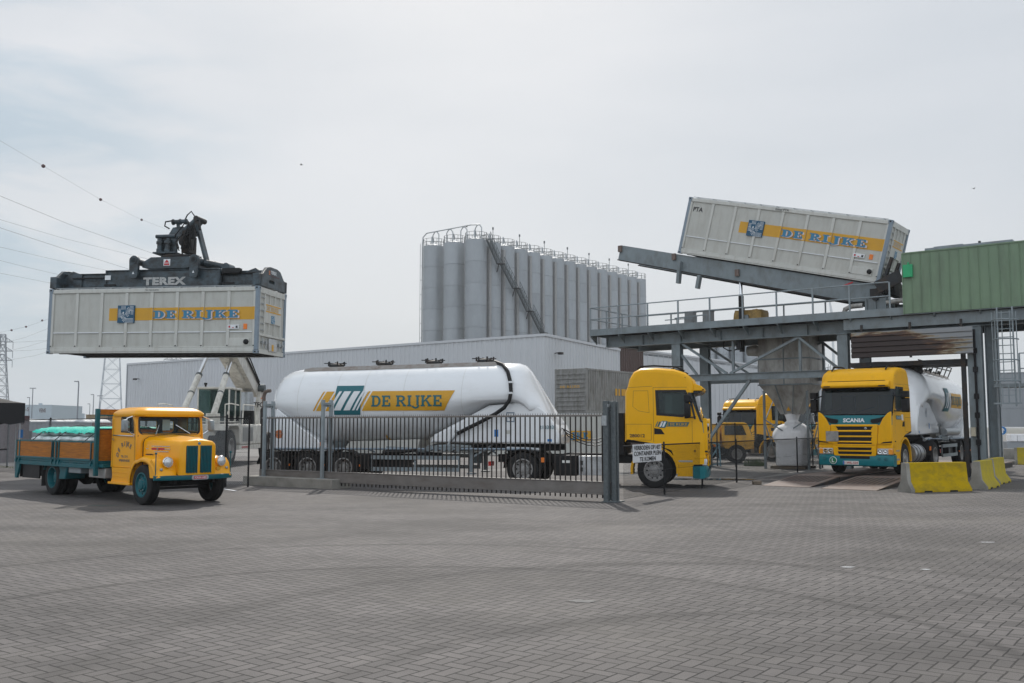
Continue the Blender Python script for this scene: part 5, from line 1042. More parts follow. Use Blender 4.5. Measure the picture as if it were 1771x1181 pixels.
    # yellow drum on the tail, ladder
    m = MB(); m.lathe([(.15, -1.12), (.17, -1.08), (.17, -.92), (.15, -.88)], (-12.72, 0, 1.62), 'y', 16); m.build('hose_reel', 'orange', t)
    m = MB(); [m.bar((-12.98, y, .9), (-12.98, y, 3.4), .04, .04) for y in (.3, .65)]; [m.bar((-12.98, .3, z), (-12.98, .65, z), .03, .03) for z in [1 + .28 * k for k in range(9)]]; m.build('rear_ladder', 'galv', t)
    # writing on the flank
    k = .57                                            # slant of the stripes
    def sl(a, b, c, d): return [(a + k * (c - 2.4), c), (b + k * (c - 2.4), c), (b + k * (d - 2.4), d), (a + k * (d - 2.4), d)]
    cut = .06
    decal_polys('yellow_band', [sl(-11.43, -11.37, 2.40, 3.05), sl(-11.31, -11.03, 2.40, 3.05), sl(-10.97, -10.80, 2.40, 3.05), sl(-9.80, -9.73, 2.40, 3.05), sl(-9.66, -6.79, 2.40, 3.05)], 'yellow_ink', t, tank_surf, cuts=cut, lift=.004)
    xb = -10.12; decal_polys('teal_block', [[(-10.66, 2.27), (-9.72, 2.27), (-9.62, 3.24), (-10.60, 3.24)]], 'teal_ink', t, tank_surf, cuts=cut, lift=.010)
    decal_polys('white_stripes', [[(a + 2.2 * k * (c - 2.4) * .62, c) if False else (a + .57 * (c - 2.42), c) for a, c in ((p, 2.42), (q, 2.42), (q, 3.05), (p, 3.05))] for p, q in ((-10.84, -10.74), (-10.66, -10.41), (-10.31, -10.08), (-10.00, -9.92), (-9.86, -9.80))] , 'white_ink', t, tank_surf, cuts=cut, lift=.016)
    pl, wd = slab('DE RIJKE', .36, t=.19, s=.09, st=.14, gap=.10); kx = 2.45 / wd; pl = [[(x * kx - 9.31, y + 2.54) for x, y in p] for p in pl]
    decal_polys('lettering', pl, 'teal_ink', t, tank_surf, cuts=cut, lift=.016)
    sk = lambda u, v, o: (u, -.991 - o, v)
    decal_vf('number', sans(number or '210303', .11, bold=.015), 'teal_ink', t, lambda u, v, o: (-3.66 + u, -.995 - o, 1.80 + v))
    decal_polys('badge', [R4(-4.75, -4.48, 2.02, 2.06), R4(-4.75, -4.48, 2.30, 2.34), R4(-4.75, -4.72, 2.06, 2.30), R4(-4.51, -4.48, 2.06, 2.30), [(-4.70, 2.18), (-4.615, 2.25), (-4.53, 2.18), (-4.615, 2.11)]], 'bin_post', t, sk)
    decal_polys('blue_label', [R4(-5.15, -5.02, 1.55, 1.78), R4(-3.4, -3.26, 1.40, 1.48)], 'sign_blue', t, sk)
    decal_polys('grey_label', [R4(-4.78, -4.62, 1.64, 1.76)], 'bin_panel', t, sk)
    decal_polys('warning_label', [[(-9.05, 1.50), (-8.93, 1.50), (-8.99, 1.62)], R4(-9.05, -8.93, 1.42, 1.49)], 'yellow_ink', t, lambda u, v, o: (u, tank_surf(u, v, 0)[1] - .01 - o, v))
def side_marks(t, s, number):
    f = lambda u, v, o: (u, -1.237 - o, v)
    decal_polys('side_band', [[(-1.15, 1.88), (-.56, 1.88), (-.50, 2.01), (-1.11, 2.01)]], 'teal_ink', t, f)
    pl, wd = slab('DE RIJKE', .07, t=.2, s=.09, st=.15); kx = .52 / wd; decal_polys('lettering', [[(x * kx - 1.09, y + 1.91) for x, y in p] for p in pl], 'yellow_ink', t, f, lift=.006)
    q = lambda a, b: [(a, 1.87), (b, 1.87), (b + .07, 2.03), (a + .07, 2.03)]
    decal_polys('side_stripes', [q(-1.54, -1.51), q(-1.48, -1.43), q(-1.24, -1.21), q(-1.19, -1.17)], 'teal_ink', t, f)
    decal_polys('side_block', [[(-1.41, 1.84), (-1.23, 1.84), (-1.17, 2.05), (-1.34, 2.05)]], 'teal_ink', t, f, lift=.005); decal_polys('block_stripes', [q(-1.41, -1.36), q(-1.33, -1.27)], 'white_ink', t, f, lift=.008)
    if number: decal_vf('number', sans(number, .095, xs=1.15, bold=.02), 'black_ink', t, lambda u, v, o: (-2.33 + u, -1.237 - o, 1.55 + v))
# ---------------------------------------------------------------- lorry behind the gate
AT = R(14); dT = Vector((math.cos(AT), -math.sin(AT), 0)); nT = Vector((math.sin(AT), math.cos(AT), 0)); AX = Vector((4.37, 29.5, 0)) + nT * 1.23
TR = thing('truck_tractor', 'yellow lorry cab in profile behind the gate with 280012 on its side', 'truck', AX + dT * 1.58, -AT)
modern_cab(TR); tractor_chassis(TR, -5.74); side_marks(TR, -1, '280012')
TT = thing('tank_trailer', 'long white silo tank trailer behind the sliding gate with large lettering on its flank', 'trailer', AX, -AT)
tank_trailer(TT)
# ---------------------------------------------------------------- lorry on the weighing ramp
yf = -5.3; s_a, _ = gface(yf).sz(1414.9, 803.5); s_b, _ = gface(yf).sz(1546.8, 806); print('front width', s_b - s_a)
zr = .24; HD = math.atan2(-VG.y, -VG.x); fc = gl((s_a + s_b) / 2, yf, zr)
TR2 = thing('truck_tractor', 'yellow lorry facing the camera on steel ramps under the gantry', 'truck', fc, HD)
modern_cab(TR2); tractor_chassis(TR2, -5.74)
q = TR2; fx = lambda u, v, o: (.03 + o, u, v)
v_, f_ = sans('SCANIA', .125, xs=1.12, bold=.035); wd = width(v_)
decal_vf('lettering', (v_, f_), 'white_ink', q, lambda u, v, o: (-.055 + o - .15 * (v - 1.8), u - wd / 2 - .02, v), off=(0, 1.79), lift=.012)
m = MB(); m.box(.046, .055, -.40, .13, .35, .475); o = m.build('number_plate', 'plate', q)
v_, f_ = sans('1-WIL-524', .075, xs=1.0, bold=.015); kx = .44 / width(v_)
decal_vf('plate_lettering', ([(x * kx, y) for x, y in v_], f_), 'red_ink', o, lambda u, v, oo: (.056 + oo, u - .335, v), off=(0, .375)); decal_polys('plate_band', [R4(-.395, -.35, .352, .473)], 'sign_blue', o, lambda u, v, oo: (.054 + oo, u, v))
m = MB(); m.lathe([(.125, .0), (.125, .06)], (.0, -.73, .485), 'x', 24); o = m.build('round_badge', 'white_ink', q); m = MB(); m.lathe([(.108, .058), (.108, .066)], (.0, -.73, .485), 'x', 24); m.build('badge_disc', 'green_badge', o)
decal_vf('badge_letter', sans('L', .12, bold=.03), 'white_ink', o, lambda u, v, oo: (.066 + oo, u - .77, v), off=(0, .425))
m = MB(); m.box(.034, .05, -.96, -.53, 1.13, 1.48); m.build('blank_plate', 'rim_grey', q, bevel=.005)
m = MB(); m.lathe([(.045, .008), (.03, .02), (.001, .022)], (.0, .38, 1.58), 'x', 14); m.build('front_emblem', 'galv', q)
fy = lambda u, v, o: (u, 1.237 + o, v)
decal_polys('side_band', [[(-.55, 1.88), (-1.15, 1.88), (-1.11, 2.01), (-.50, 2.01)]], 'teal_ink', q, fy); decal_polys('side_stripes', [[(-1.2, 1.85), (-1.42, 1.85), (-1.38, 2.05), (-1.16, 2.05)]], 'white_ink', q, fy)
pl, wd = slab('DE RIJKE', .07, t=.2, s=.09, st=.15); kx = .5 / wd; decal_polys('lettering', [[(-.58 - x * kx, y + 1.91) for x, y in p] for p in pl], 'white_ink', q, fy, lift=.006)
TT2 = thing('tank_trailer', 'white silo tank trailer behind the lorry on the ramp, seen from its front corner', 'trailer', gl((s_a + s_b) / 2, yf + 1.58, zr), HD + R(2.2))
# same build, mirrored writing side: copy every part except those on the other flank
def mirror_copy(src, dst):
    for ch in KIDS(src):
        nm = ch.name.split('.')[0]
        me = ch.data.copy()
        for v in me.vertices: v.co.y = -v.co.y
        me.flip_normals(); c = bpy.data.objects.new(nm, me); col.objects.link(c); c.parent = dst
        for md in ch.modifiers:
            b = c.modifiers.new('bevel', 'BEVEL'); b.width = md.width; b.segments = 2; b.limit_method = 'ANGLE'; b.angle_limit = R(40)
        for g in KIDS(ch):
            me2 = g.data.copy()
            for v in me2.vertices: v.co.y = -v.co.y
            me2.flip_normals(); d = bpy.data.objects.new(g.name.split('.')[0], me2); col.objects.link(d); d.parent = c
mirror_copy(TT, TT2)
for c in KIDS(TT2):          # the mirrored words run the wrong way round: build them again reading forwards
    if c.name.split('.')[0] in ('lettering', 'number', 'air_hose', 'hose_clip', 'white_stripes', 'yellow_band', 'teal_block'): bpy.data.objects.remove(c)
ms = lambda u, v, o: (lambda p: (p[0], -p[1], p[2]))(tank_surf(-20.2 - u, v, o))
pl, wd = slab('DE RIJKE', .36, t=.19, s=.09, st=.14, gap=.10); kx = 1.96 / wd
decal_polys('lettering', [[(x * kx - 11.8, y + 2.55) for x, y in p] for p in pl], 'teal_ink', TT2, ms, cuts=.06, lift=.016)
sl2 = lambda a, b, c, d, k=.28: [(a + k * (c - 2.3), c), (b + k * (c - 2.3), c), (b + k * (d - 2.3), d), (a + k * (d - 2.3), d)]
decal_polys('yellow_band', [sl2(-12.6, -12.3, 2.42, 3.04), sl2(-11.95, -9.7, 2.42, 3.04)], 'yellow_ink', TT2, ms, cuts=.06); decal_polys('teal_block', [[(-13.2, 2.26), (-12.3, 2.26), (-12.2, 3.22), (-13.0, 3.22)]], 'teal_ink', TT2, ms, cuts=.06, lift=.01)
decal_polys('white_stripes', [sl2(a, b, 2.4, 3.03, .42) for a, b in ((-13.1, -12.95), (-12.8, -12.6))], 'white_ink', TT2, ms, cuts=.06, lift=.016)
m = MB(); m.tube([(-9.7, 1.15, 1.42), (-6.9, 1.15, 1.42)], .16, 14); m.build('hose_tube', 'galv', TT2)
m = MB()
for a, b in ((-12, -5.4),):
    for z in (4.3, 4.15): m.tube([(a, .62, z), (b, .62, z)], .025, 5)
    for k in range(8): x = a + (b - a) * k / 7; m.bar((x, .45, 3.8), (x, .66, 4.3), .04, .04)
m.build('walkway_rail', 'steel_dark', TT2)
m = MB(); m.box(-5.35, -4.5, -.35, .35, 3.96, 4.2); m.build('top_box', 'steel_dark', TT2)
# ================================================================ VINTAGE LORRY (origin below the front axle centre, x forward)
AV = R(42.5); dV = Vector((math.cos(AV), -math.sin(AV), 0)); nV = Vector((math.sin(AV), math.cos(AV), 0))
AV0 = Vector(((249 - CX) / F * 23.1, 23.1, 0)); OV = AV0 + nV * 1.0
VT = thing('vintage_lorry', 'old yellow and teal bonneted flatbed lorry parked at the left', 'truck', OV, -AV)
HWc = .90
# side walls with window openings, doors
prof = [(-1.80, .86), (-1.82, 1.6), (-1.80, 2.14), (-.60, 2.16), (-.52, 1.72), (-.50, 1.55), (-.50, .86)]
win = [(-1.28, 1.77), (-.66, 1.75), (-.70, 2.0), (-.78, 2.10), (-1.22, 2.12), (-1.29, 2.08)]
for s in (-1, 1):
    m = MB(); a, b = (s * HWc, s * (HWc - .03)); m.xz(prof, min(a, b), max(a, b), holes=[win]); m.build('cab_side', 'yellow_old', VT, bevel=.008)
    m = MB(); m.xz([(-1.32, 1.73), (-.62, 1.71), (-.66, 2.02), (-.75, 2.14), (-1.26, 2.16), (-1.33, 2.10)], min(s * (HWc + .004), s * (HWc - .004)), max(s * (HWc + .004), s * (HWc - .004)), holes=[win]); m.build('window_frame', 'gloss_black', VT)
    m = MB(); m.xz(win, s * (HWc - .015) - .003, s * (HWc - .015) + .003); m.build('side_window', 'clear_glass', VT); m = MB(); m.bar((-.86, s * (HWc - .01), 1.76), (-.86, s * (HWc - .01), 2.11), .02, .02); m.build('quarter_bar', 'black', VT)
    m = MB()
    for a, b in (((-1.74, .88), (-1.74, 2.05)), ((-.56, .88), (-.58, 1.7))): m.add([(a[0] - .005, s * (HWc + .002), a[1]), (a[0] + .005, s * (HWc + .002), a[1]), (b[0] + .005, s * (HWc + .002), b[1]), (b[0] - .005, s * (HWc + .002), b[1])], [(0, 1, 2, 3)])
    m.build('door_gap', 'black_ink', VT, smooth=False)
    m = MB(); m.tube([(-1.70, s * (HWc + .03), 1.66), (-.58, s * (HWc + .03), 1.64)], .014, 6); m.tube([(-1.72, s * (HWc + .02), 1.58), (-1.60, s * (HWc + .05), 1.52)], .014, 6); m.build('door_handle', 'chrome', VT)
    m = MB(); m.tube([(-1.5, s * (HWc + .02), 2.17), (-.8, s * (HWc + .03), 2.17)], .012, 5); m.build('drip_rail', 'chrome', VT)
    # below-door panel and running board
    m = MB(); m.xz([(-1.72, .50), (-.62, .50), (-.60, .62), (-.58, .855), (-1.70, .855), (-1.66, .62)], min(s * .82, s * .93), max(s * .82, s * .93)); [m.box(-1.68, -.64, min(s * .93, s * .94), max(s * .93, s * .94), z, z + .012) for z in (.62, .72)]; m.build('lower_panel', 'yellow_old', VT, bevel=.01)
    m = MB(); m.box(-1.76, -.60, min(s * .80, s * 1.0), max(s * .80, s * 1.0), .44, .50); m.build('running_board', 'yellow_old', VT, bevel=.015)
# front bulkhead with windscreen, rear wall with windows
fm = lambda u, v, w_: (w_ - .10 * (v - 1.6) / .55 * .5 - .09 * (u / .9) ** 2, u, v)
wso = rrect(-.80, .80, 1.70, 2.13, .10); m = MB(); m.prism([(-.90, .86), (.90, .86), (.90, 2.0), (.88, 2.16), (-.88, 2.16), (-.90, 2.0)], -.50, -.46, fm, holes=[wso]); m.build('cab_front', 'yellow_old', VT)
m = MB(); m.prism(rrect(-.83, .83, 1.675, 2.155, .12), -.462, -.452, fm, holes=[rrect(-.785, .785, 1.715, 2.115, .09)]); m.build('windscreen_rubber', 'gloss_black', VT)
m = MB(); g0 = rrect(-.80, .80, 1.70, 2.13, .10); n_ = 12; vs = []; 
for i in range(n_ + 1):
    u = -.80 + 1.6 * i / n_; vs += [fm(u, 1.69, -.475), fm(u, 2.14, -.475)]
m.add(vs, [(2 * i, 2 * i + 2, 2 * i + 3, 2 * i + 1) for i in range(n_)]); m.build('windscreen', 'clear_glass', VT)
m = MB(); m.prism([(-.9, .86), (.9, .86), (.9, 2.14), (-.9, 2.14)], -1.82, -1.79, lambda u, v, w_: (w_, u, v), holes=[rrect(-.75, -.45, 1.72, 2.02, .04), rrect(-.28, .28, 1.72, 2.02, .04), rrect(.45, .75, 1.72, 2.02, .04)]); m.build('cab_rear', 'yellow_old', VT)
rings = []
for z, d in ((2.12, -.02), (2.17, -.045), (2.22, -.035), (2.28, .03), (2.33, .12), (2.36, .26), (2.372, .5)):
    rings.append([(x * 1.0 - 1.16, y, z + .01 * 0) for x, y in rrect(-.66 - .02 + d, .72 - d, -HWc + d, HWc - d, max(.06, .22 - d * .2), 5)])
m = MB(); m.loft(rings); m.build('cab_roof', 'yellow_old', VT, ang=60)
m = MB(); m.prism([(-.86, .93), (.86, .93), (.86, 2.11), (-.86, 2.11)], -1.785, -1.77, lambda u, v, w_: (w_, u, v), holes=[rrect(-.76, -.44, 1.71, 2.03, .04), rrect(-.29, .29, 1.71, 2.03, .04), rrect(.44, .76, 1.71, 2.03, .04)]); m.box(-1.76, -.56, -.85, .85, 2.12, 2.14); m.box(-.62, -.54, -.84, .84, 1.35, 1.66); m.build('cab_lining', 'seat', VT)
for s in (-1, 1):
    m = MB(); m.box(-1.76, -.56, *sorted((s * .862, s * .868)), .93, 1.72); m.build('door_lining', 'seat', VT)
m = MB(); m.box(-1.78, -.52, -.86, .86, .86, .92); m.build('cab_floor', 'black', VT)
m = MB(); m.box(-1.75, -1.3, -.8, .8, .95, 1.35); m.box(-1.77, -1.62, -.8, .8, 1.35, 1.72); m.build('bench_seat', 'seat', VT, bevel=.04)
m = MB(); m.tube([(-.86 + .04 * math.cos(a) * 0 + .10 * math.sin(a), .40 + .21 * math.cos(a), 1.66 + .17 * math.sin(a)) for a in [i * math.pi / 12 for i in range(25)]], .013, 6); m.bar((-.86, .40, 1.66), (-.6, .40, 1.4), .03, .03); m.build('steering_wheel', 'black', VT)
m = MB(); m.box(-.64, -.635, -.16, .04, 1.78, 2.05); m.build('windscreen_notice', 'white_ink', VT)
m = MB(); m.bar(fm(-.42, 1.68, -.43), fm(-.34, 1.92, -.43), .018, .018); m.bar(fm(.50, 1.70, -.43), fm(.10, 1.92, -.43), .018, .018); m.build('wiper', 'chrome', VT)
# bonnet
def hs(x, hw, zt, zs, zb): return [(x, y, z) for y, z in ((-hw, zb), (-hw, (zb + zs) / 2), (-hw, zs), (-hw * .96, zs + (zt - zs) * .45), (-hw * .82, zt - (zt - zs) * .22), (-hw * .5, zt - .015), (0, zt + .012), (hw * .5, zt - .015), (hw * .82, zt - (zt - zs) * .22), (hw * .96, zs + (zt - zs) * .45), (hw, zs), (hw, (zb + zs) / 2), (hw, zb))]
m = MB(); m.loft([hs(-.50, .74, 1.67, 1.47, .74), hs(-.2, .69, 1.655, 1.46, .74), (hs(.3, .57, 1.61, 1.43, .74)), hs(.66, .48, 1.57, 1.41, .74), hs(.80, .455, 1.55, 1.39, .74)]); m.build('bonnet', 'yellow_old', VT, ang=45)
m = MB(); m.loft([hs(.79, .475, 1.565, 1.39, .70), hs(.86, .465, 1.55, 1.38, .70), hs(.90, .43, 1.50, 1.34, .72)]); m.build('radiator_shell', 'yellow_old', VT, ang=50)
m = MB(); m.tube([hs(-.46, .735, 1.665, 1.46, .9)[i] for i in range(13)], .014, 5); m.tube([(.64, -.46, .75), (.40, -.60, .95), (.2, -.66, 1.12), (-.1, -.70, 1.20), (-.3, -.74, 1.2)], .014, 5); m.build('rubber_seal', 'black', VT)
for y0, y1 in ((-.335, -.035), (.035, .335)):
    m = MB(); m.box(.885, .905, y0, y1, .78, 1.40); o = m.build('grille', 'black', VT); m = MB()
    for k in range(8): y = y0 + (y1 - y0) * (k + .5) / 8; m.box(.905, .93, y - .011, y + .011, .77 - .01 * (k % 2), 1.42)
    m.build('grille_bars', 'teal_old', o, bevel=.004)
m = MB(); m.lathe([(.035, 0), (.03, .02), (.001, .025)], (.90, 0, 1.47), 'x', 12); m.build('bonnet_emblem', 'blue_ink', VT)
for s in (-1, 1):
    def hy(x, dz=0): return s * (.57 + (.3 - x) * .20 + .012)
    for z, x0, x1 in ((1.40, -.28, .50), (1.27, -.05, .46), (1.335, -.35, -.15), (1.335, .3, .52)):
        m = MB(); m.bar((x0, hy(x0), z), (x1, hy(x1), z), .012, .016); m.build('chrome_strip', 'chrome', VT)
    m = MB(); m.bar((-.15, hy(-.15), 1.335), (.30, hy(.30), 1.335), .012, .05); m.build('side_badge', 'red_ink', VT); m = MB(); m.lathe([(.035, -.006), (.035, .006)], (.07, hy(.07) + s * .01, 1.335), 'y', 12); m.build('side_emblem', 'rim_grey', VT)
# wings
for s in (-1, 1):
    rings = []
    for k in range(19):
        th = 14 + k * (166 / 18); a = R(th); f = max(0, math.cos(a)); r0 = .60 + .13 * f * f + (.05 if th > 120 else 0)
        cr_, sr_ = math.cos(a), math.sin(a); row = []
        for y, dr in ((-.985, -.045), (-1.0, -.01), (-.985, .035), (-.93, .075), (-.83, .10), (-.70, .105), (-.50, .09)):
            row.append((cr_ * (r0 + dr) + .0, s * -y, .48 + sr_ * (r0 + dr) * (1.0 if sr_ > 0 else .9)))
        rings.append(row)
    m = MB(); m.loft(rings, closed=False, cap=False); m.build('wing', 'yellow_old', VT, ang=60)
    # front face of the wing, filled down to the bumper
    m = MB(); rr = []
    for y in (-.985, -.93, -.80, -.62, -.44):
        b = .66 - .10 * abs(y + .62) ; rr.append([(b + .05, s * -y, .66), (b + .07, s * -y, .8), (b + .0, s * -y, .98), (b - .14, s * -y, 1.10), (b - .3, s * -y, 1.0), (b - .2, s * -y, .66)])
    m.loft(rr); m.build('wing_front', 'yellow_old', VT, ang=60)
    m = MB(); m.lathe([(.02, .55), (.10, .58), (.125, .66), (.13, .72)], (0, s * .70, 1.03), 'x', 20); o = m.build('headlight', 'yellow_old', VT)
    m = MB(); m.lathe([(.128, .70), (.132, .73), (.118, .755)], (0, s * .70, 1.03), 'x', 24); m.build('headlight_rim', 'chrome', o); m = MB(); m.lathe([(.118, .74), (.09, .765), (.05, .78), (.001, .785)], (0, s * .70, 1.03), 'x', 24); m.build('headlight_glass', 'lamp_glass', o)
    m = MB(); m.lathe([(.03, .70), (.034, .74), (.001, .76)], (0, s * .86, .86), 'x', 14); m.build('side_lamp', 'galv', VT)
    m = MB(); m.tube([(.69, s * .985, .70), (.69, s * .985, 1.22)], .013, 6); m.lathe([(.03, 1.22), (.03, 1.25), (.01, 1.27)], (.69, s * .985, 0), 'z', 8); m.build('marker_rod', 'teal_old', VT)
m = MB(); m.lathe([(.05, .68), (.06, .73), (.05, .75), (.001, .752)], (0, .62, .84), 'x', 14); m.build('fog_lamp', 'yellow_ink', VT)
rings = []
for i in range(15):
    y = -1.02 + 2.04 * i / 14; b = .97 - .27 * (abs(y) / 1.02) ** 2.6; rings.append([(b - .05, y, .60), (b, y, .61), (b + .012, y, .66), (b, y, .71), (b - .05, y, .72)])
m = MB(); m.loft(rings); m.build('bumper', 'teal_old', VT)
m = MB(); m.prism(rrect(-.22, .22, .605, .715, .045), .985, .995, lambda u, v, w_: (w_, u, v)); o = m.build('name_plate', 'galv', VT); m = MB(); m.box(.994, .999, -.165, .165, .625, .695); m.build('name_panel', 'red_ink', o)
v_, f_ = sans('SCANIA-VABIS', .045, bold=.01); kx = .30 / width(v_); decal_vf('name_lettering', ([(x * kx, y) for x, y in v_], f_), 'white_ink', o, lambda u, v, oo: (.998 + oo, u - .15, v), off=(0, .637))
for s in (-1, 1):
    m = MB(); z0, y0 = 1.90, s * 1.16; m.loft([[(x, y0 + a * k, z0 + b * k) for a, b in rrect(-.085, .085, -.15, .15, .05, 3)] for x, k in ((-.60, 1), (-.55, .9), (-.52, .6))]); m.build('door_mirror', 'steel_light', VT)
    m = MB(); m.tube([(-.58, s * .90, 1.66), (-.6, s * 1.10, 1.78), (-.58, s * 1.16, 1.9), (-.6, s * 1.10, 2.08), (-.62, s * .9, 2.15)], .012, 5); m.build('mirror_arm', 'chrome', VT)
for s in (-1, 1):
    wheel(VT, 0, s * .86, .48, .48, .26, s, 'teal_old', .60, -.3, 8, 'chrome')
    wheel(VT, -5.2, s * .86, .48, .48, .26, s, 'teal_old', .60, .55, 0, 'galv'); wheel(VT, -5.2, s * .56, .48, .48, .26, s, 'teal_old', .60, .3, 0)
    fender(VT, -5.2, .48, .56, min(s * .42, s * 1.0), max(s * .42, s * 1.0), 40, 160, 'teal_old', .02, 'rear_mudguard')
    m = MB(); m.xz([(-4.72, .45), (-4.30, .46), (-4.18, .80), (-4.62, .98), (-4.78, .86), (-4.66, .66)], min(s * .45, s * 1.0), max(s * .45, s * 1.0)); m.build('mudguard_front', 'teal_old', VT, bevel=.03)
    m = MB(); m.box(-5.86, -5.82, min(s * .45, s * 1.0), max(s * .45, s * 1.0), .22, .98); m.build('mud_flap', 'skirt_rubber', VT)
m = MB(); [m.box(-7.3, .7, s * .38 - .03, s * .38 + .03, .66, .84) for s in (-1, 1)]; m.tube([(0, -.75, .46), (0, .75, .46)], .045, 8); m.bar((.05, -.7, .38), (.05, .7, .38), .05, .06); m.tube([(-5.2, -.7, .48), (-5.2, .7, .48)], .07, 8); m.lathe([(.1, -.25), (.24, -.08), (.24, .08), (.1, .25)], (-5.2, 0, .48), 'y', 14); m.lathe([(.1, -3.9), (.16, -3.8), (.16, -3.1), (.1, -3.0)], (0, 0, .6), 'x', 12); m.box(-.3, .5, -.25, .25, .45, .8); m.build('frame', 'chassis', VT)
m = MB(); m.bar((-.9, -.5, .55), (.75, -.5, .55), .06, .08); m.bar((-.9, .5, .55), (.75, .5, .55), .06, .08); m.build('leaf_spring', 'chassis', VT)
m = MB(); m.box(-2.9, -1.95, -.98, -.60, .56, .82); m.build('battery_box', 'rim_grey', VT, bevel=.02); m = MB(); m.box(-4.1, -3.35, -1.0, -.6, .64, .92); m.build('tool_box', 'steel_light', VT, bevel=.02)
m = MB(); m.lathe([(.2, -3.2), (.24, -3.1), (.24, -2.4), (.2, -2.3)], (0, .75, .62), 'x', 14); m.build('fuel_tank', 'chassis', VT)
# load bed
XA, XB, HB = -7.45, -2.2, 1.10
m = MB(); m.box(XA, XB, -HB, HB, .92, 1.0); [m.box(x, x + .08, -HB + .03, HB - .03, .80, .92) for x in [XA + .2 + .72 * k for k in range(7)]]; m.build('bed_floor', 'teal_old', VT)
for s in (-1, 1):
    m = MB(); y = s * HB; m.box(XA, XB, y - .03, y + .03, .80, .91); m.box(XA, XB, y - .035, y + .035, .985, 1.04); m.build('bed_rail', 'teal_old', VT, bevel=.006)
    for x0, x1 in ((XA + .08, -4.95), (-4.78, -4.62), (-4.42, XB - .10)):
        m = MB(); m.box(x0, x1, y - .018, y + .018, 1.04, 1.46); m.build('side_board', 'wood', VT)
    m = MB(); m.box(XA, XB, y - .022, y + .022, 1.46, 1.50)
    for x in (XA, XA + .22, -4.95, -4.70, -4.50, XB - .32, XB - .08): m.box(x, x + .07, y - .035, y + .035, .92, 1.50); m.box(x - .01, x + .08, y - .05, y + .05, .86, .95)
    m.build('board_frame', 'teal_old', VT)
    m = MB(); m.box(XB - .08, XB + .02, y - .05, y + .05, .62, 2.33); m.build('corner_post', 'teal_old', VT, bevel=.008)
    m = MB(); m.xz([(XA, .91), (XA, .40), (XA + .15, .40), (XA + .36, .91)], y - .03, y + .03); m.build('rear_bracket', 'teal_old', VT)
    m = MB(); [m.tube([(x, y - s * .0 + s * .05, 1.45), (x + .02, y + s * .07, 1.2), (x - .02, y + s * .06, 1.0)], .012, 5) for x in (-4.85, -4.52, XB - .2)]; m.build('board_latch', 'steel_dark', VT)
m = MB(); m.box(XA + .36, -5.9, -1.05, -1.01, .42, .80); m.box(XA + .02, XA + .06, -1.0, 1.0, .42, .8); m.build('rear_guard', 'black', VT)
m = MB(); m.box(XA, XA + .03, -HB, HB, 1.04, 1.46); m.build('tail_board', 'wood', VT)
m = MB(); m.box(XB - .06, XB - .02, -HB + .05, HB - .05, 1.0, 1.80); m.box(XB - .06, XB - .02, -HB + .05, HB - .05, 2.18, 2.32); m.build('head_board', 'wood', VT)
m = MB(); [m.box(XB - .08, XB, -HB + .05, HB - .05, z, z + .03) for z in (1.80, 2.15)]; m.box(XB - .02, XB + .30, -1.06, 1.06, .84, .92); m.build('head_rail', 'teal_old', VT)
m = MB(); [m.box(XA - .02, XA, y, y + .22, .62, .72) for y in (-.95, .73)]; m.build('tail_lamp', 'red_lens', VT)
# door lettering: an arc of letters, a telephone line and a place name
fd = lambda u, v, o: (u, -HWc - .002 - o, v)
ctr, rad = (-1.02, .98), .42
for ch, th in zip('DERIJKE', (156, 139, 113, 99, 87, 74, 58)):
    v_, f_ = sans(ch, .115, xs=.95, bold=.012); w_ = width(v_); a = R(th); ca, sa_ = math.cos(a - math.pi / 2), math.sin(a - math.pi / 2); cx_, cz_ = ctr[0] + rad * math.cos(a), ctr[1] + rad * math.sin(a)
    decal_vf('door_letter', ([((x - w_ / 2) * ca - y * sa_ + cx_, (x - w_ / 2) * sa_ + y * ca + cz_) for x, y in v_], f_), 'navy_ink', VT, fd)
for tx, z, wd in (('TEL. 2312', 1.11, .36), ('SPIJKENISSE', 1.01, .58)):
    v_, f_ = sans(tx, .052, bold=.01); kx = wd / width(v_); decal_vf('door_lettering', ([(x * kx - 1.08 - wd / 2, y + z) for x, y in v_], f_), 'navy_ink', VT, fd)
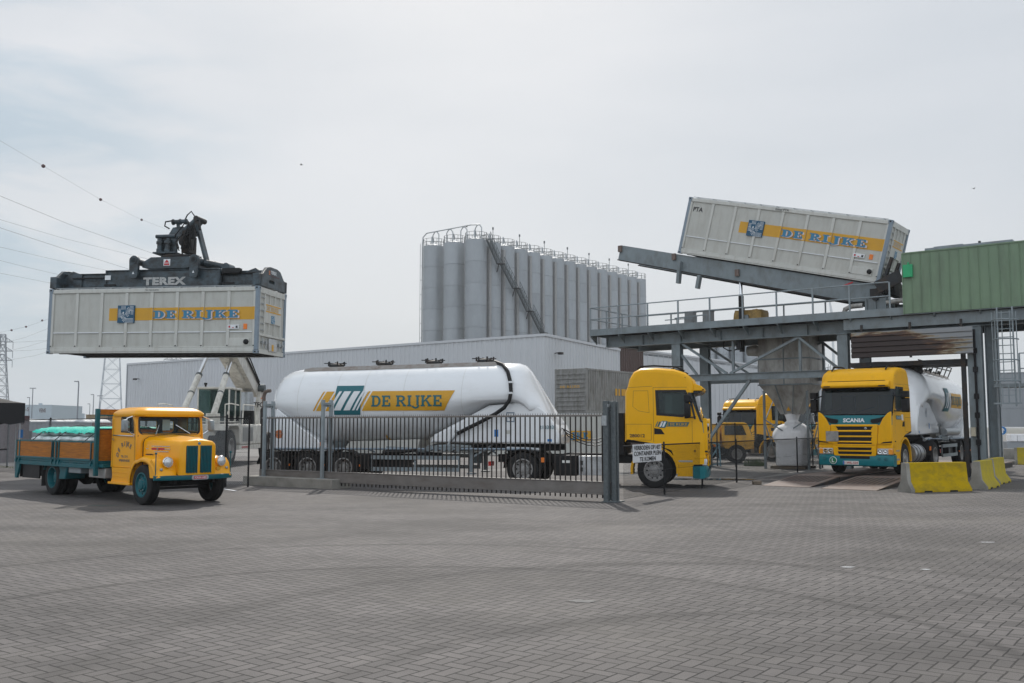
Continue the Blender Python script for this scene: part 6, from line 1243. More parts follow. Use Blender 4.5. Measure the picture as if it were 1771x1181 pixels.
# sacks on the bed
s0 = None; rnd = random.Random(21)
def sack_mesh(l=.62, w=.95, h=.17):
    m = MB(); rg = []
    for k in range(9):
        t = k / 8; x = (t - .5) * l; q = max(.12, math.sin(math.pi * min(max(t, .06), .94)) ** .35)
        rg.append([(x, w / 2 * (.86 + .14 * q) * math.copysign(abs(math.cos(a)) ** .5, math.cos(a)) + rnd.uniform(-.012, .012), h / 2 * q * math.copysign(abs(math.sin(a)) ** .7, math.sin(a)) + rnd.uniform(-.01, .01)) for a in [2 * math.pi * (i + .5) / 22 for i in range(22)]])
    m.loft(rg); return m
MV = Matrix.Translation(OV) @ Matrix.Rotation(-AV, 4, 'Z')
wordp = ['rearmost', 'second from the rear', 'third from the rear', 'middle', 'third from the cab', 'second from the cab', 'foremost']
for lay in range(5):
    for k in range(7):
        for side, sn in ((-1, 'near'), (1, 'far')):
            if side == 1 and lay < 4: continue
            lab = '%s white sack, %s layer, %s side of the lorry bed' % (wordp[k].capitalize(), ['lowest', 'second', 'middle', 'fourth', 'top'][lay], sn)
            p = MV @ Vector((-6.72 + .66 * k + rnd.uniform(-.02, .02) + .04 * lay, side * (.52 - .015 * lay) + (.20 if lay == 4 else 0), 1.09 + .148 * lay + rnd.uniform(-.01, .01)))
            if s0 is None:
                s0 = sack_mesh().build('sack', 'sack', None, ang=80); s0.location = p; s0.rotation_euler = (0, 0, -AV); tag(s0, lab, 'sack', 'white sacks on the lorry bed')
            else:
                c = dup(s0, loc=p, rz=-AV + rnd.uniform(-.04, .04), label=lab)
m = MB(); nx, ny = 60, 20; vs = []
for i in range(nx + 1):
    for j in range(ny + 1):
        u = i / nx; v = j / ny; e = min(u, 1 - u, .5) * 2; x = -6.98 + 4.72 * u; y = -.88 + 1.8 * v + .05 * math.sin(u * 22)
        z = 1.715 + .10 * (1 - abs(v * 2 - 1) ** 3) + .035 * abs(math.sin((x + 6.72) / .66 * math.pi)) + rnd.uniform(-.012, .022) - (.05 if j in (0, ny) else 0)
        vs.append((x, y, z + .012))
m.add(vs, [(i * (ny + 1) + j, (i + 1) * (ny + 1) + j, (i + 1) * (ny + 1) + j + 1, i * (ny + 1) + j + 1) for i in range(nx) for j in range(ny)])
o = m.build('cargo_net', 'net_green', None, ang=80); o.matrix_world = MV; tag(o, 'green net sheet spread over the white sacks on the old lorry', 'net')
m = MB()
for x in (-6.4, -4.9, -3.0): m.tube([(x, -1.12, 1.45), (x + .2, -1.06, 1.58), (x + .35, -.95, 1.72), (x + .6, 0, 1.92), (x + .6, .95, 1.74)], .012, 5)
o = m.build('lashing_rope', 'black', None); o.matrix_world = MV; tag(o, 'thin dark rope lashed across the sacks on the old lorry', 'rope')

# ================================================================ REACH STACKER
RS_O = Vector((-14.75, 45.0, 0)); RS = thing('reach_stacker', 'white reach stacker with a grey lifting frame holding up the hanging container', 'reach stacker', RS_O, R(-90))
IR = (Matrix.Translation(RS_O) @ Matrix.Rotation(R(-90), 4, 'Z')).inverted()
m = MB(); m.box(-8.8, .6, -1.0, 1.0, .85, 2.0); m.build('chassis_frame', 'stacker_white', RS, bevel=.04)
m = MB(); m.box(-5.2, -1.2, 1.0, 1.66, 1.0, 1.98); m.box(-5.2, -1.2, -1.66, -1.0, 1.0, 1.98); m.build('side_housing', 'stacker_white', RS, bevel=.05)
m = MB(); m.box(-3.4, -1.6, 1.66, 1.675, 1.15, 1.85); [m.box(-3.35, -1.65, 1.675, 1.70, z, z + .035) for z in [1.2 + .07 * k for k in range(9)]]; m.build('louvre_panel', 'louvre', RS)
m = MB(); m.box(-5.2, -1.0, 1.2, 1.69, .78, .98); m.build('lower_beam', 'stacker_white', RS, bevel=.02)
decal_vf('beam_lettering', sans('MAMMOET FEEDERS', .09, xs=1.1, bold=.02) if False else sans('TERMINAL', .1, xs=1.2, bold=.02), 'red_ink', RS, lambda u, v, o: (-1.3 - u, 1.69 + o, v), off=(0, .83)) if False else None
m = MB(); [m.box(-1.5 - .16 * k, -1.4 - .16 * k, 1.692, 1.698, .84, .93) for k in range(9)]; m.build('red_markings', 'red_ink', RS)
for s in (-1, 1):
    for y in (1.38, .88): wheel(RS, 0, s * y, .86, .86, .44, s, 'rim_grey', .55, .2, 8)
    wheel(RS, -7.4, s * 1.3, .80, .80, .44, s, 'rim_grey', .55, .0, 8)
    m = MB(); y0, y1 = sorted((s * .6, s * 1.68)); m.xz([(1.0, 1.7), (.9, 1.98), (-1.2, 2.02), (-1.25, 1.1), (-1.05, 1.1), (-.95, 1.75), (-.7, 1.92), (.75, 1.9), (.9, 1.7)], y0, y1); m.build('wheel_cover', 'stacker_white', RS, bevel=.02)
    m = MB(); m.box(-.1, .5, *sorted((s * .50, s * 1.0)), 1.95, 2.5); m.build('cylinder_mount', 'stacker_white', RS, bevel=.03)
    b0 = Vector((.2, s * .75, 2.35)); b1 = Vector((-3.3, s * .62, 5.7)); mid = b0.lerp(b1, .62)
    m = MB(); m.tube([b0, mid], .145, 16); m.build('lift_cylinder', 'stacker_white', RS); m = MB(); m.tube([b0.lerp(b1, .33), b0.lerp(b1, .345)], .16, 16); m.tube([b0.lerp(b1, .6), b0.lerp(b1, .625)], .165, 16); m.build('cylinder_collar', 'galv_dark', RS)
    m = MB(); m.tube([mid, b1], .09, 14); m.build('piston_rod', 'chrome', RS)
    m = MB(); m.xz([(-8.7, 1.9), (-7.6, 1.9), (-7.9, 3.2), (-8.1, 3.9), (-8.5, 3.9), (-8.7, 3.2)], *sorted((s * .55, s * .80))); m.build('boom_support', 'stacker_white', RS, bevel=.03)
    m = MB(); m.tube([(1.0, s * 1.55, 2.0), (1.0, s * 1.55, 2.9), (.2, s * 1.6, 2.95), (-1.0, s * 1.6, 2.9)], .03, 6); m.build('handrail', 'stacker_white', RS)
m = MB(); m.tube([(-1.6, 1.62, 2.0), (-1.75, 1.62, 2.95), (-3.8, 1.62, 2.95), (-4.0, 1.62, 2.0)], .035, 6); m.build('handrail', 'stacker_white', RS)
m = MB(); m.box(-1.0, -.2, -.9, 1.62, 2.02, 2.08); m.build('walkway', 'steel_dark', RS)
m = MB(); m.lathe([(.35, 2.0), (.35, 3.6), (.3, 3.75)], (-6.9, .35, 0), 'z', 16); m.build('air_cleaner', 'galv', RS)
m = MB(); m.tube([(-6.6, 1.35, 2.0), (-6.6, 1.35, 3.5), (-6.55, 1.42, 3.72), (-6.45, 1.6, 3.8), (-6.4, 1.75, 3.8)], .10, 10); m.build('exhaust', 'rust_plate', RS); m = MB(); m.lathe([(.16, 2.0), (.18, 2.1), (.18, 2.8), (.12, 2.9)], (-6.6, 1.35, 0), 'z', 12); m.build('silencer', 'steel_dark', RS)
m = MB(); m.lathe([(.06, 3.45), (.06, 3.6)], (-8.1, 1.0, 0), 'z', 10); m.bar((-8.1, .8, 3.45), (-8.1, 1.05, 3.45), .05, .05); m.build('beacon', 'orange', RS); m = MB(); m.lathe([(.22, -.3), (.22, .3)], (-8.2, .68, 4.0), 'y', 14); m.build('boom_pivot', 'galv_dark', RS)
decal_vf('lettering', sans('TFC', .26, bold=.03), 'black_ink', RS, lambda u, v, o: (-7.65 + o, .52 + u * .8, v), off=(0, 2.95))
m = MB(); m.box(-4.4, -3.9, .9, 1.5, 2.0, 2.7); m.build('electric_box', 'black', RS, bevel=.03)
# operator cab with windows all round
cx0, cx1, cw = -4.2, -2.2, .80; CZ = 2.12
m = MB(); fr_ = .07
for x in (cx0, cx1 - fr_): [m.box(x, x + fr_, y, y + fr_, CZ, 3.75) for y in (-cw, cw - fr_)]
m.xz([(cx1, CZ), (cx1 + .22, CZ), (cx1 + .12, CZ + .5), (cx1, CZ + .5)], -cw, -cw + fr_) ; m.xz([(cx1, CZ), (cx1 + .22, CZ), (cx1 + .12, CZ + .5), (cx1, CZ + .5)], cw - fr_, cw)
m.box(cx0, cx1, -cw, cw, CZ - .08, CZ + .03); m.box(-3.3, -3.22, cw - fr_, cw + .01, CZ, 3.7); m.build('cab_frame', 'stacker_white', RS, bevel=.01)
m = MB(); m.box(cx0 - .05, cx1 + .05, -cw - .03, cw + .03, 3.72, 3.84); m.build('cab_roof', 'stacker_white', RS, bevel=.04)
m = MB(); m.box(cx0 + .02, cx0 + .05, -cw + .07, cw - .07, CZ + .03, 3.72); m.build('cab_back', 'steel_dark', RS)
for nm, b in (('windscreen', (cx1 - .05, cx1 - .035, -cw + .07, cw - .07, CZ + .5, 3.72)), ('lower_window', (cx1 - .05, cx1 - .035, -cw + .07, cw - .07, CZ + .03, CZ + .49)), ('side_window', (cx0 + .07, -3.30, cw - .05, cw - .035, CZ + .3, 3.7)), ('side_window', (-3.22, cx1 - .07, cw - .05, cw - .035, CZ + .3, 3.7)), ('side_window', (cx0 + .07, cx1 - .07, -cw + .035, -cw + .05, CZ + .3, 3.7))):
    m = MB(); m.box(*b); m.build(nm, 'green_glass', RS)
m = MB(); m.box(-3.9, -3.3, -.3, .3, 2.3, 2.7); m.box(-4.0, -3.85, -.3, .3, 2.6, 3.4); m.build('driver_seat', 'seat', RS, bevel=.05)
m = MB(); m.tube([(-2.85 + .06 * math.sin(a), .22 * math.cos(a), 2.95 + .2 * math.sin(a)) for a in [i * math.pi / 10 for i in range(21)]], .018, 6); m.bar((-2.6, 0, 2.2), (-2.85, 0, 2.95), .06, .06); m.build('steering_wheel', 'black', RS)
m = MB(); m.lathe([(.05, 3.84), (.05, 3.95), (.08, 3.97), (.08, 4.05)], (-2.5, -.5, 0), 'z', 10); m.build('work_lamp', 'black', RS)
# boom in world coordinates
PB = Vector((-14.6, 53.2, 4.0)); TB_ = Vector((-13.75, 40.4, 8.35)); dd = (TB_ - PB).normalized()
def wbar(a, b, w_, h_, nm, mt, bev=.03, up=(0, 0, 1)):
    m = MB(IR); m.bar(a, b, w_, h_, up); return m.build(nm, mt, RS, bevel=bev)
wbar(PB, PB + dd * 9.2, .92, 1.05, 'boom', 'stacker_white'); wbar(PB + dd * 9.2, TB_, .74, .82, 'boom_extension', 'stacker_white')
wbar(PB + dd * 2.5 + Vector((0, -.2, -.55)), PB + dd * 5.2 + Vector((0, 0, -.5)), .5, .3, 'boom_bracket', 'stacker_white')
m = MB(IR); q = PB + Vector((.52, 0, .2)); m.tube([q, q + dd * 3 + Vector((0, 0, .1)), q + dd * 8], .05, 6); m.tube([q + Vector((0, 0, .15)), q + dd * 3 + Vector((.03, 0, .3)), q + dd * 8 + Vector((0, 0, .15))], .035, 6); m.build('boom_hoses', 'black', RS)
# spreader: built in the frame of the hanging container
C1M = Matrix.Translation(CB1) @ Matrix.Rotation(-A1, 4, 'Z') @ Matrix.Rotation(T1, 4, 'Y'); SM = IR @ C1M
SF = Face(CB1, A1); H = H1
def sx(px, y=0): return Face(CB1 + Vector((math.sin(A1), math.cos(A1), 0)) * y, A1).sz(px, 500)[0]
def szz(px, py, y=0): return Face(CB1 + Vector((math.sin(A1), math.cos(A1), 0)) * y, A1).sz(px, py)[1] - CB1.z + math.sin(T1) * Face(CB1, A1).sz(px, py)[0]
def sp(nm, mt='spreader', bevel=.015): return lambda fn: (lambda m: (fn(m), m.build(nm, mt, RS, bevel=bevel)))(MB(SM))
xa, xb = sx(181, .55), sx(379, .55); y0 = .55
sp('spreader_beam')(lambda m: (m.box(xa, xb, y0, y0 + .04, H + .12, H + .74), m.box(xa, xb, 1.9, 1.94, H + .12, H + .74), m.box(xa, xb, y0 - .05, 1.99, H + .74, H + .79), m.box(xa, xb, y0 - .05, y0 + .2, H + .06, H + .12), m.box(xa, xb, 1.75, 1.99, H + .06, H + .12), m.box(xa, xa + .05, y0 + .04, 1.9, H + .12, H + .74), m.box(xb - .05, xb, y0 + .04, 1.9, H + .12, H + .74)))
sp('spreader_rib')(lambda m: [m.box(x, x + .05, y0 - .05, y0, H + .12, H + .74) for x in (xa, xb - .05)])
for a, b in ((.15, xa), (xb, L1 - .1)):
    sp('telescopic_arm')(lambda m: (m.box(a, b, .75, .85, H + .18, H + .66), m.box(a, b, 1.65, 1.75, H + .18, H + .66), m.box(a, b, .68, .92, H + .66, H + .70), m.box(a, b, 1.58, 1.82, H + .66, H + .70), m.box(a, b, .68, .92, H + .14, H + .18)))
for x in (.0, L1):
    s = 1 if x else -1
    m = MB(SM); m.yz([(.02, H + .03), (2.48, H + .03), (2.48, H + .42), (2.2, H + .50), (1.85, H + .80), (1.55, H + .86), (.95, H + .86), (.65, H + .80), (.30, H + .52), (.02, H + .45)], x - .06 - s * .06, x + .06 - s * .06, holes=[rrect(.85, 1.35, H + .22, H + .34, .05)]); m.build('end_beam', 'spreader', RS, bevel=.01)
    m = MB(SM); m.xz([(x, H + .03), (x - s * .35, H + .03), (x - s * .9, H + .18), (x - s * .9, H + .66), (x - s * .5, H + .80), (x, H + .45)], .68, .74); m.xz([(x, H + .03), (x - s * .35, H + .03), (x - s * .9, H + .18), (x - s * .9, H + .66), (x - s * .5, H + .80), (x, H + .45)], 1.7, 1.76); m.build('end_gusset', 'spreader', RS, bevel=.01)
    for y in (.0, 2.25):
        m = MB(SM); m.box(*sorted((x, x - s * .28)), y, y + .25, H + .03, H + .48); m.build('twist_lock_box', 'spreader', RS, bevel=.01)
        m = MB(SM); m.lathe([(.05, H - .02), (.05, H + .04)], (x - s * .12, y + .12, 0), 'z', 8); m.build('twist_lock', 'black', RS)
m = MB(SM); m.box(xa - .001, xa + .25, y0 - .056, y0 - .052, H + .40, H + .58); m.build('white_plate', 'white_ink', RS)
v_, f_ = sans('TEREX', .27, xs=1.1, bold=.055, sp=1.08); x0_ = sx(246, .55); kx = (sx(320, .55) - x0_) / width(v_)
m_ = lambda u, v, o: SM @ Vector((x0_ + u * kx, y0 - .001 - o, H + .19 + v)); decal_vf('lettering', (v_, f_), 'bin_post_light', RS, m_, lift=.006)
v_, f_ = sans('TEREX', .12, xs=1.0, bold=.03); decal_vf('end_lettering', (v_, f_), 'white_ink', RS, lambda u, v, o: SM @ Vector((L1 + .001 + o, .95 + u, H + .60 + v)), lift=.006)
decal_polys('end_mark', [R4(.78, .90, .60, .63), R4(.78, .90, .66, .69), R4(.78, .90, .54, .57)], 'orange', RS, lambda u, v, o: SM @ Vector((L1 + .001 + o, u, H + v)), lift=.006); decal_polys('end_underline', [R4(.95, 1.75, .50, .54)], 'maroon', RS, lambda u, v, o: SM @ Vector((L1 + .001 + o, u, H + v)), lift=.006)
m = MB(SM); [m.box(x, x + .5, .3, .36, H + .13, H + .20) for x in (xa + .1, xb + .2)]; m.tube([(xb, .62, H + .55), (xb + 1.4, .62, H + .60), (L1 - .4, .6, H + .5)], .03, 6); m.box(xb + .1, xb + .8, .5, .75, H + .60, H + .78); m.tube([(xa - 1.5, .62, H + .5), (xa, .6, H + .5)], .03, 6); m.build('spreader_hoses', 'black', RS)
# rotator carrier with two round lugs
lx = (sx(228, .27), sx(332, .27)); ztop = szz(228, 451, .4)
for x in lx:
    for y in (.40, 2.0):
        m = MB(SM); o_ = [(x + .20 * math.cos(R(a)), ztop - .02 + .20 * math.sin(R(a))) for a in range(0, 181, 15)] + [(x - .17, H + .50), (x - .12, H + .42), (x + .12, H + .42), (x + .17, H + .50)]; m.xz(o_, y - .13, y, holes=[[(x + .10 * math.cos(R(a)), ztop - .02 + .10 * math.sin(R(a))) for a in range(0, 360, 24)]]); m.build('round_lug', 'spreader', RS, bevel=.012)
        m = MB(SM); m.lathe([(.13, y - .155), (.13, y - .125), (.10, y - .125), (.10, y - .155)], (x, 0, ztop - .02), 'y', 18); m.build('lug_ring', 'spreader', RS)
    m = MB(SM); m.tube([(x, .42, ztop - .02), (x, 2.0, ztop - .02)], .13, 14); m.build('cross_shaft', 'spreader', RS)
decal_polys('lug_triangle', [[(lx[0] - .05, H + .58), (lx[0] + .05, H + .58), (lx[0], H + .68)], [(lx[1] - .05, H + .58), (lx[1] + .05, H + .58), (lx[1], H + .68)]], 'white_ink', RS, lambda u, v, o: SM @ Vector((u, .268 - o, v)))
zt_ = H + .84; cx_ = (lx[0] + lx[1]) / 2
m = MB(SM); m.xz([(lx[0] + .25, zt_ + .02), (lx[0] + .25, zt_ + .22), (lx[0] + .6, zt_ + .42), (lx[1] - .3, zt_ + .42), (lx[1] - .05, zt_ + .22), (lx[1] - .05, zt_ + .02), (lx[1] - .5, zt_ - .045), (lx[0] + .6, zt_ - .045)], .45, 2.0); m.build('rotator_frame', 'spreader', RS, bevel=.02)
m = MB(SM); m.tube([(lx[1] + .1, .9, ztop - .05), (lx[1] + 1.0, 1.2, ztop - .22)], .13, 12); m.tube([(lx[1] + .95, 1.0, ztop - .22), (lx[1] + .95, 1.5, ztop - .22)], .17, 14); m.build('damper_cylinder', 'spreader', RS)
m = MB(SM); x = sx(280, .45); m.box(x, x + .28, .44, .449, zt_ + .07, zt_ + .33); o = m.build('maker_badge', 'white_ink', RS)
decal_polys('badge_mark', [[(x + .03, zt_ + .19), (x + .14, zt_ + .31), (x + .25, zt_ + .19)], R4(x + .03, x + .25, zt_ + .09, zt_ + .16)], 'red_ink', o, lambda u, v, oo: SM @ Vector((u, .438 - oo, v)))
zr_ = zt_ + .42; tx = sx(288, .65)
m = MB(SM); m.lathe([(.75, zr_), (.78, zr_ + .04), (.78, zr_ + .10), (.66, zr_ + .14)], (tx + .25, 1.2, 0), 'z', 28); [m.lathe([(.04, zr_ + .10), (.04, zr_ + .16)], (tx + .25 + .72 * math.cos(a * .35), 1.2 + .72 * math.sin(a * .35), 0), 'z', 6) for a in range(18)]; m.build('slewing_ring', 'steel_dark', RS)
za_ = zr_ + .14; zb_ = szz(290, 408, .5)
m = MB(SM); m.box(tx - .50, tx + .35, .62, .70, za_ + .05, zb_); m.box(tx - .50, tx - .42, .7, 1.6, za_, zb_ - .1); m.box(tx - .55, tx + .40, .40, 1.7, za_, za_ + .06); m.build('rotator_box', 'spreader', RS, bevel=.012)
m = MB(SM); m.tube([(tx - .52, .58, zb_), (tx + .30, .58, zb_)], .075, 10); m.build('rotator_tube', 'spreader', RS)
for dx in (-.30, .03):
    m = MB(SM); z = za_ + .06; m.lathe([(.13, z), (.13, z + .12), (.10, z + .14), (.10, z + .30), (.14, z + .32), (.14, z + .42), (.08, z + .44), (.08, z + .52), (.05, z + .54), (.001, z + .55)], (tx + dx, .50, 0), 'z', 14); m.build('slewing_motor', 'spreader', RS)
m = MB(SM); m.loft([[(tx - .15, .72, zb_), (tx + .5, .72, zb_), (tx + .5, 1.5, zb_), (tx - .15, 1.5, zb_)], [(tx - .02, .9, zb_ + .42), (tx + .42, .9, zb_ + .46), (tx + .42, 1.4, zb_ + .46), (tx - .02, 1.4, zb_ + .42)]]); m.build('boom_head', 'spreader', RS, bevel=.02)
zc_ = zb_ + .62
m = MB(SM); m.tube([(tx + .0, .85, zc_), (tx + .62, .85, zc_ + .02)], .085, 12); [m.tube([(tx + q, .85, zc_), (tx + q + .05, .85, zc_)], .12, 12) for q in (0, .3, .55)]; m.bar((tx + .2, .95, zb_ + .4), (tx + .2, .9, zc_), .1, .1); m.build('tilt_cylinder', 'spreader', RS)
zd_ = szz(338, 374, .8); xe = sx(338, .95)
m = MB(SM); m.tube([(tx + .42, .80, zb_ + .15), (xe - .1, .95, zd_ - .1)], .10, 10); m.tube([(tx + .42, 1.3, zb_ + .15), (xe - .1, 1.35, zd_ - .1)], .10, 10); m.build('link_arm', 'spreader', RS)
m = MB(SM); m.tube([(xe - .05, .8, zd_ - .08), (xe - .05, 1.5, zd_ - .08)], .11, 12); m.xz([(xe - .12, zd_ - .15), (xe + .06, zd_ - .12), (xe + .12, zd_ - .5), (xe + .02, zd_ - .62), (xe - .12, zd_ - .5)], .85, .95); m.build('link_joint', 'steel_dark', RS)
m = MB(SM); m.bar((xe - .05, .95, zd_ - .3), (xe + .42, 1.0, zr_ - .22), .30, .10, up=(1, 0, 0)); m.build('rear_strut', 'spreader', RS, bevel=.01)
m = MB(SM); m.box(tx + .38, xe - .35, .9, 1.5, za_ + .1, zb_ + .1); m.box(tx + .5, xe - .05, .7, .8, zb_ - .1, zb_ + .25); m.tube([(tx + .6, .62, za_ + .5), (tx + .6, 1.0, za_ + .5)], .2, 14); m.box(xe - .30, xe - .15, .9, 1.3, zb_ + .1, zb_ + .6); m.build('hinge_block', 'steel_dark', RS, bevel=.02)
m = MB(SM); rnd = random.Random(9)
for k in range(16):
    x1 = tx + .35 + rnd.uniform(0, .75); z1 = za_ + rnd.uniform(.1, .5); z2 = zb_ + rnd.uniform(0, .75); x2 = min(xe + .05, x1 + rnd.uniform(-.1, .3)); y1 = rnd.uniform(.55, .8); m.tube([(x1, y1, z1), (x1 + rnd.uniform(-.15, .15), y1 - .12, (z1 + z2) / 2), (x2, y1, z2)], .022, 5)
m.tube([(tx - .1, .8, zb_ + .35), (tx - .28, .75, zb_ + .45), (tx - .25, .75, zb_ + .62), (tx + .05, .8, zc_ + .05)], .03, 6); m.tube([(xe - .5, .8, zc_ + .08), (xe - .42, .8, zd_ + .05), (xe - .25, .8, zd_ + .20), (xe - .12, .85, zd_)], .025, 6); m.build('hydraulic_hoses', 'black', RS)
# ================================================================ FENCES AND SLIDING GATE
def chain(t, L, z0, z1, sp=.07, r=.0022, mat='galv', tz=None):
    m = MB(); h = z1 - z0; k = -h
    def dia(a, b):
        (x0, za), (x1, zb) = a, b
        m.add([(x0 - r, 0, za), (x0 + r, 0, za), (x0, -r * 1.8, za), (x1 - r, 0, zb), (x1 + r, 0, zb), (x1, -r * 1.8, zb)], [(0, 1, 4, 3), (1, 2, 5, 4), (2, 0, 3, 5)])
    n = int((L + h) / sp)
    for i in range(n):
        a = -h + i * sp
        s0, s1 = max(0, -a), min(h, L - a)
        if s1 > s0: dia((a + s0, z0 + s0), (a + s1, z0 + s1)); dia((L - a - s0, z0 + s0), (L - a - s1, z0 + s1))
    return m.build('wire_mesh', mat, t, smooth=False)
def fence(nm, lab, p, q, h, posts, mat='black', mesh='galv', r=.0022, zb=.06, pr=.03, sp=.07):
    d = q - p; a = math.atan2(-d.y, d.x); L = d.length; t = thing(nm, lab, 'fence', p, -a)
    for s in posts:
        m = MB(); m.tube([(s, .03, 0), (s, .03, h + .03)], pr, 8); m.lathe([(pr * 1.15, h + .03), (pr * .6, h + .06)], (s, .03, 0), 'z', 8); m.build('post', mat, t)
    for z in (h - .02,):
        m = MB(); m.tube([(0, .0, z), (L, .0, z)], .021, 6); m.build('top_rail', mat, t)
    m = MB(); [m.tube([(0, -.002, z), (L, -.002, z)], .003, 4) for z in (zb + .01, h * .5)]; m.build('tension_wire', mat, t)
    chain(t, L, zb, h - .03, mesh != '' and sp or sp, r, mesh); return t
p, q = G(1078, 867.5), G(1424, 809.8)
LF = fence('chain_link_fence', 'low black chain link fence running back from the gate post past the lorry', p, q, 1.40, [(G(px, py) - p).length for px, py in ((1177.5, 856.5), (1258, 846), (1326, 836.2), (1379.5, 817), (1424, 809.8))], r=.0021, mesh='black', sp=.075)
dF = (q - p).normalized()
def on_f(px, z): # position along the fence line for a photo column
    fa = Face(p, math.atan2(-dF.y, dF.x)); return fa.sz(px, 780)[0]
sg = thing('notice_board', 'white notice board with black Dutch capitals wired to the low fence', 'sign', p, -math.atan2(-dF.y, dF.x))
fa = Face(p, math.atan2(-dF.y, dF.x)); a0, zt0 = fa.sz(1091, 769); a1, _ = fa.sz(1140.5, 766); _, zb0 = fa.sz(1092, 800.5)
m = MB(); m.box(a0, a1, -.055, -.045, zb0, zt0); m.build('board', 'sign_white', sg, bevel=.003)
for k, tx in enumerate(('VERBODEN OP HET', 'CONTAINER PLEIN', 'TE KOMEN')):
    hh = (zt0 - zb0) * .23; v_, f_ = sans(tx, hh, bold=.02); wd = (a1 - a0) * (.94 if k < 2 else .56); kx = wd / width(v_); cx_ = (a0 + a1) / 2 - wd / 2
    decal_vf('lettering', ([(x * kx + cx_, y + zt0 - (zt0 - zb0) * (.30 + .32 * k)) for x, y in v_], f_), 'black_ink', sg, lambda u, v, o: (u, -.055 - o, v))
p2, q2 = G(-70, 801), G(388, 842); LL = (q2 - p2).length; fa = Face(p2, math.atan2(-(q2 - p2).y, (q2 - p2).x))
fence('chain_link_fence', 'tall chain link fence behind the old lorry on the left', p2, q2, 2.2, [.02] + [fa.sz(px, 780)[0] for px in (12, 84, 164.6, 250, 330)] + [LL], r=.003, pr=.04, sp=.075)
p3 = q2; q3 = G(428, 842.5)
fence('chain_link_fence', 'short chain link panel between the old lorry and the concrete gate base', p3, q3, 2.15, [(q3 - p3).length], r=.003, sp=.075)
p4, q4 = P(1222, 738, 46), P(1425, 738, 43); p4.z = q4.z = 0
fence('chain_link_fence', 'taller far fence in front of the parked yellow lorries', p4, q4, 2.0, [.5, 1.4, 3.6, 5.0], r=.002)
# gate
AGT = R(33.9); PG = G(1058, 868); GF = Face(PG, AGT)
GT = thing('sliding_gate', 'long sliding gate of rusty brown bars over a heavy bottom beam', 'gate', PG, -AGT)
xl_ = GF.sz(452, 780)[0]; xr_ = -.04; ZT = 2.18
m = MB(); m.box(xl_, xr_, -.07, .07, .20, .47); m.box(xl_, xr_, -.085, .085, .47, .50); m.box(xl_, xr_, -.08, .08, .17, .20); m.build('bottom_beam', 'gate_beam', GT, bevel=.008)
m = MB(); m.box(xl_, xr_, -.03, .03, ZT - .05, ZT); m.build('top_rail', 'gate_beam', GT, bevel=.006)
n = int(-xl_ / .155)
bars = []
for k in range(n):
    x = xr_ - .06 - k * .155
    m = MB(); m.tube([(x, -.0, .50), (x, 0, ZT - .05)], .019, 6); m.tube([(x, 0, .08), (x, 0, .17)], .019, 6); m.build('bar', 'gate_bar', GT)
m = MB(); [m.lathe([(.012, ZT), (.002, ZT + .05)], (xr_ - .05 - k * .0775, 0, 0), 'z', 4) for k in range(2 * n)]; m.build('spike_strip', 'gate_bar', GT)
m = MB(); m.tube([(xl_, 0, .1), (xl_, 0, ZT + .05)], .035, 8); m.build('end_bar', 'gate_bar', GT)
def guide(px0, px1, py, lab, w=.09, h=2.42):
    a = GF.sz(px0, py)[0]; b = GF.sz(px1, py)[0]; c = Vector((math.cos(AGT) * a, -math.sin(AGT) * a, 0)) + PG
    t = thing('guide_post', lab, 'gate post', c, -AGT)
    for y, x in ((-.16, 0), (.16, .02)):
        m = MB(); m.box(x - w / 2, x + w / 2, y - w / 2, y + w / 2, -.0, h); m.box(x - .12, x + .12, y - .1, y + .1, .0, .02); m.build('post', 'steel_light' if w < .1 else 'galv_dark', t, bevel=.006)
    m = MB(); m.box(-.05, .07, -.22, .22, h - .16, h - .08); m.lathe([(.05, h - .22), (.05, h - .1)], (-.0, -.07, 0), 'z', 10); m.lathe([(.05, h - .22), (.05, h - .1)], (-.0, .07, 0), 'z', 10); m.build('roller_bracket', 'steel_light' if w < .1 else 'galv', t, bevel=.004)
    return t
g1 = guide(462, 470, 838, 'left pair of grey guide posts holding the tail of the gate'); g1.location.z = .28
g2 = guide(563, 575, 843, 'second pair of grey guide posts on the right end of the concrete base'); g2.location.z = .28
m = MB(); m.box(-.056, -.046, -.21, -.11, 1.0, 1.12); m.build('yellow_tag', 'orange', g2)
g3 = guide(1055, 1065, 868, 'dark galvanised catch posts at the right end of the gate', .13, 2.52)
m = MB(); m.box(.10, .20, -.11, -.02, 0, 2.5); m.box(.10, .20, .04, .13, 0, 2.5); m.box(-.1, .3, -.22, .22, .0, .03); m.build('post', 'galv_dark', g3, bevel=.006)
m = MB(); m.box(-.08, .05, -.26, -.22, 1.9, 2.15); m.box(-.09, -.07, -.1, .1, .3, .45); m.build('catch_plate', 'galv', g3)
a = GF.sz(437, 847)[0]; b = GF.sz(590, 853)[0]
o = MB(); o.box(a, b, -.42, .42, -.01, .29); o = o.build('concrete_block', 'concrete', None, bevel=.02); o.location = PG; o.rotation_euler.z = -AGT; tag(o, 'grey concrete block under the left gate posts', 'concrete block')

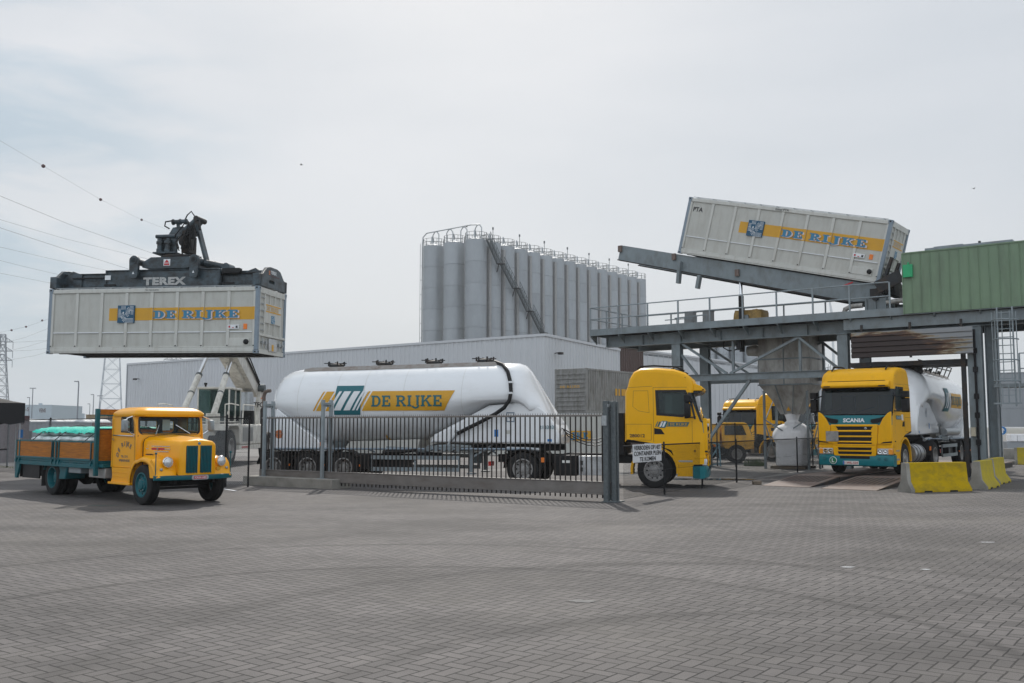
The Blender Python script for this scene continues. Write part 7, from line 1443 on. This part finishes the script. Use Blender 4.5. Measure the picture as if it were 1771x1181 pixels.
# ================================================================ RAMPS
def loc(v): d = v - OG; return d.dot(UG), d.dot(VG)
def ramp(f0, f1, t0, t1, lab):
    a, b = loc(G(*f0)), loc(G(*f1)); c, d = loc(G(*t0, .24)), loc(G(*t1, .24)); x0, x1 = (a[0] + c[0]) / 2, (b[0] + d[0]) / 2; y0, y1 = (a[1] + b[1]) / 2, (c[1] + d[1]) / 2
    t = thing('ramp', lab, 'ramp', gl((x0 + x1) / 2, y0, 0), -AG, 'steel ramps in front of the lorry'); w2 = (x1 - x0) / 2; L = y1 - y0; print('ramp', x0, x1, y0, y1)
    m = MB(); m.add([(-w2, 0, .012), (w2, 0, .012), (w2, L, .235), (-w2, L, .235), (-w2, 0, .0), (w2, 0, .0), (w2, L, .2), (-w2, L, .2)], [(0, 1, 2, 3), (7, 6, 5, 4), (0, 4, 5, 1), (1, 5, 6, 2), (2, 6, 7, 3), (3, 7, 4, 0)]); m.build('ramp_plate', 'rust_plate', t)
    m = MB()
    for k in range(9):
        x = -w2 + .12 + (2 * w2 - .35) * k / 8; f = lambda v: .012 + .223 * v / L
        m.add([(x, L * .42, f(L * .42) + .006), (x + .07, L * .42, f(L * .42) + .006), (x + .07, L * .93, f(L * .93) + .006), (x, L * .93, f(L * .93) + .006)], [(0, 1, 2, 3)])
    m.build('slot', 'black', t, smooth=False)
    m = MB()
    for x in (-w2 + .03, w2 - .06): m.add([(x, .4, .0), (x, L, .0), (x, L, .2), (x, .4, .04), (x + .03, .4, .0), (x + .03, L, .0), (x + .03, L, .2), (x + .03, .4, .04)], [(0, 1, 2, 3), (7, 6, 5, 4), (0, 4, 5, 1), (1, 5, 6, 2), (2, 6, 7, 3), (3, 7, 4, 0)])
    m.build('side_web', 'steel_dark', t)
    return t, x0, x1, y1
r1, xa_, xb_, ya_ = ramp((1327, 841), (1407, 843), (1366, 820), (1446, 823), 'left rusty steel ramp with diagonal slots')
r2, xc_, xd_, yc_ = ramp((1428, 846), (1528, 849), (1472, 823), (1560, 826), 'right rusty steel ramp with slots beside the yellow concrete barrier')
for x0, x1, y1, lab in ((xa_, xb_, ya_, 'left steel deck plate of the weighbridge under the lorry'), (xc_, xd_, yc_, 'right steel deck plate of the weighbridge under the lorry')):
    t = thing('weighbridge_deck', lab, 'weighbridge', gl((x0 + x1) / 2, y1, 0), -AG); w2 = (x1 - x0) / 2
    m = MB(); m.box(-w2, w2, .01, 18, .19, .235); m.build('deck', 'rust_plate', t); m = MB(); [m.box(*sorted((s * w2, s * (w2 - .08))), .02, 18, .0, .189) for s in (-1, 1)]; m.build('side_beam', 'steel_dark', t)
c = G(1309, 838); o = MB(); o.box(-.13, .13, -.12, .12, 0, .12); o = o.build('timber_block', 'wood_grey', None, bevel=.01); o.location = c; tag(o, 'small dark timber block on the paving left of the ramps', 'block')

# ================================================================ CONCRETE BARRIERS
def barrier(p, a, lab, L=2.0, paint='barrier_yellow', grp='concrete barriers', h=.84):
    pr = [(-.30, .0), (.30, .0), (.30, .08), (.15, .30), (.10, h), (-.10, h), (-.15, .30), (-.30, .08)]
    t = thing('concrete_barrier', lab, 'barrier', p, -a, grp)
    m = MB()
    e = .12; out = [pr]
    rg = [[(x, y, z) for y, z in pr] for x in (0, L)]
    m.loft([[(e, y, z) for y, z in pr], [(L, y, z) for y, z in pr]]); m.build('painted_body', paint, t, bevel=.012)
    m = MB(); m.loft([[(0, y * .97, z * .99) for y, z in pr], [(e - .001, y * .985, z * .995) for y, z in pr]]); m.box(-.006, 0, -.04, .04, .1, h - .05); m.build('bare_end', 'concrete', t, bevel=.01)
    m = MB(); [m.box(x, x + .26, -.315, .315, -.001, .05) for x in (.45, 1.35)]; m.build('fork_pocket', 'black', t)
    return t
pa, pb = G(1592, 852), G(1688, 849.5); a = math.atan2(-(pb - pa).y, (pb - pa).x); n_ = Vector((math.sin(a), math.cos(a), 0)); d_ = Vector((math.cos(a), -math.sin(a), 0))
barrier(pa + n_ * .30 - d_ * .30, a, 'long yellow concrete barrier lying across in front, beside the ramps', L=2.15, paint='barrier_yellow')
aV = -math.atan2(VG.y, VG.x)
barrier(G(1700, 847) + VG * .05 - UG * .18, aV, 'faded yellow concrete barrier seen end on, just right of the long one', paint='barrier_faded', L=1.9)
barrier(G(1722, 838.5) + VG * .1 - UG * .18, aV, 'third yellow concrete barrier, behind the end-on one beside the column', paint='barrier_faded', L=1.9)
barrier(P(1746, 738, 44) * Vector((1, 1, 0)) if False else Vector((P(1752, 738, 48).x, 48, 0)), R(25), 'yellow concrete barrier cut by the right edge of the photo', L=3.2, paint='barrier_faded')
# things at the far right
t = thing('arrow_sign', 'round blue road sign with a white upward arrow by the right column', 'sign', Vector((P(1733, 738, 49).x, 49, 0)), 0)
m = MB(); m.tube([(0, .03, 0), (0, .03, 1.95)], .035, 8); m.build('pole', 'galv', t); m = MB(); m.lathe([(.21, -.02), (.21, .0)], (0, 0, 1.68), 'y', 28); o = m.build('disc', 'sign_blue', t)
m = MB(); m.lathe([(.225, -.015), (.225, .002)], (0, 0, 1.68), 'y', 28); m.build('disc_rim', 'white_ink', t)
decal_polys('arrow', [R4(-.035, .035, 1.54, 1.70), [(-.12, 1.68), (.12, 1.68), (0, 1.83)]], 'white_ink', o, lambda u, v, oo: (u, -.021 - oo, v))
for k in range(4):
    t = thing('bag_stack', 'white wrapped bag stack on the dark wall, %s from the left' % ('first', 'second', 'third', 'fourth')[k], 'bags', Vector((P(1749 + 12 * k, 738, 66).x, 66, .88)), 0, 'white bag stacks at the right edge')
    m = MB(); m.box(-.22, .22, -.3, .3, 0, .5); [m.box(-.235, .235, -.315, .315, z, z + .02) for z in (.08, .2, .32, .42)]; m.build('bags', 'bulk_bag', t, bevel=.04)
o = MB(); o.box(0, 9, -.2, .6, 0, .88); o = o.build('low_wall', 'wall_grey', None, bevel=.01); o.location = (P(1738, 738, 66).x, 66, 0); tag(o, 'dark grey low wall under the white bag stacks', 'wall')
o = MB(); o.box(0, 6, -.2, .2, 0, .60); o = o.build('kerb_block', 'concrete', None, bevel=.02); o.location = (P(1731, 738, 56).x, 56, 0); tag(o, 'low concrete kerb wall behind the arrow sign', 'wall')
o = MB(); o.box(-.55, .55, -.15, .15, 0, .18); o = o.build('kerb_block', 'concrete', None, bevel=.02); o.location = G(1735, 803); o.rotation_euler.z = -AG; tag(o, 'small concrete kerb block at the foot of the gantry column', 'block')
o = MB(); o.box(-1.3, 1.0, -.3, .3, 0, .09); o = o.build('steel_kerb', 'steel_dark', None); o.location = G(1737, 799); o.rotation_euler.z = -AG; tag(o, 'dark steel plate lying at the gantry column foot', 'plate')

# ================================================================ STACKED CONTAINERS behind the trailer nose
cc = Vector((P(1015, 738, 60).x, 60, 0))
def ribbed_box(nm, lab, origin, rz, Lx, Ly, z0, hgt, mat, endribs=True, grp=None):
    t = thing(nm, lab, 'container', origin + Vector((0, 0, z0)), rz, grp)
    m = MB(); corr(m, Ly - .3, .15, hgt - .12, .28, .04, lambda u, o, z: (-.06 + o, .15 + u, z)); corr(m, Ly - .3, .15, hgt - .12, .28, .04, lambda u, o, z: (-Lx + .06 - o, .15 + u, z)); m.build('side_wall', mat, t, smooth=False)
    m = MB(); K = 9
    m.box(-Lx + .15, -.15, .02, .06, .12, hgt - .1); [m.box(-Lx + .15, -.15, -.03, .02, .18 + k * (hgt - .3) / K, .18 + k * (hgt - .3) / K + .10) for k in range(K)]; m.build('end_wall', mat, t, bevel=.01)
    m = MB(); [m.box(x, x + .16, y, y + .16, 0, hgt) for x in (-Lx, -.16) for y in (0, Ly - .16)]; m.box(-Lx, 0, .02, .14, hgt - .13, hgt - .01); m.box(-.15, -.01, .16, Ly - .16, hgt - .13, hgt - .01); m.box(-.15, -.01, .16, Ly - .16, .0, .15); m.box(-Lx + .01, -.01, .02, .14, 0, .15); m.build('frame', mat, t, bevel=.01)
    m = MB(); m.box(-Lx + .02, -.02, .1, Ly - .02, hgt - .08, hgt - .05); m.build('roof', mat, t); return t
tc_ = ribbed_box('grey_container', 'grey ribbed container with horizontal end bars stacked on top behind the trailer nose', cc, -AG, 2.44, 6.06, 2.72, 2.85, 'ribbed_grey')
pl, wd = slab('DE RIJKE', .14); kx = 1.5 / wd; decal_polys('end_lettering', [[(x * kx - 2.0, y + 1.62) for x, y in p_] for p_ in pl], 'yellow_ink', tc_, lambda u, v, o: (u, -.032 - o, v))
decal_polys('side_band', [R4(3.5, 3.75, 1.2, 1.65), R4(3.9, 4.1, 1.2, 1.65), R4(4.3, 5.6, 1.2, 1.65)], 'yellow_ink', tc_, lambda u, v, o: (-.01 + o, u, v))
lo = cc + VG * .0 + UG * 1.3
t = thing('white_container', 'white ribbed container with a yellow band standing on the ground behind the gate', 'container', lo, -AG)
m = MB(); corr(m, 11.8, .15, 2.55, .55, .05, lambda u, o, z: (-12 + .1 + u, .0 - o, z), duty=.62); m.build('side_wall', 'bin_paint', t, smooth=False)
m = MB(); m.box(-12.1, .1, -.05, .02, 0, .15); m.box(-12.1, .1, -.05, .02, 2.55, 2.68); m.box(-.02, .12, -.06, .1, 0, 2.7); m.box(-12.12, -11.98, -.06, .1, 0, 2.7); m.box(-12, 0, .03, 2.4, 2.58, 2.66); m.box(.0, .06, .1, 2.4, .1, 2.6); m.build('frame', 'bin_paint', t)
f_ = lambda u, v, o: (u, -.055 - o, v)
decal_polys('yellow_band', [R4(-4.5, -.9, 1.0, 1.62)], 'yellow_ink', t, f_); pl, wd = slab('DE RIJKE', .42, t=.27); kx = 3.1 / wd; decal_polys('lettering', [[(x * kx - 4.3, y + 1.1) for x, y in p_] for p_ in pl], 'blue_ink', t, f_, lift=.01)

# ================================================================ PARKED YELLOW LORRIES in the background
def clean_dup(src, p, rz, lab):
    c = dup(src, loc=p, rz=rz, label=lab, skip=('number', 'bunk', 'wiper', 'grille_side', 'lens_ring', 'wheel_nuts', 'rim_holes')); c['group'] = 'yellow lorries parked at the back'; return c
hd0 = math.atan2(-VG.y, -VG.x)
clean_dup(TR, Vector((P(1277, 738, 63).x, 63, 0)), hd0 + R(2), 'yellow lorry cab facing left of the hopper behind the old crew cab truck')
clean_dup(TR, Vector((P(1372, 738, 60).x, 60, 0)), hd0 + R(32), 'yellow lorry cab half hidden behind the white bulk bag')
clean_dup(TR, Vector((P(1398, 738, 52).x, 52, 0)), hd0 + R(85), 'yellow lorry cab partly hidden between hopper leg and the front lorry')
clean_dup(TR, Vector((P(1335, 738, 75).x, 75, 0)), hd0 + R(5), 'farthest yellow lorry cab showing above the hopper leg frame')
DT = thing('crew_cab_truck', 'dull yellow crew cab truck with a dropside body behind the diagonal brace', 'truck', Vector((P(1296, 738, 50).x, 50, 0)), -R(8))
cb = [(-1.5, .95), (-1.5, 2.0), (-1.42, 2.1), (-.35, 2.1), (-.18, 2.0), (0, 1.45), (.1, 1.3), (.12, .75), (-.4, .7), (-1.3, .75)]
m = MB(); m.xz(cb, -.95, .95); m.build('cab', 'yellow_pale', DT, bevel=.03)
m = MB(); m.xz([(-1.35, 1.45), (-1.35, 1.95), (-.45, 1.95), (-.25, 1.45)], -.965, .965); m.xz([(-.16, 1.95), (-.14, 1.95), (.04, 1.5), (.02, 1.48)], -.85, .85); m.build('window', 'windscreen', DT)
m = MB(); m.box(-4.2, -1.6, -1.0, 1.0, 1.05, 2.02); m.build('crew_box', 'yellow_pale', DT, bevel=.03)
m = MB(); [m.box(x, x + .8, -1.012, -1.0, 1.55, 1.92) for x in (-3.95, -2.9)]; m.build('crew_window', 'windscreen', DT)
m = MB(); m.box(-4.0, -1.62, -1.12, -1.06, .95, 1.45); [m.box(-4.0, -1.62, -1.135, -1.12, z, z + .04) for z in (1.0, 1.2, 1.4)]; m.build('dropside', 'yellow_pale', DT)
m = MB(); m.box(-4.3, .0, -.4, .4, .55, .8); m.build('frame', 'chassis', DT)
for x in (-.75, -3.4):
    for s in (-1, 1): wheel(DT, x, s * .85, .48, .48, .3, s, 'rim_grey', .55, 0, 0)
TSL = thing('trestle', 'pale blue steel trestle frame beside the gantry foot', 'trestle', G(1239, 806), 0)
m = MB(); [m.bar(a, b, .06, .06) for a, b in (((-.3, 0, 1.15), (.15, 0, 1.05)), ((.15, 0, 1.05), (.2, 0, 0)), ((-.3, 0, .05), (.2, 0, .12)), ((-.3, 0, 1.1), (-.25, 0, .0)), ((-.28, 0, .35), (.15, 0, .95)), ((-.3, .6, 1.15), (.15, .6, 1.05)), ((.15, .6, 1.05), (.2, .6, 0)), ((.15, 0, 1.05), (.15, .6, 1.05)))]; m.build('frame', 'light_blue', TSL)
m = MB(); rnd = random.Random(4)
for k in range(500):
    a = rnd.uniform(0, 6.28); r_ = rnd.uniform(0, .55); x, y = r_ * math.cos(a), r_ * math.sin(a); h = rnd.uniform(.12, .42); l = rnd.uniform(-.12, .12); m.add([(x, y, 0), (x + .02, y, 0), (x + l, y + l, h)], [(0, 1, 2)])
o = m.build('weeds', 'grass', None, smooth=False); o.location = G(1306, 806); tag(o, 'green tuft of weeds growing at the hopper leg', 'weeds', kind='stuff')
m = MB()
for k in range(2600):
    x = rnd.uniform(-5, 17); y = rnd.gauss(0, .12); h = rnd.uniform(.02, .11); m.add([(x, y, 0), (x + .015, y, 0), (x + rnd.uniform(-.04, .04), y, h)], [(0, 1, 2)])
o = m.build('fence_grass', 'grass', None, smooth=False); o.location = p2; o.rotation_euler.z = math.atan2((q2 - p2).y, (q2 - p2).x); tag(o, 'thin line of weeds along the foot of the left fence', 'grass', kind='stuff')

# ================================================================ LEFT EDGE: canopy, far containers, tanks
tp_ = G(31, 818); CN = thing('canopy_tent', 'black pop-up canopy corner cut by the left edge of the photo', 'tent', tp_, R(30))
zs_ = P(36, 731, tp_.y).z; ztp = P(36, 697, tp_.y).z
m = MB(); k = 10; 
def cpt(u, v): d = max(abs(u), abs(v)); return (-1.7 + 1.85 * u, 1.5 + 1.6 * v, ztp + .55 * (1 - d) ** 1.3)
g_ = [[cpt(-1 + 2 * i / k, -1 + 2 * j / k) for j in range(k + 1)] for i in range(k + 1)]; m.add([p_ for r_ in g_ for p_ in r_], [(i * (k + 1) + j, (i + 1) * (k + 1) + j, (i + 1) * (k + 1) + j + 1, i * (k + 1) + j + 1) for i in range(k) for j in range(k)]); m.build('roof_fabric', 'canopy', CN, ang=60)
m = MB(); ring = [(-3.55, -.1), (.15, -.1), (.15, 3.1), (-3.55, 3.1)]
for a, b in zip(ring, ring[1:] + ring[:1]):
    for i in range(14):
        f0, f1 = i / 14, (i + 1) / 14; wv = lambda f: .06 * math.sin(f * 20); x0, y0_, x1, y1_ = a[0] + (b[0] - a[0]) * f0, a[1] + (b[1] - a[1]) * f0, a[0] + (b[0] - a[0]) * f1, a[1] + (b[1] - a[1]) * f1
        m.add([(x0, y0_, ztp), (x1, y1_, ztp), (x1, y1_ - .03, zs_ + wv(f1) - .02), (x0, y0_ - .03, zs_ + wv(f0) - .02)], [(0, 1, 2, 3)])
m.build('valance', 'canopy', CN, ang=60)
for x, y in ((0.0, 0), (0.0, 3), (-3.4, 0), (-3.4, 3)):
    m = MB(); m.box(x - .02, x + .02, y - .02, y + .02, 0, ztp); m.build('leg', 'galv', CN)
t = thing('folding_table', 'dark covered table end under the black canopy at the left edge', 'table', G(-6, 826), 0)
m = MB(); m.box(-1.4, .12, -.4, .4, 1.0, 1.06); m.add([(-1.4, -.4, 1.0), (.12, -.4, 1.0), (-.12, -.4, .62), (-1.4, -.4, .5)], [(0, 1, 2, 3)]); m.build('cover', 'canopy', t); m = MB(); m.bar((-.1, -.3, 1.0), (.16, -.35, 0), .04, .04); m.bar((-1.3, -.3, 1.0), (-1.3, -.35, 0), .04, .04); m.build('leg', 'black', t)
def box_thing(nm, lab, cat, px0, px1, py0, Y, mat, depth=2.4, z0=0, rib=.3):
    x0, x1 = P(px0, 738, Y).x, P(px1, 738, Y).x; h = P((px0 + px1) / 2, py0, Y).z - z0; t = thing(nm, lab, cat, Vector((x0, Y, z0)), 0)
    m = MB(); corr(m, x1 - x0, 0, h, rib, .04, lambda u, o, z: (u, -o, z)); m.build('front_wall', mat, t, smooth=False); m = MB(); m.box(.0, x1 - x0, .01, depth, 0, h - .03); m.box(-.03, x1 - x0 + .03, -.06, .02, h - .1, h + .02); m.build('body', mat, t); return t
box_thing('maroon_container', 'maroon container cut by the left edge behind the canopy leg', 'container', -60, 10.5, 717, 50, 'maroon')
box_thing('grey_container', 'long grey low container seen through the left fence', 'container', 30, 136, 729.5, 75, 'wall_grey')
box_thing('blue_container', 'small blue container between the grey and the red ones', 'container', 122, 135, 730, 90, 'sea_blue')
box_thing('red_container', 'dull red container behind the old lorry cab', 'container', 136, 215, 731, 85, 'rust_red')
box_thing('ochre_container', 'ochre container stack top behind the old lorry headboard', 'container', 148, 184, 717, 130, 'ochre'); box_thing('brown_container', 'brown container right of the ochre one above the red one', 'container', 186, 214, 718, 128, 'wood_grey')
box_thing('dark_wall', 'dark boxes stacked behind the fence right of the canopy leg', 'boxes', 16, 27, 745, 70, 'steel_dark')
t0 = None
for px, lab in ((30, 'leftmost white rounded storage tank behind the left fence'), (92, 'second white rounded storage tank behind the left fence'), (140, 'third white rounded storage tank, just left of the ochre container')):
    Y = 88; x = P(px, 738, Y).x
    if t0 is None:
        t0 = thing('storage_tank', lab, 'tank', (x, Y, 0), 0, 'white storage tanks behind the fence'); m = MB(); m.lathe([(.05, -.9), (.6, -.7), (.88, -.35), (.95, 0), (.95, 5)], (0, 0, 1.65), 'y', 24); m.build('shell', 'far_white', t0, ang=60); m = MB(); m.lathe([(.965, 1), (.965, 1.1)], (0, 0, 1.65), 'y', 24); m.box(-.8, .8, .5, 4, 0, .9); m.build('saddle', 'far_grey', t0)
    else: dup(t0, loc=(x, Y, 0), label=lab)
    c = None
t = thing('blue_sign', 'small light blue sign board on the left fence', 'sign', (P(36.5, 738, 42.5).x, 42.5, 0), 0); m = MB(); z0 = P(36, 757, 42.5).z; z1 = P(36, 743, 42.5).z; m.box(-.09, .09, 0, .02, z0, z1); m.build('board', 'sign_blue', t); m = MB(); m.tube([(0, .04, 0), (0, .04, z1)], .015, 6); m.build('post', 'galv', t)
# far buildings with words
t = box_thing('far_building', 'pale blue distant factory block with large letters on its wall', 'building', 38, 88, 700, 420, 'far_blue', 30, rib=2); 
fb = lambda u, v, o: (u, -.1 - o, v)
for tx, px0, wpx, py in (('N-S', 37, 12, 707), ('VENS', 66, 12, 709)):
    v_, f_ = sans(tx, 6.5 * 420 / F, bold=.02); k_ = wpx * 420 / F / width(v_); ox = (px0 - 38) * 420 / F; zz = P(60, py, 420).z; decal_vf('lettering', ([(x * k_ + ox, y + zz - 1) for x, y in v_], f_), 'maroon', t, fb)
m = MB(); m.box(P(64, 738, 420).x - P(38, 738, 420).x, P(66, 738, 420).x - P(38, 738, 420).x, .5, 3, 5, P(65, 697, 420).z); m.build('chimney', 'far_blue', t)
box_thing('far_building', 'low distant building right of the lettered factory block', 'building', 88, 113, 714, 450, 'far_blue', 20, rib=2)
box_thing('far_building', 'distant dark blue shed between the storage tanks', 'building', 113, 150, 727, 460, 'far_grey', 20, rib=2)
# street lamps
def lamp(px, py, Y, r, lab, dbl=False):
    z = P(px, py, Y).z; t = thing('street_lamp', lab, 'lamp', (P(px, 738, Y).x, Y, 0), 0, 'lamp posts on the skyline'); m = MB(); m.tube([(0, 0, 0), (0, 0, z)], [r, r * .7], 6); m.build('pole', 'lattice_dark', t)
    m = MB(); [m.box(*sorted((0, s * 5.2 * r)), -.12, .12, z, z + .14) for s in ((-1, 1) if dbl else (-1,))]; m.build('lamp_head', 'lattice_dark', t)
lamp(133, 660.5, 130, .11, 'tallest nearest dark lamp post above the old lorry load'); lamp(54, 672, 170, .10, 'double headed lamp post above the lettered far building', True); lamp(49, 688, 175, .08, 'shorter lamp post beside the double headed one'); lamp(160, 683, 180, .1, 'lamp post left of the pale pylon'); lamp(171, 685, 190, .1, 'double headed lamp post touching the left side of the pale pylon', True); lamp(154, 699, 210, .09, 'smallest lamp post left of the pylon')
# pylons
def pylon(px, Y, zt, hb, ht, lab, mat, arms=(), thick=.16, n=9, xoff=0):
    t = thing('pylon', lab, 'pylon', (P(px, 738, Y).x, Y, 0), R(20)); m = MB(); lv = [(hb + (ht - hb) * (1 - (1 - i / n) ** 1.3), zt * (i / n) ** .92) for i in range(n + 1)]
    for (w0, z0), (w1, z1) in zip(lv, lv[1:]):
        for a, b in (((-1, -1), (1, -1)), ((1, -1), (1, 1)), ((1, 1), (-1, 1)), ((-1, 1), (-1, -1))):
            m.bar((a[0] * w0, a[1] * w0, z0), (a[0] * w1, a[1] * w1, z1), thick * 1.3, thick * 1.3); m.bar((a[0] * w0, a[1] * w0, z0), (b[0] * w1, b[1] * w1, z1), thick * .7, thick * .7); m.bar((b[0] * w0, b[1] * w0, z0), (a[0] * w1, a[1] * w1, z1), thick * .7, thick * .7); m.bar((a[0] * w1, a[1] * w1, z1), (b[0] * w1, b[1] * w1, z1), thick * .7, thick * .7)
    m.build('lattice_tower', mat, t)
    for z, L in arms:
        m = MB()
        for s in (-1, 1):
            for y in (-.8, .8): m.bar((0, y, z), (s * L, 0, z), thick, thick); m.bar((0, y, z + 2), (s * L, 0, z), thick, thick)
            [m.bar((s * L * f, 0, z), (s * L * max(0, f - .16), 0, z + 2 * (1 - f + .16)), thick * .7, thick * .7) for f in (.3, .5, .7, .9)]; m.bar((s * L, 0, z), (s * L, 0, z - 2.2), thick, thick)
        m.build('cross_arm', mat, t)
    return t
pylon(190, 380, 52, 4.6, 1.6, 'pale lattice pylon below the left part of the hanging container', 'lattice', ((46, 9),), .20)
def zat(py, Y): return P(0, py, Y).z
pylon(-2, 300, zat(578, 300), 3.0, .7, 'dark lattice pylon with three arms cut by the left edge', 'lattice_dark', [(zat(y, 300), 2.9) for y in (591, 607, 623)], .16)
pylon(297, 430, zat(617, 430), 4.5, 1.2, 'pylon top peeping between hanging container and warehouse roof', 'lattice_dark', ((zat(622, 430), 4.2),), .2)
# power lines
def wire(pts, lab, r=.035, balls=()):
    vs = [Vector(P(*p_)) for p_ in pts]; a, b = vs[0], vs[-1]; m = MB(); N_ = 14; out = []
    for i in range(N_ + 1):
        f = i / N_; j = min(int(f * (len(vs) - 1)), len(vs) - 2); g = f * (len(vs) - 1) - j; out.append(vs[j].lerp(vs[j + 1], g))
    m.tube(out, r, 5); o = m.build('power_line', 'wire', None); tag(o, lab, 'cable', 'overhead power lines')
    for k, bp in enumerate(balls):
        m = MB(); c = Vector(P(*bp)); m.lathe([(.01, -.32), (.2, -.25), (.31, -.09), (.31, .09), (.2, .25), (.01, .32)], c, 'z', 12); ob = m.build('marker_ball', 'maroon', None, ang=80); tag(ob, 'dark marker ball on the top power line, %s from the left' % ('first', 'second', 'third')[k], 'ball', 'marker balls on the power lines')
wire([(-60, 208, 120), (75, 287, 150), (174, 345, 190), (245, 380, 240), (330, 412, 300)], 'topmost thin power line with three dark marker balls', .02, ((75, 287, 150), (174, 345, 190), (245, 380, 240)))
for k, (a, b, c) in enumerate((((-60, 314), (120, 388), (330, 461)), ((-60, 362), (110, 412), (330, 466)), ((-60, 374), (110, 430), (260, 477)), ((-60, 413), (90, 448), (240, 479)), ((-60, 435), (50, 463), (200, 497)), ((-60, 461), (30, 478), (130, 498)))):
    wire([(*a, 130), (*b, 180), (*c, 240), (c[0] + 2.2 * (c[0] - b[0]) * .5, c[1] + 1.9 * (c[1] - b[1]) * .5, 330)] if c[0] < 250 else [(*a, 130), (*b, 180), (*c, 240)], '%s power line below the topmost one, running behind the lifting frame' % ('First', 'Second', 'Third', 'Fourth', 'Fifth', 'Lowest')[k], .036 if k in (0, 2) else .026)
for k, (a, b, c) in enumerate((((10, 592), (45, 583), (85, 567)), ((12, 592), (45, 591), (85, 588)), ((12, 607), (45, 600), (85, 588)), ((13, 623), (60, 615), (110, 600)), ((13, 607), (50, 606), (85, 602)))):
    wire([(*a, 300), (*b, 330), (*c, 360)], '%s faint power line leaving the dark pylon at the left edge' % ('First', 'Second', 'Third', 'Fourth', 'Fifth')[k], .04)
for k, (x, y) in enumerate(((20, 571), (45, 565), (73, 554))):
    m = MB(); c = Vector(P(x, y, 320)); m.lathe([(.01, -.38), (.3, -.24), (.38, 0), (.3, .24), (.01, .38)], c, 'z', 10); ob = m.build('marker_ball', 'maroon', None, ang=80); tag(ob, 'tiny marker ball just left of the hanging container, %s from the left' % ('first', 'second', 'third')[k], 'ball', 'marker balls on the power lines')
wire([(-10, 577, 320), (45, 565, 320), (100, 546, 320)], 'faint power line with three tiny marker balls beside the container', .03)
# wind turbine
t = thing('wind_turbine', 'white wind turbine far off, seen past the gantry deck beside the hopper', 'wind turbine', (P(1445, 738, 900).x, 900, 0), 0); hz_ = P(1445, 562, 900).z
m = MB(); m.lathe([(1.9, 0), (1.3, hz_ * .6), (1.0, hz_)], ax='z', n=16); m.build('tower', 'far_white', t); m = MB(); m.box(-1.5, 1.5, -3, 5, hz_ - .5, hz_ + 2.5); m.build('nacelle', 'far_white', t)
for a in (98, 218, -22):
    d = Vector((math.cos(R(a)), 0, math.sin(R(a)))); n_ = Vector((-d.z, 0, d.x)); m = MB(); c = Vector((0, -4, hz_ + 1)); m.loft([[c + d * s + n_ * w_ * k + Vector((0, y, 0)) for k, y in ((-.3, -.3), (.7, 0), (-.3, .3))] for s, w_ in ((1, 1.2), (7, 2.8), (16, 2.0), (34, .5))]); m.build('blade', 'far_white', t)
# distant plant on the skyline behind the truck roof
t = thing('refinery', 'distant tangle of plant pipes and stacks on the skyline left of the big column', 'plant', (P(1408, 738, 330).x, 330, 0), 0); m = MB(); rnd = random.Random(8); zb_0 = P(0, 640, 330).z
for k in range(34): x = rnd.uniform(0, 9); z = zb_0 + rnd.uniform(-3, 2.6); m.bar((x, 0, 0), (x, 0, z), .14, .14); m.bar((x - .6, 0, z - rnd.uniform(0, 1.5)), (x + rnd.uniform(.4, 2), 0, z - rnd.uniform(0, 1.5)), .12, .12)
m.build('pipework', 'lattice_dark', t)
# birds
for k, (x, y, Y, lab) in enumerate(((521, 285, 70, 'small dark bird high in the sky left of the silos'), (1684, 326, 60, 'tiny bird in the sky above the green shed'), (807, 392, 148, 'gull with raised wings above the corner silo'))):
    t = thing('bird', lab, 'bird', P(x, y, Y), R(30 * k)); s = Y / 95
    m = MB(); m.lathe([(.005, -.16 * s), (.035 * s, -.08 * s), (.045 * s, 0), (.03 * s, .1 * s), (.018 * s, .14 * s), (.025 * s, .17 * s), (.004, .21 * s)], ax='x', n=8); m.build('body', 'steel_dark', t)
    for q in (-1, 1):
        m = MB(); m.add([(-.05 * s, 0, .02 * s), (.06 * s, 0, .02 * s), (.05 * s, q * .16 * s, .09 * s), (-.03 * s, q * .16 * s, .09 * s), (-.01 * s, q * .34 * s, .05 * s), (-.06 * s, 0, .0), (-.03 * s, q * .16 * s, .08 * s)], [(0, 1, 2, 3), (3, 2, 4), (5, 1, 2, 6), (6, 2, 4)]); m.build('wing', 'steel_dark', t)
for o in col.objects:
    if 'label' in o and not (4 <= len(o['label'].split()) <= 16): print('LABEL', len(o['label'].split()), o.name, o['label'])
# ================================================================ AIR
def air(density):
    m = bpy.data.materials.new('haze'); m.use_nodes = True; t = m.node_tree; t.nodes.clear(); o = N(t, 'ShaderNodeOutputMaterial'); v = N(t, 'ShaderNodeVolumePrincipled')
    v.inputs['Color'].default_value = (.86, .91, .96, 1); v.inputs['Density'].default_value = density; v.inputs['Anisotropy'].default_value = .3; t.links.new(v.outputs[0], o.inputs['Volume']); M['haze'] = m
    b = MB(); b.box(-2650, 2650, -75, 4250, -1.1, 150); h = b.build('haze', 'haze', None, smooth=False); h['kind'] = 'stuff'; h['label'] = 'thin pale haze hanging over the whole yard and skyline'; h['category'] = 'haze'
air(.0003)
